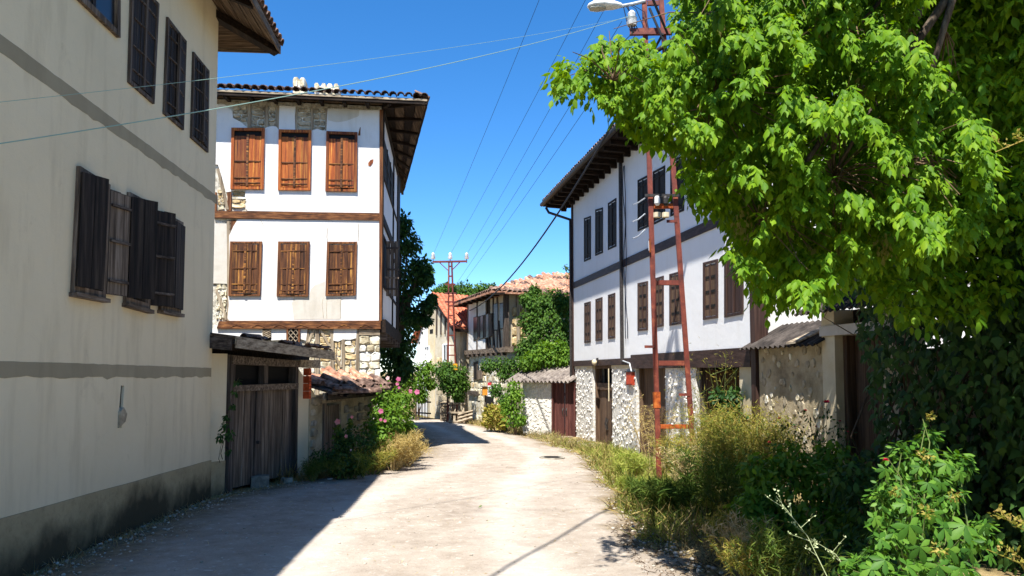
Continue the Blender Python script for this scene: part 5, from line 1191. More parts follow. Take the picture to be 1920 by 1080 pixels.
def far_pylon():
    Z = 34.6; LB, RB = P(838.5, 780, Z), P(858, 780, Z); LB.z = RB.z = gz(Z) - .1
    LT, RT = P(841.5, 490, Z), P(846.5, 490, Z)
    th = thing('pylon', 'slim far red lattice pylon with a T-shaped cross arm in front of the orange roof', 'pylon', (LB + RB) / 2)
    B2, T2 = Vector((0, .45, 0)), Vector((0, .12, 0))
    for a, b in ((LB, LT), (RB, RT), (LB + B2, LT + T2), (RB + B2, RT + T2)): part('leg', MB().bar(a, b, .06, .06), m_rust, th)
    for k in range(15):
        t = .12 + .85 * k / 14; a, b = LB.lerp(LT, t), RB.lerp(RT, t); part('rung', MB().bar(a, b, .035, .05), m_rust, th)
        a2, b2 = (LB + B2).lerp(LT + T2, t), (RB + B2).lerp(RT + T2, t); part('rung', MB().bar(a2, b2, .035, .05), m_rust, th); part('rung', MB().bar(b, b2, .03, .04), m_rust, th)
    a, b = P(811, 491, Z), P(876, 490, Z); part('cross_arm', MB().bar(a, b, .08, .09), m_purple, th)
    part('arm_brace', MB().bar(P(824, 492, Z), P(840, 507, Z), .04, .04), m_purple, th); part('arm_brace', MB().bar(P(862, 492, Z), P(847, 507, Z), .04, .04), m_purple, th)
    for y, w_ in ((533, 10), (550, 11), (566, 10)): part('side_arm', MB().bar(P(834, y, Z), P(834 + w_ * 2, y, Z), .06, .07), m_purple, th)
    for k, x in enumerate((812, 844, 875)): far[k] = insulator(th, P(x, 488, Z) + Vector((0, 0, .06)), 1.5)
    far[3], far[4] = P(856, 532, Z), P(855, 549, Z)
    p = P(854, 690, Z); part('yellow_box', MB().bar(p - Vector((0, .1, .1)), p + Vector((0, -.1, .2)), .2, .14), m_yellow, th)
far_pylon()
def wire(label, a, b, sag, r, m, name='overhead_wire', n=24, group=None, mid=None):
    a, b = Vector(a), Vector(b); pts = [a.lerp(b, t) - Vector((0, 0, sag * 4 * t * (1 - t))) for t in np.linspace(0, 1, n)]
    return solo(name, MB().tube(pts, r, 5), m, label, 'wire', loc=a, group=group)
wire('thin dark overhead wire ending at the first insulator of the far T-arm', near[0], far[0], .12, .0055, m_wire)
wire('thin dark overhead wire ending at the middle insulator of the far T-arm', near[1], far[1], .12, .0055, m_wire)
wire('thin dark overhead wire ending at the last insulator of the far T-arm', near[2], far[2], .12, .0055, m_wire)
wire('thin dark overhead wire running to the higher stub arm of the far pylon', P(1166, 40, 14.1), far[3], .1, .0055, m_wire)
wire('thin dark overhead wire running to the lower stub arm of the far pylon', P(1195, 60, 14.1), far[4], .1, .0055, m_wire)
wire('thick black drop cable sagging past the dark eave to the old house', P(1240, 70, 14.1) - Vector((0, .15, 0)), FOL.pt(4.2, FOL.hit(886, 583)[1], .2), .95, .026, m_cable, 'drop_cable')
lw_ = P(0, 252, 6.0); d_ = (lw_ - near['low']); end = near['low'] + d_ * 1.12
wire('pale green insulated cable crossing in front of the houses to the low pylon arm', near['low'], end, .2, .0055, m_cablep, 'cable', 40)
l2 = P(0, 181, 5.9); s2 = P(1190, 30, 14.0); 
wire('thin pale cable above the green one across the beige facade', s2, s2 + (l2 - s2) * 1.12, .12, .0025, m_cablep, 'cable', 40)
wire('thick black bundled cable running back over the lane from the pylon arm', P(1252, 64, 14.05), P(1252, 64, 14.05) + Vector((-.385 * 16, -16, .3)), .25, .024, m_cable, 'cable', 30)
wb = thing('cable_bracket', 'iron bracket holding the cables on the beige house wall outside the window row', 'bracket', end); part('bracket_arm', MB().bar(end, end + Vector((-.9, .0, -.02)), .04, .04), m_iron, wb)

# ================================================================== small street things
def pallet(label, o, xa, za, w=1.0, h=1.0, n=5, grp=None):
    """a wooden pallet: deck boards on three bearers"""
    o, x, z = Vector(o), Vector(xa).normalized(), Vector(za).normalized(); y = x.cross(z)
    th = thing('pallet', label, 'pallet', o, grp)
    for k in range(3): part('bearer', MB().bar(o + z * (h * (.06 + .44 * k)) + y * .05, o + x * w + z * (h * (.06 + .44 * k)) + y * .05, .09, .08, up=tuple(z)), WV['pale']['x'], th)
    for k in range(n): part('slat', MB().bar(o + x * (w * (k + .5) / n) , o + x * (w * (k + .5) / n) + z * h, .1, .025, up=tuple(y)), WV['pale']['z'], th)
    return th
b = P(840, 789, 34.0); b.z = gz(34) + .03
pallet('pale wooden pallet leaning upright against the stacked pallets', b, (1, -.1, 0), (.0, .25, 1), .78, .95, 4)
b = P(858, 787, 33.6); b.z = gz(34) + .05
pallet('broken wooden pallet lying tilted beside the upright one', b, (1, .1, .28), (0, .7, .6), .7, .5, 3)
for k in range(6):
    b = P(826, 700, 35.2); b.z = gz(35) + .05 + k * .15
    pallet('weathered pallet in the stack by the gabled house, %s' % ('lowest of the stack', 'second from the bottom', 'third from the bottom', 'fourth from the bottom', 'fifth from the bottom', 'topmost of the stack')[k], b, (1, .1, 0), (-.1, 1, 0), .75, .8, 5, 'stacked pallets')
def notice():
    q = FOL.hits([(905, 741), (925, 741), (925, 722), (905, 722)], .1); c = FOL.pt(q[0][0], q[0][1], 0)
    o = P(905, 741, 32.2); w_ = P(925, 741, 32.2).x - o.x; h = P(905, 722, 32.2).z - o.z; f = Frame((o.x, o.y, 0), 84, 1)
    th = thing('letter_box', 'orange box with a small white notice topped by a red strip on the old house', 'letter box', o)
    part('box_body', MB().box(f, 0, w_ * .45, o.z, o.z + h * .8, -.4, 0), m_orange, th); part('box_roof', MB().box(f, -.03, w_ * .47, o.z + h * .8, o.z + h * .86, -.4, .05), m_iron, th)
    part('notice_board', MB().box(f, w_ * .47, w_ * .82, o.z - .05, o.z + h * .95, -.06, .0), m_sign, th); part('notice_header', MB().box(f, w_ * .47, w_ * .82, o.z + h * .955, o.z + h * 1.25, -.06, .0), m_signred, th)
    for k in range(5): part('print_line', MB().box(f, w_ * .5, w_ * .78, o.z + .02 + k * .075, o.z + .05 + k * .075, -.0, .004), m_signblue, th)
    part('side_plate', MB().box(f, w_ * .85, w_ * 1.1, o.z, o.z + h * .8, -.08, -.01), m_grey, th)
    part('support', MB().bar(Vector((o.x + .1, o.y + .2, gz(32))), Vector((o.x + .1, o.y + .2, o.z)), .06, .06), WV['greydark']['z'], th)
notice()
def plank_fence():
    a, b = P(776, 697, 37.5), P(808, 697, 36.6); th = thing('plank_fence', 'dark upright plank fence under the bright vine', 'fence', (a.x, a.y, gz(37)))
    n = 11
    for k in range(n):
        p = a.lerp(b, k / n); p.z = gz(37) - .05; h = random.uniform(1.0, 1.3); part('plank', MB().bar(p, p + Vector((random.uniform(-.02, .02), 0, h)), .115, .025), WV['greydark']['z'], th)
    for z in (.3, .85): part('rail', MB().bar(Vector((a.x, a.y + .04, gz(37) + z)), Vector((b.x, b.y + .04, gz(37) + z)), .05, .07), WV['greydark']['x'], th)
plank_fence()
# manhole cover, flush in the road
mc = G(1035, 861.5); mh = thing('manhole_cover', 'round iron manhole cover set flush in the pale road', 'manhole cover', (mc.x, mc.y, gz(mc.y) + .03))
mb = MB(); n = 24; z0 = gz(mc.y) + .062
def ringm(r0, r1, z):
    m_ = MB(); m_.add([Vector((mc.x + r * math.cos(2 * math.pi * k / n), mc.y + r * math.sin(2 * math.pi * k / n), zz)) for (r, zz) in ((r0, z - .03), (r0, z), (r1, z), (r1, z - .03)) for k in range(n)], [(i * n + k, i * n + (k + 1) % n, (i + 1) * n + (k + 1) % n, (i + 1) * n + k) for i in range(3) for k in range(n)]); return m_
part('rim', ringm(.27, .33, z0), m_stonegrey, mh)
m_ = MB(); m_.add([Vector((mc.x + .265 * math.cos(2 * math.pi * k / n), mc.y + .265 * math.sin(2 * math.pi * k / n), z0 - .004)) for k in range(n)] + [Vector((mc.x + .265 * math.cos(2 * math.pi * k / n), mc.y + .265 * math.sin(2 * math.pi * k / n), z0 - .05)) for k in range(n)], [tuple(range(n))] + [(k, (k + 1) % n, n + (k + 1) % n, n + k) for k in range(n)])
part('lid', m_, m_stonegrey, mh)
for k in range(-3, 4): part('tread_rib', MB().bar(Vector((mc.x - .22 + abs(k) * .02, mc.y + k * .065, z0)), Vector((mc.x + .22 - abs(k) * .02, mc.y + k * .065, z0)), .02, .012), m_iron, mh)
# stepping stones and planks by the doors
def slab(px, py, w_, d_, h, label, m=m_stonegrey, name='stone_slab'):
    p = G(px, py); f = Frame((p.x, p.y, 0), 60 + random.uniform(-15, 15)); z = gz(p.y)
    mb = MB(); q = [(-w_ / 2, -d_ / 2), (w_ / 2, -d_ / 2 * .8), (w_ / 2 * .9, d_ / 2), (-w_ / 2 * .95, d_ / 2 * .9)]
    mb.add([f.pt(a, z - .05, b_) for a, b_ in q] + [f.pt(a * .95, z + h, b_ * .95) for a, b_ in q], [(0, 1, 2, 3), (4, 5, 6, 7), (0, 1, 5, 4), (1, 2, 6, 5), (2, 3, 7, 6), (3, 0, 4, 7)]); return solo(name, mb, m, label, 'stone', loc=(p.x, p.y, z))
slab(1034, 817, .35, .3, .16, 'rounded pale stone beside the red-brown shed door', m_stone, 'boulder'); slab(1056, 822, .8, .3, .06, 'pale plank step in front of the red-brown shed door', WV['pale']['x'], 'door_step')
slab(1080, 832, .5, .35, .08, 'flat pale stone in the dry grass near the shed corner', m_stone); slab(1098, 838, .6, .35, .1, 'flat pale stone in front of the first stone pier', m_stone)
slab(487, 912, .35, .28, .2, 'grey rough stone at the foot of the wooden yard gate', m_stonegrey, 'boulder'); slab(538, 905, .2, .15, .1, 'small grey stone on the ground near the gate pillar', m_stonegrey, 'boulder')
slab(619, 902, .1, .07, .05, 'scrap of white litter at the edge of the weeds', m_plaswhite, 'litter'); slab(602, 909, .13, .1, .05, 'fist-sized stone beside the white litter', m_stonegrey, 'boulder')
# pebbles and litter on the road
def pebbles():
    bm = bmesh.new(); bmesh.ops.create_icosphere(bm, subdivisions=1, radius=1); V0 = np.array([v.co[:] for v in bm.verts]); F0 = np.array([[v.index for v in f.verts] for f in bm.faces]); bm.free()
    n = 1500; ys = 4.5 + rng.random(n) ** 1.6 * 28; L = np.interp(ys, RL[:, 1], RL[:, 0]); Rr = np.interp(ys, RR[:, 1], RR[:, 0]); t = rng.beta(.55, .8, n); x = L + (Rr - L) * t
    s = .004 + .016 * rng.random(n) ** 4; z = np.array([gz(y) for y in ys]) + .036 + .012 * hash2(x * 1.3, ys * 1.1)
    V = V0[None] * s[:, None, None] * (1 + .5 * (rng.random((n, 1, 3)) - .5)) * np.array([1, 1, .6]); V += np.c_[x, ys, z][:, None]
    Fq = (F0[None] + (np.arange(n) * len(V0))[:, None, None]).reshape(-1, 3)
    link('pebbles', rawmesh('pebbles', V.reshape(-1, 3), [Fq], m_gravel), kind='stuff')['label'] = 'loose pebbles scattered on the dusty road'
pebbles()
def edge_gravel():
    bm = bmesh.new(); bmesh.ops.create_icosphere(bm, subdivisions=1, radius=1); V0 = np.array([v.co[:] for v in bm.verts]); F0 = np.array([[v.index for v in f.verts] for f in bm.faces]); bm.free()
    n = 2600; ys = 5.5 + rng.random(n) ** 1.4 * 22; L = np.interp(ys, RL[:, 1], RL[:, 0]); Rr = np.interp(ys, RR[:, 1], RR[:, 0]); e = np.abs(rng.normal(size=n)) * .3; x = np.where(rng.random(n) < .5, L + .05 + e * 1.6, Rr + .12 - e)
    s = .006 + .02 * rng.random(n) ** 3; z = np.array([gz(y) for y in ys]) + .03
    V = V0[None] * s[:, None, None] * (1 + .7 * (rng.random((n, 1, 3)) - .5)) * np.array([1, 1, .6]) * (1 + .3 * (rng.random((n, len(V0), 1)) - .5)); V += np.c_[x, ys, z][:, None]
    Fq = (F0[None] + (np.arange(n) * len(V0))[:, None, None]).reshape(-1, 3)
    link('gravel', rawmesh('gravel', V.reshape(-1, 3), [Fq], m_gravel), kind='stuff')['label'] = 'pale gravel gathered along the edges of the lane'
edge_gravel()
# ================================================================== vegetation
def T_leaf(pts, mid, fold=.18, droop=.18):
    """half outline pts [(x,y)..] from base to tip; mirrored; folded on the midrib, drooping to the tip"""
    n = len(pts); z = lambda x, y: -fold * abs(y) - droop * x * x
    V = [(0, 0, 0)] + [(x, 0, -droop * x * x) for x in mid] + [(1, 0, -droop)]
    L = [(x, y, z(x, y)) for x, y in pts]; Rr = [(x, -y, z(x, y)) for x, y in pts]
    V = V + L + Rr; m = len(mid) + 2; F = []
    chain = list(range(m))
    for side in (0, 1):
        o = m + side * n; k = 0
        for i in range(n):
            # connect outline point i to nearest midrib points
            tgt = min(range(m), key=lambda q: abs(V[q][0] - pts[i][0]))
        # fan strips: merge two polylines (midrib, outline)
        a, b = 0, 0
        A = chain; B = [o + i for i in range(n)]
        i = j = 0
        while i < len(A) - 1 or j < len(B) - 1:
            if j == len(B) - 1 or (i < len(A) - 1 and V[A[i + 1]][0] <= V[B[j + 1]][0]): t = (A[i], A[i + 1], B[j]); i += 1
            else: t = (A[i], B[j + 1], B[j]); j += 1
            F.append(t if side == 0 else t[::-1])
    return np.array(V, dtype=float), np.array(F)
LEAF_MAPLE = T_leaf([(.14, .14), (.32, .23), (.57, .22), (.74, .09)], (.5,), .45, .3)
LEAF_OVAL = T_leaf([(.25, .25), (.65, .22)], (.5,), .2, .25)
LEAF_SMALL = T_leaf([(.4, .3)], (.45,), .2, .15)
LEAF_CREEP = T_leaf([(.2, .08), (.5, .19), (.72, .19), (.88, .08)], (.5,), .25, .22)
LEAF_IVY = T_leaf([(.02, .25), (.25, .42), (.45, .24), (.75, .14)], (.4,), .15, .25)
BLADE = T_leaf([(.3, .5)], (.5,), 0, .7)
def norm(a): return a / np.maximum(np.linalg.norm(a, axis=1, keepdims=True), 1e-6)
def leaf_geo(pos, ax, nr, size, tmpl, wid=None):
    TV, TF = tmpl; ax = norm(ax); nr = norm(nr - ax * (nr * ax).sum(1, keepdims=True)); y = np.cross(nr, ax)
    wid = size if wid is None else wid
    V = pos[:, None] + ax[:, None] * (TV[None, :, 0:1] * size[:, None, None]) + y[:, None] * (TV[None, :, 1:2] * wid[:, None, None]) + nr[:, None] * (TV[None, :, 2:3] * size[:, None, None])
    Fq = (TF[None] + (np.arange(len(pos)) * len(TV))[:, None, None]).reshape(-1, 3)
    return V.reshape(-1, 3), Fq
def leaf_obj(name, pos, ax, nr, size, tmpl, mat, parent=None, kind=None, wid=None, label=None):
    V, Fq = leaf_geo(pos, ax, nr, size, tmpl, wid); return link(name, rawmesh(name, V, [Fq], mat), parent, kind, label)
def rv(n): return norm(rng.normal(size=(n, 3)))
def cloud(clumps, shell=.5):
    """clumps: (x,y,z, rx,ry,rz, n) -> points and outward directions"""
    Ps, Ds = [], []
    for c in clumps:
        d = rv(c[6]); r = rng.random(c[6]) ** shell
        Ps.append(np.array(c[:3]) + d * np.array(c[3:6]) * r[:, None]); Ds.append(d)
    return np.concatenate(Ps), np.concatenate(Ds)
def px_clumps(lst, n, flat=1.0, depth=1.0):
    """(px, py, Z, radius px) -> clumps"""
    out = []
    for c in lst:
        p = P(c[0], c[1], c[2]); r = c[3] * c[2] / F; out.append((p.x, p.y, p.z, r, r * depth, r * flat, int(n * (c[4] if len(c) > 4 else 1))))
    return out
def foliage(name, clumps, size, tmpl, mat, parent=None, droop=.5, out=.6, jit=.7, shell=.5, kind=None, sz=.35, label=None):
    p, d = cloud(clumps, shell); n = len(p)
    ax = d * out + np.array([0, 0, -droop]) + rv(n) * jit; nr = d * .5 + np.array([0, 0, .7]) + rv(n) * .6
    return leaf_obj(name, p, ax, nr, size * (1 + sz * (rng.random(n) * 2 - 1)), tmpl, mat, parent, kind, label=label)
def sprays(centers, dirs, nleaf, L, size):
    """compound leaves: each a rachis with opposite drooping leaflets"""
    n = len(centers); dirs = norm(dirs); side = norm(np.cross(dirs, np.array([0, 0, 1.]) + rv(n) * .2)); Ps, A, N, S = [], [], [], []
    for k in range(nleaf):
        t = (k // 2 + 1) / ((nleaf + 1) // 2); s = 0 if k == nleaf - 1 else (1 if k % 2 else -1)
        p = centers + dirs * (L * t)[:, None] + np.array([0, 0, -.25]) * (L * t * t)[:, None]
        a = dirs * (.55 if s else 1) + side * s * .8 + np.array([0, 0, -.75]) + rv(n) * .42
        Ps.append(p); A.append(a); N.append(np.array([0, 0, .8]) + dirs * .5 + side * s * .3 + rv(n) * .5); S.append(size * (.6 + .75 * rng.random(n)) * (1.2 if s == 0 else 1))
    return np.concatenate(Ps), np.concatenate(A), np.concatenate(N), np.concatenate(S)
def in_poly(px, py, poly):
    inside = np.zeros(len(px), bool); n = len(poly)
    for i in range(n):
        (x1, y1), (x2, y2) = poly[i], poly[(i + 1) % n]
        c = ((y1 > py) != (y2 > py)) & (px < (x2 - x1) * (py - y1) / (y2 - y1 + 1e-9) + x1); inside ^= c
    return inside
def sample_poly(poly, n):
    a = np.array(poly); lo, hi = a.min(0), a.max(0); out = np.zeros((0, 2))
    while len(out) < n:
        q = lo + rng.random((n * 2, 2)) * (hi - lo); out = np.r_[out, q[in_poly(q[:, 0], q[:, 1], poly)]]
    return out[:n]
def unproj(q, Z):
    a, b = (q[:, 0] - 960) / F, -(q[:, 1] - 611) / F; y = CP - b * SP; z = SP + b * CP
    return np.c_[a * Z / y, Z, EYE.z + z * Z / y]
# ------------------------------------------------------------------ the box-elder maple over the lane
def maple():
    base = Vector((5.6, 7.2, gz(7)))
    th = thing('maple_tree', 'large maple with drooping sunlit bright green leaves hanging over the lane', 'tree', base)
    trunk = [base + Vector((0, 0, -.2)), base + Vector((.05, -.1, 1.5)), base + Vector((-.1, -.2, 3.2)), base + Vector((-.3, -.5, 4.8)), base + Vector((-.5, -.8, 6.4)), base + Vector((-.6, -.9, 8))]
    part('trunk', MB().tube(trunk, [.24, .2, .17, .13, .09, .04], 10), m_bark, th, sm=True)
    vis = [(1036, 185), (1040, 130), (1066, 108), (1090, 122), (1108, 78), (1160, 62), (1205, 72), (1240, 100), (1262, 60), (1275, -30), (1290, -120), (1720, -140), (1745, 60), (1775, 150), (1845, 235), (1860, 310), (1835, 425), (1740, 460), (1660, 485), (1600, 508), (1560, 545), (1490, 572), (1432, 570), (1408, 520), (1385, 490), (1365, 465), (1375, 420), (1320, 385), (1285, 360), (1280, 320), (1285, 285), (1240, 262), (1200, 265), (1172, 232), (1140, 195), (1110, 170), (1070, 170)]
    nS = 11600; q = np.r_[sample_poly(vis, nS - 1100), sample_poly([(1285, -130), (1600, -130), (1600, 90), (1480, 150), (1300, 130), (1270, 60)], 1100)]
    # cluster: pull samples towards random branch-tip centres so that gaps and dark hollows open between the bunches
    cen = sample_poly(vis, 260); dz = rng.random(260)
    d2 = ((q[:, None] - cen[None]) ** 2).sum(2); k = d2.argmin(1); q = q + (cen[k] - q) * (.5 * rng.random((nS, 1)))
    zc = 4.9 + 2.2 * dz; edge = np.clip((1330 - q[:, 0]) / 300, 0, 1)
    Z = zc[k] * (1 - edge * .5) + edge * .5 * 6.0 + rng.normal(size=nS) * .16
    p = unproj(q, Z); cc = unproj(cen, zc)
    cc[:, 2] += .12; dirs = (p - cc[k]) + np.array([-.12, -.30, -.02]) + rv(nS) * .2
    LP, LA, LN, LS = sprays(p, dirs, 5, .07 + .08 * rng.random(nS), .064)
    # deep inner leaves
    nI = 3600; qi = np.r_[sample_poly(vis, nI - 1500), sample_poly([(1640, -150), (2000, -150), (2000, 480), (1780, 470)], 1500)]; qi = qi + (np.array([1480, 260]) - qi) * .10; pi = unproj(qi, 6.6 + 1.8 * rng.random(nI)); IP, IA, IN, IS = sprays(pi, rv(nI) + np.array([-.1, -.3, 0]), 5, np.full(nI, .16), .10)
    nR = 1000; pr = unproj(sample_poly([(1730, -150), (2020, -150), (2020, 460), (1860, 440), (1800, 200)], nR), 6.0 + 1.7 * rng.random(nR)); RP, RA, RN, RS = sprays(pr, rv(nR) + np.array([-.1, -.3, 0]), 5, np.full(nR, .15), .085)
    # upper crown over and right of the frame (shades the wall and creeper below)
    up = [(4.5, 6.3, 6.3, 1.5, 1.3, 1.3, 1200), (5.9, 6.8, 6.2, 1.6, 1.4, 1.5, 1200), (3.6, 6.2, 6.6, 1.1, 1.1, .9, 280), (3.9, 4.6, 6.6, 1.0, .9, .9, 600), (5.0, 5.0, 7.3, 1.5, 1.2, 1.1, 700), (5.4, 8.0, 6.6, 1.6, 1.2, 1.4, 900), (6.8, 5.6, 5.4, 1.3, 1.5, 1.6, 700), (6.6, 7.6, 4.4, 1.1, 1.2, 1.2, 500), (4.6, 4.6, 6.0, 1.0, .9, .9, 400)]
    pu, du = cloud(up, .5); UP, UA, UN, US = sprays(pu, du + rv(len(pu)) * .4, 5, np.full(len(pu), .16), .105)
    nH = 900; ph = unproj(sample_poly([(1560, 455), (1640, 430), (1760, 400), (1920, 380), (1920, 560), (1780, 600), (1660, 580), (1610, 530)], nH), 6.6 + 1.4 * rng.random(nH)); HP, HA, HN, HS = sprays(ph, rv(nH) + np.array([-.1, -.3, 0]), 5, np.full(nH, .15), .08)
    leaf_obj('inner_crown', np.r_[IP, UP, HP], np.r_[IA, UA, HA], np.r_[IN, UN, HN], np.r_[IS, US, HS], LEAF_OVAL, m_maple, th, kind='stuff')
    pos, ax, nr, sz = np.r_[LP, RP], np.r_[LA, RA], np.r_[LN, RN], np.r_[LS, RS]
    # branches to bunch centres
    hub = [np.array(trunk[4][:]), np.array(trunk[5][:]), np.array(trunk[4][:])]
    mb = MB(); mains = [(1150, 150, 5.9), (1330, 200, 5.8), (1430, 420, 6.0), (1560, 330, 5.8), (1700, 300, 5.9), (1480, 100, 6.2), (1600, 60, 6.4)]
    mp = []
    for i, mm in enumerate(mains):
        e = P(*mm); s = Vector(hub[i % 3]); m1 = s.lerp(e, .45) + Vector((0, 0, .35)); part('branch', MB().tube([s, s.lerp(m1, .5) + Vector((0, 0, .1)), m1, m1.lerp(e, .6) + Vector((0, 0, .06)), e], [.08, .06, .045, .028, .012], 7), m_bark, th, sm=True); mp += [m1.lerp(e, t) for t in (.2, .6, 1)]
    for c in cc:
        c = Vector(c); s = min(mp, key=lambda v: (v - c).length); mb.tube([s, s.lerp(c, .5) + Vector((random.uniform(-.06, .06), random.uniform(-.06, .06), .08)), c], [.007, .005, .003], 4)
    part('twigs', mb, m_twig, th, kind='stuff')
    # the nearest, largest leaves are leaves of their own; the rest is one mass
    vis_n = len(LP); dist = np.linalg.norm(LP - np.array(EYE[:]), axis=1) - LS * 12 + rng.random(vis_n) * .5; order = np.argsort(dist)[:300]
    mask = np.ones(len(pos), bool); mask[order] = False
    V, Fq = leaf_geo(np.zeros((1, 3)), np.array([[1., 0, 0]]), np.array([[0, 0, 1.]]), np.array([1.]), LEAF_MAPLE); lm = rawmesh('leaf', V, [Fq], m_maple)
    cr = leaf_obj('crown', pos[mask], ax[mask], nr[mask], sz[mask], LEAF_MAPLE, m_maple, th, kind='stuff')
    for i in order: inst('leaf', lm, th, mat_axes(pos[i], Vector(ax[i]), Vector(nr[i])) @ Matrix.Scale(float(sz[i]), 4))
    # hanging seed clusters
    sp = []
    for (x, y, Z) in ((1480, 330, 5.5), (1580, 480, 5.6), (1740, 440, 5.6), (1440, 400, 5.7), (1620, 160, 5.5), (1700, 150, 5.5), (1520, 490, 5.8), (1390, 420, 5.8), (1545, 40, 5.5), (1350, 60, 5.8), (1660, 460, 5.5)):
        c = P(x, y, Z); sp.append((c.x, c.y, c.z, .09, .09, .13, 70))
    foliage('seed_cluster', sp, .04, LEAF_SMALL, m_samara, th, droop=1.4, out=.2, jit=.4, kind='stuff')
maple()
# ------------------------------------------------------------------ dark creeper and trees behind it
def dark_mass():
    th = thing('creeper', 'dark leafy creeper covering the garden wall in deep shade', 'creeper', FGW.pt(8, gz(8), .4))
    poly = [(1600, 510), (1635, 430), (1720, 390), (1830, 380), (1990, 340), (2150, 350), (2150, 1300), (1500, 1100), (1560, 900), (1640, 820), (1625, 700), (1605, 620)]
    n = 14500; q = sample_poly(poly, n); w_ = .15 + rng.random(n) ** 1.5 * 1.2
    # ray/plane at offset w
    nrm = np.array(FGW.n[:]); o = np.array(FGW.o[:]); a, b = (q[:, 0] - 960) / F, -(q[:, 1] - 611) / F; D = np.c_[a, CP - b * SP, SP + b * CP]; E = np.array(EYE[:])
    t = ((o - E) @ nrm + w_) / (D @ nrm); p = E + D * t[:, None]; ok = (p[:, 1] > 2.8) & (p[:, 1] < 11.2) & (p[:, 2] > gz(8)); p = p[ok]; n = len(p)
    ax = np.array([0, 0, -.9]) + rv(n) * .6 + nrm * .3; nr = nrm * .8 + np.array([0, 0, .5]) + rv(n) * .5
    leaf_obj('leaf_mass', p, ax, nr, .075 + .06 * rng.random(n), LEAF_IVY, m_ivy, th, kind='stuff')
    mb = MB()
    for k in range(40):
        y0 = random.uniform(3.5, 9.4); pts = [FGW.pt(y0, gz(y0), .2)]
        for j in range(6): pts.append(FGW.pt(y0 + random.uniform(-.3, .3), gz(y0) + (j + 1) * .55, random.uniform(.1, .8)))
        mb.tube(pts, [.02, .018, .015, .012, .01, .008, .005], 4)
    part('stems', mb, m_twig, th, kind='stuff')
    # evergreen-dark tree standing behind the wall
    b = Vector((7.6, 9.5, gz(9))); tr = thing('broadleaf_tree', 'dark shaded broadleaf tree rising behind the creeper', 'tree', b)
    part('trunk', MB().tube([b - Vector((0, 0, .2)), b + Vector((.1, 0, 2)), b + Vector((-.1, .1, 4)), b + Vector((0, .2, 6.5))], [.25, .2, .15, .06], 9), m_bark, tr, sm=True)
    cl = [(6.6, 9.6, 3.2, 1.4, 1.2, 1.5, 4000), (7.6, 9.4, 5.4, 1.7, 1.5, 1.5, 4500), (5.9, 9.8, 5.2, 1.2, 1.2, 1.4, 4000), (6.6, 9.2, 7.0, 1.6, 1.4, 1.3, 3000), (5.2, 10.2, 3.9, .8, .9, 1.2, 2600), (8.8, 9.0, 4.2, 1.5, 1.4, 2, 2600)]
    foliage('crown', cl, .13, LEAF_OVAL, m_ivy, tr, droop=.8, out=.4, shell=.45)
dark_mass()
def simple_tree(name, label, base, trunk_h, clumps, leaf, size, tmpl, r=.2, droop=.6, shell=.5, group=None, n_b=5):
    b = Vector(base); th = thing(name, label, 'tree', b, group); top = Vector(np.mean([c[:3] for c in clumps], axis=0))
    part('trunk', MB().tube([b - Vector((0, 0, .2)), b.lerp(top, .35) + Vector((.1, 0, 0)), b.lerp(top, .7), top + Vector((0, 0, .4))], [r, r * .8, r * .55, r * .2], 8), m_bark, th, sm=True)
    for c in sorted(clumps, key=lambda c: -c[6])[:n_b]:
        s = b.lerp(top, random.uniform(.5, .9)); e = Vector(c[:3]); part('branch', MB().tube([s, s.lerp(e, .5) + Vector((0, 0, .1)), e], [r * .35, r * .22, r * .08], 5), m_bark, th, sm=True)
    foliage('crown', clumps, size, tmpl, leaf, th, droop=droop, shell=shell); return th
# walnut behind the white house
cl = px_clumps([(752, 420, 29, 22), (765, 455, 29, 26), (790, 500, 28.6, 22), (780, 520, 29, 34), (760, 560, 29.3, 42), (800, 520, 28.4, 14), (802, 572, 28.2, 14), (810, 560, 28.2, 8, .6), (778, 595, 28.6, 22), (750, 620, 29.4, 46), (752, 650, 29.2, 32), (735, 680, 29.5, 44), (755, 690, 29, 26), (740, 500, 29.8, 36), (735, 440, 29.8, 30), (720, 580, 30, 40), (720, 650, 30, 44), (800, 600, 28.2, 9, .5), (720, 520, 30.2, 40)], 520)
simple_tree('walnut_tree', 'dark green walnut tree growing beside the tall white timber house', (-4.9, 29.8, gz(30)), 3, cl, m_walnut, .17, LEAF_OVAL, .28)
for k, (lst, lab) in enumerate((([(832, 545, 62, 16), (822, 552, 61, 14), (845, 542, 63, 12)], 'round treetop behind the orange roof beside the far pylon'), ([(868, 545, 66, 20), (860, 552, 65, 16), (880, 548, 66, 14)], 'treetop between the far pylon and the old roof'), ([(905, 545, 64, 16), (922, 541, 65, 9), (895, 550, 64, 14)], 'treetop rising just over the eave of the old house'))):
    p = P(lst[0][0], 697, lst[0][2]); cl = px_clumps(lst + [(x, y + 22, z, r * 1.2) for x, y, z, r in lst] + [(x + 8, y + 48, z, r * 1.3) for x, y, z, r in lst], 420)
    simple_tree('far_tree', lab, (p.x, p.y, gz(p.y)), 3, cl, m_hedge, .28, LEAF_SMALL, .3, group='treetops behind the far roofs')
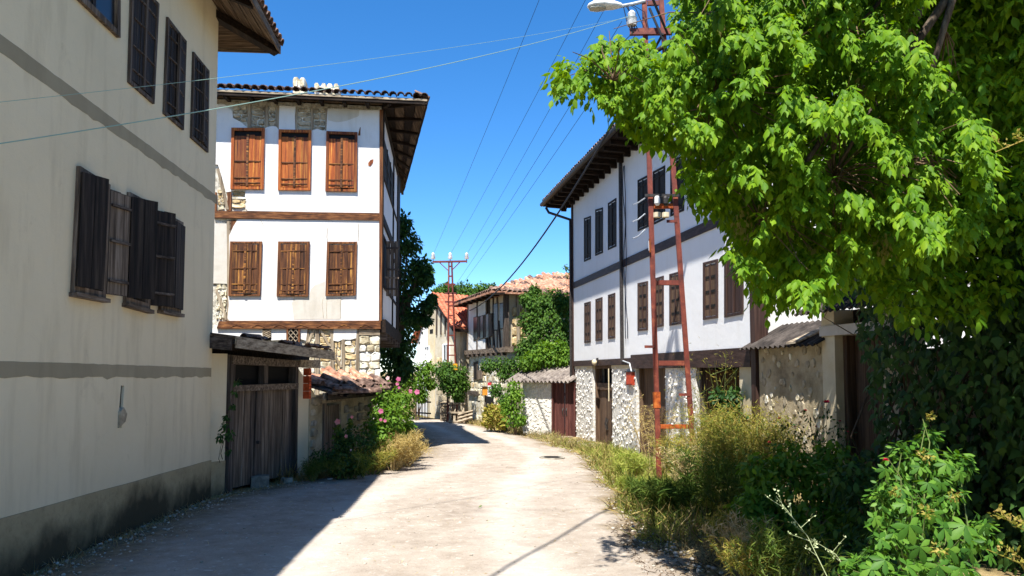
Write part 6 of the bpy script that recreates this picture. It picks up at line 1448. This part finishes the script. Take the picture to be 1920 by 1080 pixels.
# vines and shrubs at the far end
def bush(name, label, cat, lst, n, size, tmpl, mat, droop=.5, out=.6, depth=1, flat=1, stems=6, stem_m=None, shell=.5, extra=None, jit=.7):
    cl = px_clumps(lst, n, flat, depth); c0 = np.mean([c[:3] for c in cl], axis=0); b = Vector((c0[0], c0[1], ground_z(c0[0], c0[1])))
    th = thing(name, label, cat, b); mb = MB()
    for c in cl[:stems]:
        e = Vector(c[:3]); s = b + Vector((random.uniform(-.15, .15), random.uniform(-.15, .15), -.05)); mb.tube([s, s.lerp(e, .5) + Vector((random.uniform(-.1, .1), random.uniform(-.1, .1), 0)), e], [.02, .014, .006], 5); part('stem', mb, stem_m or m_twig, th); mb = MB()
    foliage('leaves', cl, size, tmpl, mat, th, droop, out, jit, shell, kind='stuff'); return th
bush('grape_vine', 'bright green grape vine over the plank fence', 'vine', [(762, 700, 36, 20), (785, 705, 36, 24), (800, 690, 36.2, 16), (775, 725, 36, 22), (790, 740, 36, 14), (755, 715, 35.6, 14), (806, 718, 36.2, 12)], 520, .13, LEAF_OVAL, m_vine)
bush('grape_vine', 'vine hanging between the white gable and the old house, around the far pylon foot', 'vine', [(828, 695, 34.2, 18), (845, 705, 34, 22), (862, 700, 34.3, 18), (850, 725, 34, 20), (835, 720, 34.2, 16), (868, 722, 34.2, 14), (860, 742, 34.2, 12), (840, 690, 34.6, 14)], 430, .13, LEAF_OVAL, m_hedge)
lst = [(1010, 570, 30.6, 26), (1040, 565, 30.6, 28), (1065, 570, 30.4, 24), (995, 600, 30.6, 26), (1025, 600, 30.3, 32), (1060, 605, 30.2, 30), (1005, 630, 30.4, 30), (1040, 640, 30.1, 32), (1065, 640, 30, 28), (985, 655, 30.3, 22), (1015, 665, 30, 26), (1050, 670, 29.9, 26), (1068, 680, 29.8, 20), (990, 560, 30.8, 16), (1002, 545, 30.9, 12, .5), (1035, 688, 29.8, 18)]
bush('climbing_vine', 'dense green climber covering the side of the old house', 'climber', lst, 800, .13, LEAF_SMALL, m_hedge, droop=.9)
bush('shrub', 'brighter green shrub above the corrugated shed roof', 'shrub', [(1005, 672, 28.9, 22), (1035, 668, 28.9, 24), (1062, 672, 28.8, 20), (990, 680, 29, 16), (1050, 655, 29, 18), (1020, 655, 29, 16)], 420, .13, LEAF_OVAL, m_vine, droop=.7)
bush('rose_climber', 'leafy climber arching over the letter box to the shed roof', 'climber', [(915, 685, 30.8, 14), (935, 682, 30.5, 17), (958, 685, 30, 18), (978, 682, 29.8, 16), (945, 700, 30.2, 14), (965, 705, 29.8, 16), (930, 730, 29.8, 14), (945, 750, 29.6, 12)], 380, .11, LEAF_SMALL, m_hedge, droop=.8)
bush('shrub', 'yellow-green leafy shrub against the left end of the shed wall', 'shrub', [(962, 730, 28.2, 18), (965, 755, 28, 20), (960, 780, 28, 20), (975, 785, 27.8, 14), (950, 765, 28.2, 14), (968, 740, 28, 14)], 260, .11, LEAF_OVAL, m_vine, droop=.8)
bush('dry_bush', 'olive green dry broom-like bush near the letter box', 'bush', [(922, 775, 29.6, 16), (935, 780, 29.4, 18), (918, 790, 29.5, 14), (940, 792, 29.2, 14)], 420, .12, BLADE, m_fennel, droop=-.9, out=.5)
# weed on the old roof edge
bush('weed', 'wispy weed growing on the old tile roof beside the white house', 'weed', [(1062, 500, 31.5, 6), (1066, 514, 31.4, 8)], 50, .09, LEAF_SMALL, m_weedg, stems=2)

# ------------------------------------------------------------------ grasses
def grass(name, n, fpos, hmin, hmax, mat, label, wid=.008, lean=.75, z_add=0):
    xy = fpos(n); x, y = xy[:, 0], xy[:, 1]; z = np.array([ground_z(a, b) for a, b in zip(x, y)]) + z_add; n = len(x)
    h = hmin + (hmax - hmin) * rng.random(n) ** 1.6; lean_v = rng.normal(size=(n, 3)) * lean; lean_v[:, 2] = 1
    fl = rng.normal(size=(n, 3)); fl[:, 2] = .1
    o = leaf_obj(name, np.c_[x, y, z - .02], lean_v, fl, h, BLADE, mat, None, 'stuff', wid=wid * (.7 + .6 * rng.random(n))); o['label'] = label; return o
def band(y0, y1, d0, d1, side='R', p=1.0, clump=0):
    def f(n):
        y = y0 + (y1 - y0) * rng.random(n)
        if side == 'R':
            e = np.interp(y, RR[:, 1], RR[:, 0]) + .10 * np.sin(y * 2.1) + .07 * np.sin(y * 5.3 + 1)
            d = d0 + (d1 - d0) * rng.random(n) ** p; x = e + d
        else:
            e = np.interp(y, RL[:, 1], RL[:, 0]); d = d0 + (d1 - d0) * rng.random(n) ** p; x = e + d
        if clump:
            k = hash2(x * 4, y * 4) * .5 + hash2(x * 11 + 3, y * 9) * .5 + rng.random(n) * .8; m = k > np.quantile(k, clump); x, y = x[m], y[m]
        wall = (7.0 - .1744 * y) / .9847
        m = x < wall - .05; return np.c_[x[m], y[m]]
    return f
grass('dry_grass', 15000, band(12.5, 24, -.08, 1.3, clump=.45), .05, .3, m_grassg, 'pale yellow-green grass along the edge of the lane before the stone ground floor', .007)
grass('dry_grass', 5000, band(9.5, 24, -.15, 1.1, p=1.3, clump=.45), .06, .36, m_grassd, 'dry straw-coloured grass among the green grass of the verge', .006)
grass('dry_grass', 9000, band(22, 36, -.05, .95, clump=.35), .05, .3, m_straw, 'bleached dry grass at the foot of the shed and the far houses', .010)
grass('green_grass', 4000, band(24, 36.5, 0, .9, clump=.6), .05, .3, m_grassg, 'green tufts in the bleached grass of the far verge', .010)
grass('dry_grass', 7000, band(8.6, 13.8, -.1, 1.5, clump=.35), .06, .26, m_grassg, 'yellow-green grass between the pylon and the lane', .006)
grass('green_grass', 3500, band(9.2, 12.0, .0, 1.0, p=.9, clump=.5), .08, .3, m_weedg, 'dark green grass and weeds around the pylon foot', .007)
grass('dry_grass', 4500, band(6.0, 10, .15, 1.6, clump=.4), .05, .3, m_straw, 'trampled dry grass at the near edge of the lane', .006, .9)
grass('dry_grass', 2500, lambda n: np.c_[np.interp(y := 7 + 10 * rng.random(n), RL[:, 1], RL[:, 0]) + .02 + .35 * rng.random(n) ** 2, y], .03, .14, m_straw, 'thin dry grass at the foot of the beige house and yard gate', .006, .9)
grass('dry_grass', 1500, lambda n: np.c_[-4.6 - 3.5 * rng.random(n), 35 + 4.5 * rng.random(n)], .05, .3, m_grassg, 'grass beside the plank fence at the bend', .012, .6)
def litter(n, fpos, L0, L1, mat, label, name='straw_litter', w=.006):
    xy = fpos(n); n = len(xy); z = np.array([gz(b) for b in xy[:, 1]]) + .045
    a = rng.normal(size=(n, 3)); a[:, 2] *= .08; o = leaf_obj(name, np.c_[xy, z], a, np.array([[0, 0, 1.]]) + rng.normal(size=(n, 3)) * .2, L0 + (L1 - L0) * rng.random(n), BLADE, mat, None, 'stuff', wid=np.full(n, w)); o['label'] = label
def road_pos(n):
    y = 4.5 + 20 * rng.random(n) ** 1.5; L = np.interp(y, RL[:, 1], RL[:, 0]); r = np.interp(y, RR[:, 1], RR[:, 0]); t = rng.beta(.6, .6, n); return np.c_[L + (r - L) * t, y]
litter(900, road_pos, .03, .14, m_straw, 'bits of straw and dry stalks strewn on the lane')
litter(700, lambda n: np.c_[1.2 + 1.2 * rng.random(n), 7 + 3.2 * rng.random(n)], .05, .2, m_twig, 'dark dry twigs on the near verge', 'dry_twigs', .008)
# fallen leaf
p = G(899, 957); lf = thing('fallen_leaf', 'single yellow-green leaf lying on the pale lane', 'leaf', (p.x, p.y, gz(p.y) + .04))
leaf_obj('leaf_blade', np.array([[p.x - .02, p.y - .03, gz(p.y) + .045]]), np.array([[.3, .8, .35]]), np.array([[-.6, -.4, .8]]), np.array([.13]), LEAF_MAPLE, m_maple, lf)

# ------------------------------------------------------------------ individual weeds and bushes of the near verge
def wispy(name, label, cat, base, h, spread, nst, mat, seed, leafn=60, lsize=.09, lw=.006, stem_m=None, flower=None):
    """upright branching stems with thread-like leaves"""
    r = random.Random(seed); b = Vector(base); th = thing(name, label, cat, b); pts_all = []; mb = MB()
    for k in range(nst):
        a = r.uniform(0, 6.283); d = Vector((math.cos(a), math.sin(a), 0)) * spread * r.uniform(.2, 1); hh = h * r.uniform(.6, 1)
        s = b + d * .25; e = s + d + Vector((0, 0, hh)); m = s.lerp(e, .5) + Vector((r.uniform(-.05, .05), r.uniform(-.05, .05), hh * .08))
        mb.tube([s, m, e], [.010, .007, .003], 4); pts_all += [(m, .5), (e, 1)]
        for j in range(r.randint(5, 8)):
            t = r.uniform(.3, .98); c = (s.lerp(m, t * 2) if t < .5 else m.lerp(e, t * 2 - 1)); f = c + Vector((r.uniform(-1, 1), r.uniform(-1, 1), r.uniform(.2, 1.1))) * h * .22; mb.tube([c, f], [.005, .002], 3); pts_all += [(c.lerp(f, .6), 1), (f, 1)]
    part('stem', mb, stem_m or m_stem, th, kind='stuff')
    n = len(pts_all) * leafn // 6; idx = rng.integers(0, len(pts_all), n); c = np.array([p[0][:] for p in pts_all])[idx]
    pos = c + rng.normal(size=(n, 3)) * h * .055
    leaf_obj('foliage', pos, rv(n) + np.array([0, 0, .5]), rv(n), lsize * (.5 + rng.random(n)), BLADE, mat, th, 'stuff', wid=np.full(n, lw * 2)); return th
def gp(px, Z): 
    p = P(px, 697, Z); return (p.x, Z, ground_z(p.x, Z))
W = wispy
W('fennel_plant', 'yellow flowering feathery weed beside the pylon leg', 'weed', gp(1330, 12.2), 1.35, .45, 16, m_fennel, 1)
W('fennel_plant', 'tall yellowing feathery weed against the mud plastered wall', 'weed', gp(1400, 11.8), 1.4, .5, 18, m_fennel, 2)
W('fennel_plant', 'dense olive yellow weed in front of the pale pier', 'weed', gp(1372, 10.8), 1.15, .5, 18, m_fennel, 3)
W('fennel_plant', 'olive weed by the wall end under the maple', 'weed', gp(1450, 10.8), 1.25, .4, 14, m_fennel, 4)
W('fennel_plant', 'tall pale umbel weed in front of the dark open doorway', 'weed', gp(1362, 15.0), 2.5, .7, 9, m_fennel, 5, 26, .08, .006)
W('dry_weed', 'straw-coloured dry weed arching in front of the second wooden door', 'weed', gp(1222, 16.0), 1.5, .6, 10, m_grassd, 6, 24, .1, .005, m_straw)
W('dry_weed', 'brown dry weed tangled round the lower pylon rung', 'weed', gp(1275, 13.2), 1.0, .45, 14, m_fennel, 7, 40, .09, .006)
W('dry_weed', 'reddish dry weed in the shade behind the pylon', 'weed', gp(1300, 11.6), .85, .45, 16, m_straw, 8, 40, .08, .005)
W('weed', 'dark green feathery weed at the edge of the lane', 'weed', gp(1215, 11.2), .36, .35, 16, m_weedg, 9, 50, .1, .006)
W('weed', 'grey-green tall grass-like weed near the pylon foot', 'weed', gp(1268, 10.4), .46, .38, 18, m_weedg, 10, 40, .14, .007)
W('weed', 'leafy green weed among the yellow weeds behind the pylon', 'weed', gp(1345, 11.4), .95, .5, 18, m_weedg, 31, 50, .1, .007)
W('weed', 'mid green bushy weed before the yellow fennel', 'weed', gp(1385, 9.8), .8, .5, 20, m_weedg, 32, 50, .1, .007)
W('weed', 'pale green airy weed at the lane edge by the second pier', 'weed', gp(1180, 14.5), .6, .4, 14, m_grassg, 33, 44, .1, .006)
W('weed', 'green weed with thin upright stems before the pylon', 'weed', gp(1195, 12.4), .32, .3, 12, m_grassg, 11, 40, .1, .006)
W('fennel_plant', 'low yellow weed at the bottom of the verge', 'weed', gp(1405, 6.6), .42, .35, 16, m_fennel, 12, 36, .06, .005)
W('fennel_plant', 'small yellow weed over dry litter beside the lane', 'weed', gp(1365, 8.2), .4, .3, 12, m_fennel, 13, 36, .06, .005)
W('dry_weed', 'pale dry weed leaning over the lane edge', 'weed', gp(1400, 7.4), .45, .35, 10, m_straw, 14, 24, .07, .005, m_straw)
W('weed', 'upright green weed below the dark shrub', 'weed', gp(1460, 6.3), .5, .3, 12, m_weedg, 15, 30, .09, .006)
# green leaves at the stem of the doorway weed
bush('elder_shrub', 'dark green shrub beside the black doorway', 'shrub', [(1365, 770, 14.6, 24), (1350, 745, 14.7, 18), (1375, 745, 14.6, 16), (1380, 790, 14.4, 20), (1340, 790, 14.5, 16)], 200, .10, LEAF_OVAL, m_walnut)
# dark shrub under the maple
bush('shrub', 'dark broad-leaved shrub at the edge of the lane in the maple shade', 'shrub', [(1420, 880, 8.8, 36), (1480, 870, 8.9, 46), (1440, 930, 8.4, 46), (1520, 900, 8.7, 46), (1400, 950, 8.2, 30), (1480, 960, 8.1, 54), (1560, 930, 8.4, 50), (1430, 1000, 7.8, 34), (1520, 1010, 7.7, 56), (1590, 980, 8.0, 46), (1560, 860, 9, 40), (1470, 1040, 7.4, 36)], 330, .085, LEAF_OVAL, m_vine, droop=.7, stems=8)
bush('shrub', 'shaded tangle of low shrub between the dark shrub and the creeper', 'shrub', [(1600, 900, 7.6, 50), (1640, 960, 7.2, 60), (1580, 1040, 6.9, 50), (1650, 1060, 6.6, 60), (1700, 980, 6.8, 60), (1600, 1090, 6.5, 50)], 300, .085, LEAF_OVAL, m_ivy, droop=.7, stems=6)

# rose bush with red flowers against the mud wall
def rose_bush():
    b = Vector(gp(1545, 10.2)); th = thing('rose_bush', 'thin rose bush with small dark red blooms in front of the gateway post', 'rose bush', b)
    tips = [P(1550, 755, 10.2), P(1510, 770, 10.3), P(1575, 790, 10.1), P(1462, 785, 10.5), P(1530, 800, 10), P(1590, 810, 10), P(1490, 800, 10.3), P(1443, 830, 10)]
    cl = []
    for t in tips:
        mb = MB().tube([b, b.lerp(t, .5) + Vector((random.uniform(-.1, .1), 0, .1)), t], [.006, .005, .003], 5); part('stem', mb, m_twig, th)
        for f in (.45, .7, .9): c = b.lerp(t, f); cl.append((c.x, c.y, c.z + .05, .12, .12, .12, 26))
    foliage('leaves', cl, .05, LEAF_SMALL, m_walnut, th, kind='stuff')
    for t, s in zip(tips, (.055, .03, .025, .03, .02, .02, .02, .03)):
        n = 14; a = np.arange(n) * 2.4; r = np.sqrt(np.arange(n) / n); ax = np.c_[np.cos(a) * r, np.sin(a) * r, 1.1 - r]; leaf_obj('flower', np.tile(np.array(t[:]), (n, 1)), ax, ax * [-1, -1, .4], np.full(n, s), LEAF_OVAL, m_rose, th, wid=np.full(n, s * 2))
rose_bush()
# ------------------------------------------------------------------ sunlit Virginia creeper in front: palmate leaves
def palmate(th, c, ax, nr, s, mesh):
    """five leaflets fanned from one stalk"""
    ax = Vector(ax).normalized(); nr = Vector(nr); nr = (nr - ax * nr.dot(ax)).normalized()
    for k in range(5):
        a = (k - 2) * R(52); d = Matrix.Rotation(a, 3, nr) @ ax; inst('leaflet', mesh, th, mat_axes(c, d - nr * .15, nr) @ Matrix.Scale(s * (1 - .13 * abs(k - 2)), 4))
def creeper_front():
    V, Fq = leaf_geo(np.zeros((1, 3)), np.array([[1., 0, 0]]), np.array([[0, 0, 1.]]), np.array([1.]), LEAF_CREEP); lm = rawmesh('leaflet', V, [Fq], m_creeper)
    b = Vector((2.75, 5.1, ground_z(2.75, 5.1))); th = thing('creeper', 'sunlit creeper with five-fingered green leaves and curling tendrils at the near verge', 'creeper', b)
    tips = [P(1735, 800, 5.3), P(1690, 850, 5.1), P(1770, 860, 5.3), P(1800, 890, 5.2), P(1660, 900, 5), P(1720, 930, 4.9), P(1790, 960, 5.0), P(1640, 950, 4.9), P(1750, 1010, 4.7), P(1690, 1030, 4.6), P(1810, 1000, 4.9), P(1640, 1060, 4.6), P(1780, 1070, 4.6), P(1720, 1075, 4.5), P(1840, 1050, 5.0), P(1600, 1070, 4.7)]
    for t in tips:
        m = b.lerp(t, .55) + Vector((random.uniform(-.15, .15), random.uniform(-.1, .1), .12)); part('stem', MB().tube([b + Vector((random.uniform(-.2, .2), random.uniform(-.1, .2), 0)), m, t], [.010, .007, .003], 5), m_stem, th)
    cnt = 0
    for (x, y, Z, s) in ((1705, 985, 4.5, .105), (1770, 990, 4.6, .10), (1810, 985, 4.6, .105), (1780, 1030, 4.5, .09), (1660, 1050, 4.5, .085), (1700, 1060, 4.5, .08), (1740, 905, 4.9, .07), (1775, 870, 5.1, .075), (1800, 885, 5.1, .07), (1660, 880, 4.9, .06), (1690, 915, 4.8, .075), (1725, 1025, 4.5, .09), (1750, 960, 4.7, .075), (1640, 970, 4.8, .06), (1820, 1030, 4.7, .085), (1755, 850, 5.2, .065), (1720, 830, 5.2, .05), (1760, 1060, 4.45, .085), (1675, 1000, 4.6, .07), (1635, 1065, 4.5, .075), (1790, 935, 5, .07), (1612, 1075, 4.6, .06), (1830, 1070, 4.7, .08), (1855, 1040, 4.9, .07), (1700, 945, 4.7, .07), (1650, 1010, 4.6, .075), (1800, 1065, 4.5, .085), (1845, 985, 5.0, .07), (1725, 875, 5.0, .06), (1590, 1050, 4.8, .06), (1765, 905, 5.0, .065), (1690, 1080, 4.4, .09)):
        palmate(th, P(x, y, Z), (random.uniform(-.8, .8), random.uniform(-.4, 0), random.uniform(-.8, .1)), (random.uniform(-.35, .25), -.75, .7), s * 1.25, lm)
    cl = px_clumps([(1700, 860, 5.2, 36), (1750, 880, 5.3, 44), (1680, 910, 5.1, 34), (1770, 930, 5.2, 40), (1720, 960, 5, 46), (1670, 1000, 4.9, 40), (1790, 1020, 5, 46), (1720, 1060, 4.8, 56), (1640, 1060, 4.8, 36), (1740, 815, 5.4, 18, .5), (1800, 870, 5.4, 24), (1610, 1085, 4.8, 40), (1700, 1090, 4.6, 50), (1790, 1090, 4.7, 46), (1840, 1000, 5.2, 30), (1660, 940, 5.1, 34)], 190)
    foliage('leaves', cl, .06, LEAF_CREEP, m_creeper, th, droop=.5, out=.5, kind='stuff')
    # tendrils with faded flower heads and one red bud
    for (x, y, Z) in ((1665, 860, 4.9), (1700, 850, 5.2), (1730, 785, 5.3), (1690, 905, 4.8), (1720, 925, 4.8)):
        c = P(x, y, Z); part('tendril', MB().tube([b.lerp(c, .6), b.lerp(c, .85) + Vector((.05, 0, .06)), c], [.005, .004, .002], 4), m_stem, th)
    cl = px_clumps([(1680, 922, 4.8, 10), (1735, 855, 5.0, 12), (1760, 1030, 4.5, 14), (1790, 930, 4.9, 10), (1735, 960, 4.7, 12), (1745, 780, 5.3, 6)], 40); foliage('seed_head', cl, .025, LEAF_SMALL, m_fennel, th, droop=0, out=.9, kind='stuff')
    c = P(1661, 863, 4.9); n = 12; a = np.arange(n) * 2.4; r = np.sqrt(np.arange(n) / n); ax = np.c_[np.cos(a) * r, np.sin(a) * r, 1.1 - r]; leaf_obj('flower', np.tile(np.array(c[:]), (n, 1)), ax, ax * [-1, -1, .4], np.full(n, .022), LEAF_OVAL, m_rose, th, wid=np.full(n, .045))
creeper_front()
# pale thistle-like stem in front of the dark shrub, yellow stems at the frame edge
def stalk(label, base, tip, mat, nb=7, cat='weed', r=.007, blen=.14, name='weed_stalk', sd=1):
    rr = random.Random(sd); b, t = Vector(base), Vector(tip); th = thing(name, label, cat, b); m = b.lerp(t, .5) + Vector((.03, 0, .03)); part('stem', MB().tube([b, m, t], [r, r * .75, r * .3], 5), mat, th)
    mb = MB(); pos = []
    for k in range(nb):
        f = .3 + .68 * k / nb; c = (b.lerp(m, f * 2) if f < .5 else m.lerp(t, f * 2 - 1)); e = c + Vector((rr.uniform(-1, 1), rr.uniform(-.5, .5), rr.uniform(.1, .9))) * blen; mb.tube([c, e], [r * .5, r * .25], 4); pos += [e[:]] * 5 + [c.lerp(e, .6)[:]] * 3
    part('side_shoot', mb, mat, th, kind='stuff'); pos = np.array(pos); n = len(pos); leaf_obj('bud', pos + rng.normal(size=(n, 3)) * .008, rv(n) + np.array([0, 0, .6]), rv(n), .012 + .016 * rng.random(n), LEAF_SMALL, mat, th, 'stuff')
stalk('pale green bare stalk with short shoots before the dark shrub', P(1560, 1100, 5.4), P(1455, 930, 5.6), m_stempale, 9, sd=3, r=.004)
stalk('second pale stalk leaning over the dark shrub', P(1600, 1085, 5.6), P(1520, 1010, 5.6), m_stempale, 5, sd=4, r=.0035)
stalk('yellow flowering stem entering low at the frame edge', P(1960, 1060, 3.2), P(1868, 962, 3.2), m_fennel, 9, r=.006, blen=.07, sd=5)
stalk('lower yellow stem entering at the frame edge near the ground', P(1950, 1110, 3.1), P(1850, 1030, 3.1), m_fennel, 6, r=.005, blen=.05, sd=6)
stalk('leafless yellow twig hanging before the dark leaves', P(1965, 255, 4.2), P(1866, 285, 4.2), m_fennel, 6, r=.006, blen=.08, sd=7)
# ------------------------------------------------------------------ left verge: hollyhocks, weeds, dry tuft, climber
def hollyhock(label, base, tops, flowers, seed, pet, leaves=True):
    r = random.Random(seed); b = Vector(base); th = thing('hollyhock', label, 'hollyhock', b); cl = []
    for t in tops:
        t = Vector(t); m = b.lerp(t, .5) + Vector((r.uniform(-.06, .06), 0, 0)); part('stem', MB().tube([b + Vector((r.uniform(-.1, .1), r.uniform(-.1, .1), 0)), m, t], [.016, .012, .006], 5), m_stem, th)
        for f in np.linspace(.12, .9, 7): c = b.lerp(t, f); cl.append((c.x, c.y, c.z, .2 * (1.2 - f), .2 * (1.2 - f), .12, 26))
    foliage('leaves', cl, .085, LEAF_IVY, m_vine if leaves else m_weedg, th, droop=.4, kind='stuff')
    for (c, s, m_) in flowers:
        n = 5; a = np.arange(n) * 2 * math.pi / n; f = Vector((r.uniform(-.4, .5), -1, .2)).normalized(); x = f.cross(Vector((0, 0, 1))).normalized(); y = x.cross(f)
        ax = np.array([(x * math.cos(k) + y * math.sin(k) + f * .35)[:] for k in a]); leaf_obj('flower', np.tile(np.array(c[:]), (n, 1)), ax, np.tile(np.array(f[:]), (n, 1)), np.full(n, s * .82), LEAF_OVAL, m_, th, wid=np.full(n, s * 1.6))
    return th
g = lambda px, Z: P(px, 697, Z)
def gb(px, Z): q = g(px, Z); return (q.x, Z, gz(Z))
hollyhock('hollyhock with a pale cream flower at its top before the dark walnut', gb(722, 18.5), [P(727, 706, 18.5), P(715, 735, 18.4), P(735, 725, 18.6)], [(P(727, 709, 18.4), .07, m_pinkpale), (P(728, 719, 18.4), .05, m_pink), (P(714, 722, 18.3), .04, m_pinkpale), (P(703, 741, 18.2), .04, m_pinkpale)], 1, m_pink)
hollyhock('hollyhock with several large pink flowers against the plank fence', gb(752, 19.2), [P(747, 708, 19.2), P(768, 730, 19), P(782, 725, 19)], [(P(747, 711, 19.1), .08, m_pink), (P(745, 720, 19.1), .06, m_pink), (P(757, 741, 18.9), .09, m_pink), (P(769, 734, 18.9), .08, m_pink), (P(782, 735, 18.9), .09, m_pink), (P(748, 727, 19), .05, m_pink)], 2, m_pink)
hollyhock('leafy hollyhock with a pink flower halfway up above the dry tuft', gb(712, 17.0), [P(712, 762, 17), P(700, 790, 16.8), P(728, 780, 17), P(720, 740, 17.4)], [(P(714, 771, 16.8), .08, m_pink), (P(714, 787, 16.8), .05, m_pink), (P(722, 789, 16.8), .05, m_pink)], 3, m_pink)
hollyhock('shaded hollyhock with a salmon pink flower before the small plank door', gb(638, 15.6), [P(633, 788, 15.6), P(650, 810, 15.5), P(660, 780, 15.8)], [(P(633, 791, 15.5), .085, m_salmon), (P(649, 818, 15.4), .05, m_salmon), (P(660, 782, 15.7), .045, m_salmon), (P(658, 844, 15.2), .03, m_pinkpale)], 4, m_salmon, False)
bush('shrub', 'bright leafy bush beside the rubble wall end', 'shrub', [(712, 770, 17.4, 22), (725, 790, 17.2, 26), (700, 800, 17, 22), (735, 755, 17.8, 24), (718, 745, 17.6, 20), (735, 775, 17.4, 26), (715, 825, 16.8, 24), (750, 770, 18.2, 20), (740, 800, 17.6, 22), (760, 745, 18.8, 14), (765, 800, 18.6, 14)], 260, .085, LEAF_OVAL, m_vine)
bush('weed', 'dark weeds in the shade at the foot of the rubble wall', 'weeds', [(600, 860, 14.9, 20), (630, 850, 15.2, 26), (655, 855, 15.3, 26), (680, 850, 15.6, 24), (640, 875, 14.8, 20), (670, 875, 15, 20), (665, 820, 15.6, 20), (690, 825, 16, 20), (645, 825, 15.6, 16)], 240, .07, LEAF_OVAL, m_walnut)
W('dry_weed', 'golden dry grass tuft at the sunny end of the left verge', 'weed', gb(738, 16.8), .75, .5, 26, m_grassd, 21, 44, .12, .005, m_straw)
W('dry_weed', 'straw yellow tuft hanging over the lane beside the hollyhocks', 'weed', gb(760, 17.6), .7, .45, 20, m_grassd, 22, 40, .12, .005, m_straw)
W('weed', 'olive weed tuft in front of the golden grass', 'weed', gb(700, 15.9), .5, .4, 18, m_fennel, 23, 40, .1, .005)
W('weed', 'dark feathery weed at the shadow edge below the rubble wall', 'weed', gb(655, 15.0), .5, .45, 18, m_weedg, 24, 40, .1, .005)
W('weed', 'small weed at the foot of the gate pillar', 'weed', gb(588, 14.6), .4, .2, 10, m_weedg, 25, 40, .07, .005)
grass('dry_grass', 2600, lambda n: np.c_[np.interp(y := 14.6 + 6 * rng.random(n), RL[:, 1], RL[:, 0]) - .5 + .9 * rng.random(n), y], .06, .4, m_grassd, 'dry grass below the hollyhocks', .006, .7)
# climber on the left gate post
def gate_climber():
    b = G(420, 905) + Vector((.1, 0, 0)); th = thing('climber', 'thin dark climber growing up the left post of the yard gate', 'climber', b)
    pts = [b, P(414, 850, 12.75), P(424, 810, 12.8), P(430, 770, 12.8), P(440, 720, 12.85), P(448, 708, 12.85)]; part('stem', MB().tube(pts, [.008, .007, .006, .005, .004, .003], 5), m_twig, th)
    part('stem', MB().tube([b + Vector((-.05, 0, 0)), P(410, 860, 12.7), P(418, 815, 12.75)], [.006, .005, .003], 5), m_twig, th)
    foliage('leaves', px_clumps([(412, 818, 12.7, 7), (422, 800, 12.75, 9), (430, 815, 12.7, 8), (425, 780, 12.8, 8), (436, 760, 12.8, 6), (445, 715, 12.85, 5, .5), (428, 845, 12.8, 6, .5), (440, 735, 12.8, 5, .5)], 26), .075, LEAF_OVAL, m_walnut, th, droop=.7, kind='stuff')
gate_climber()
bpy.context.view_layer.update()
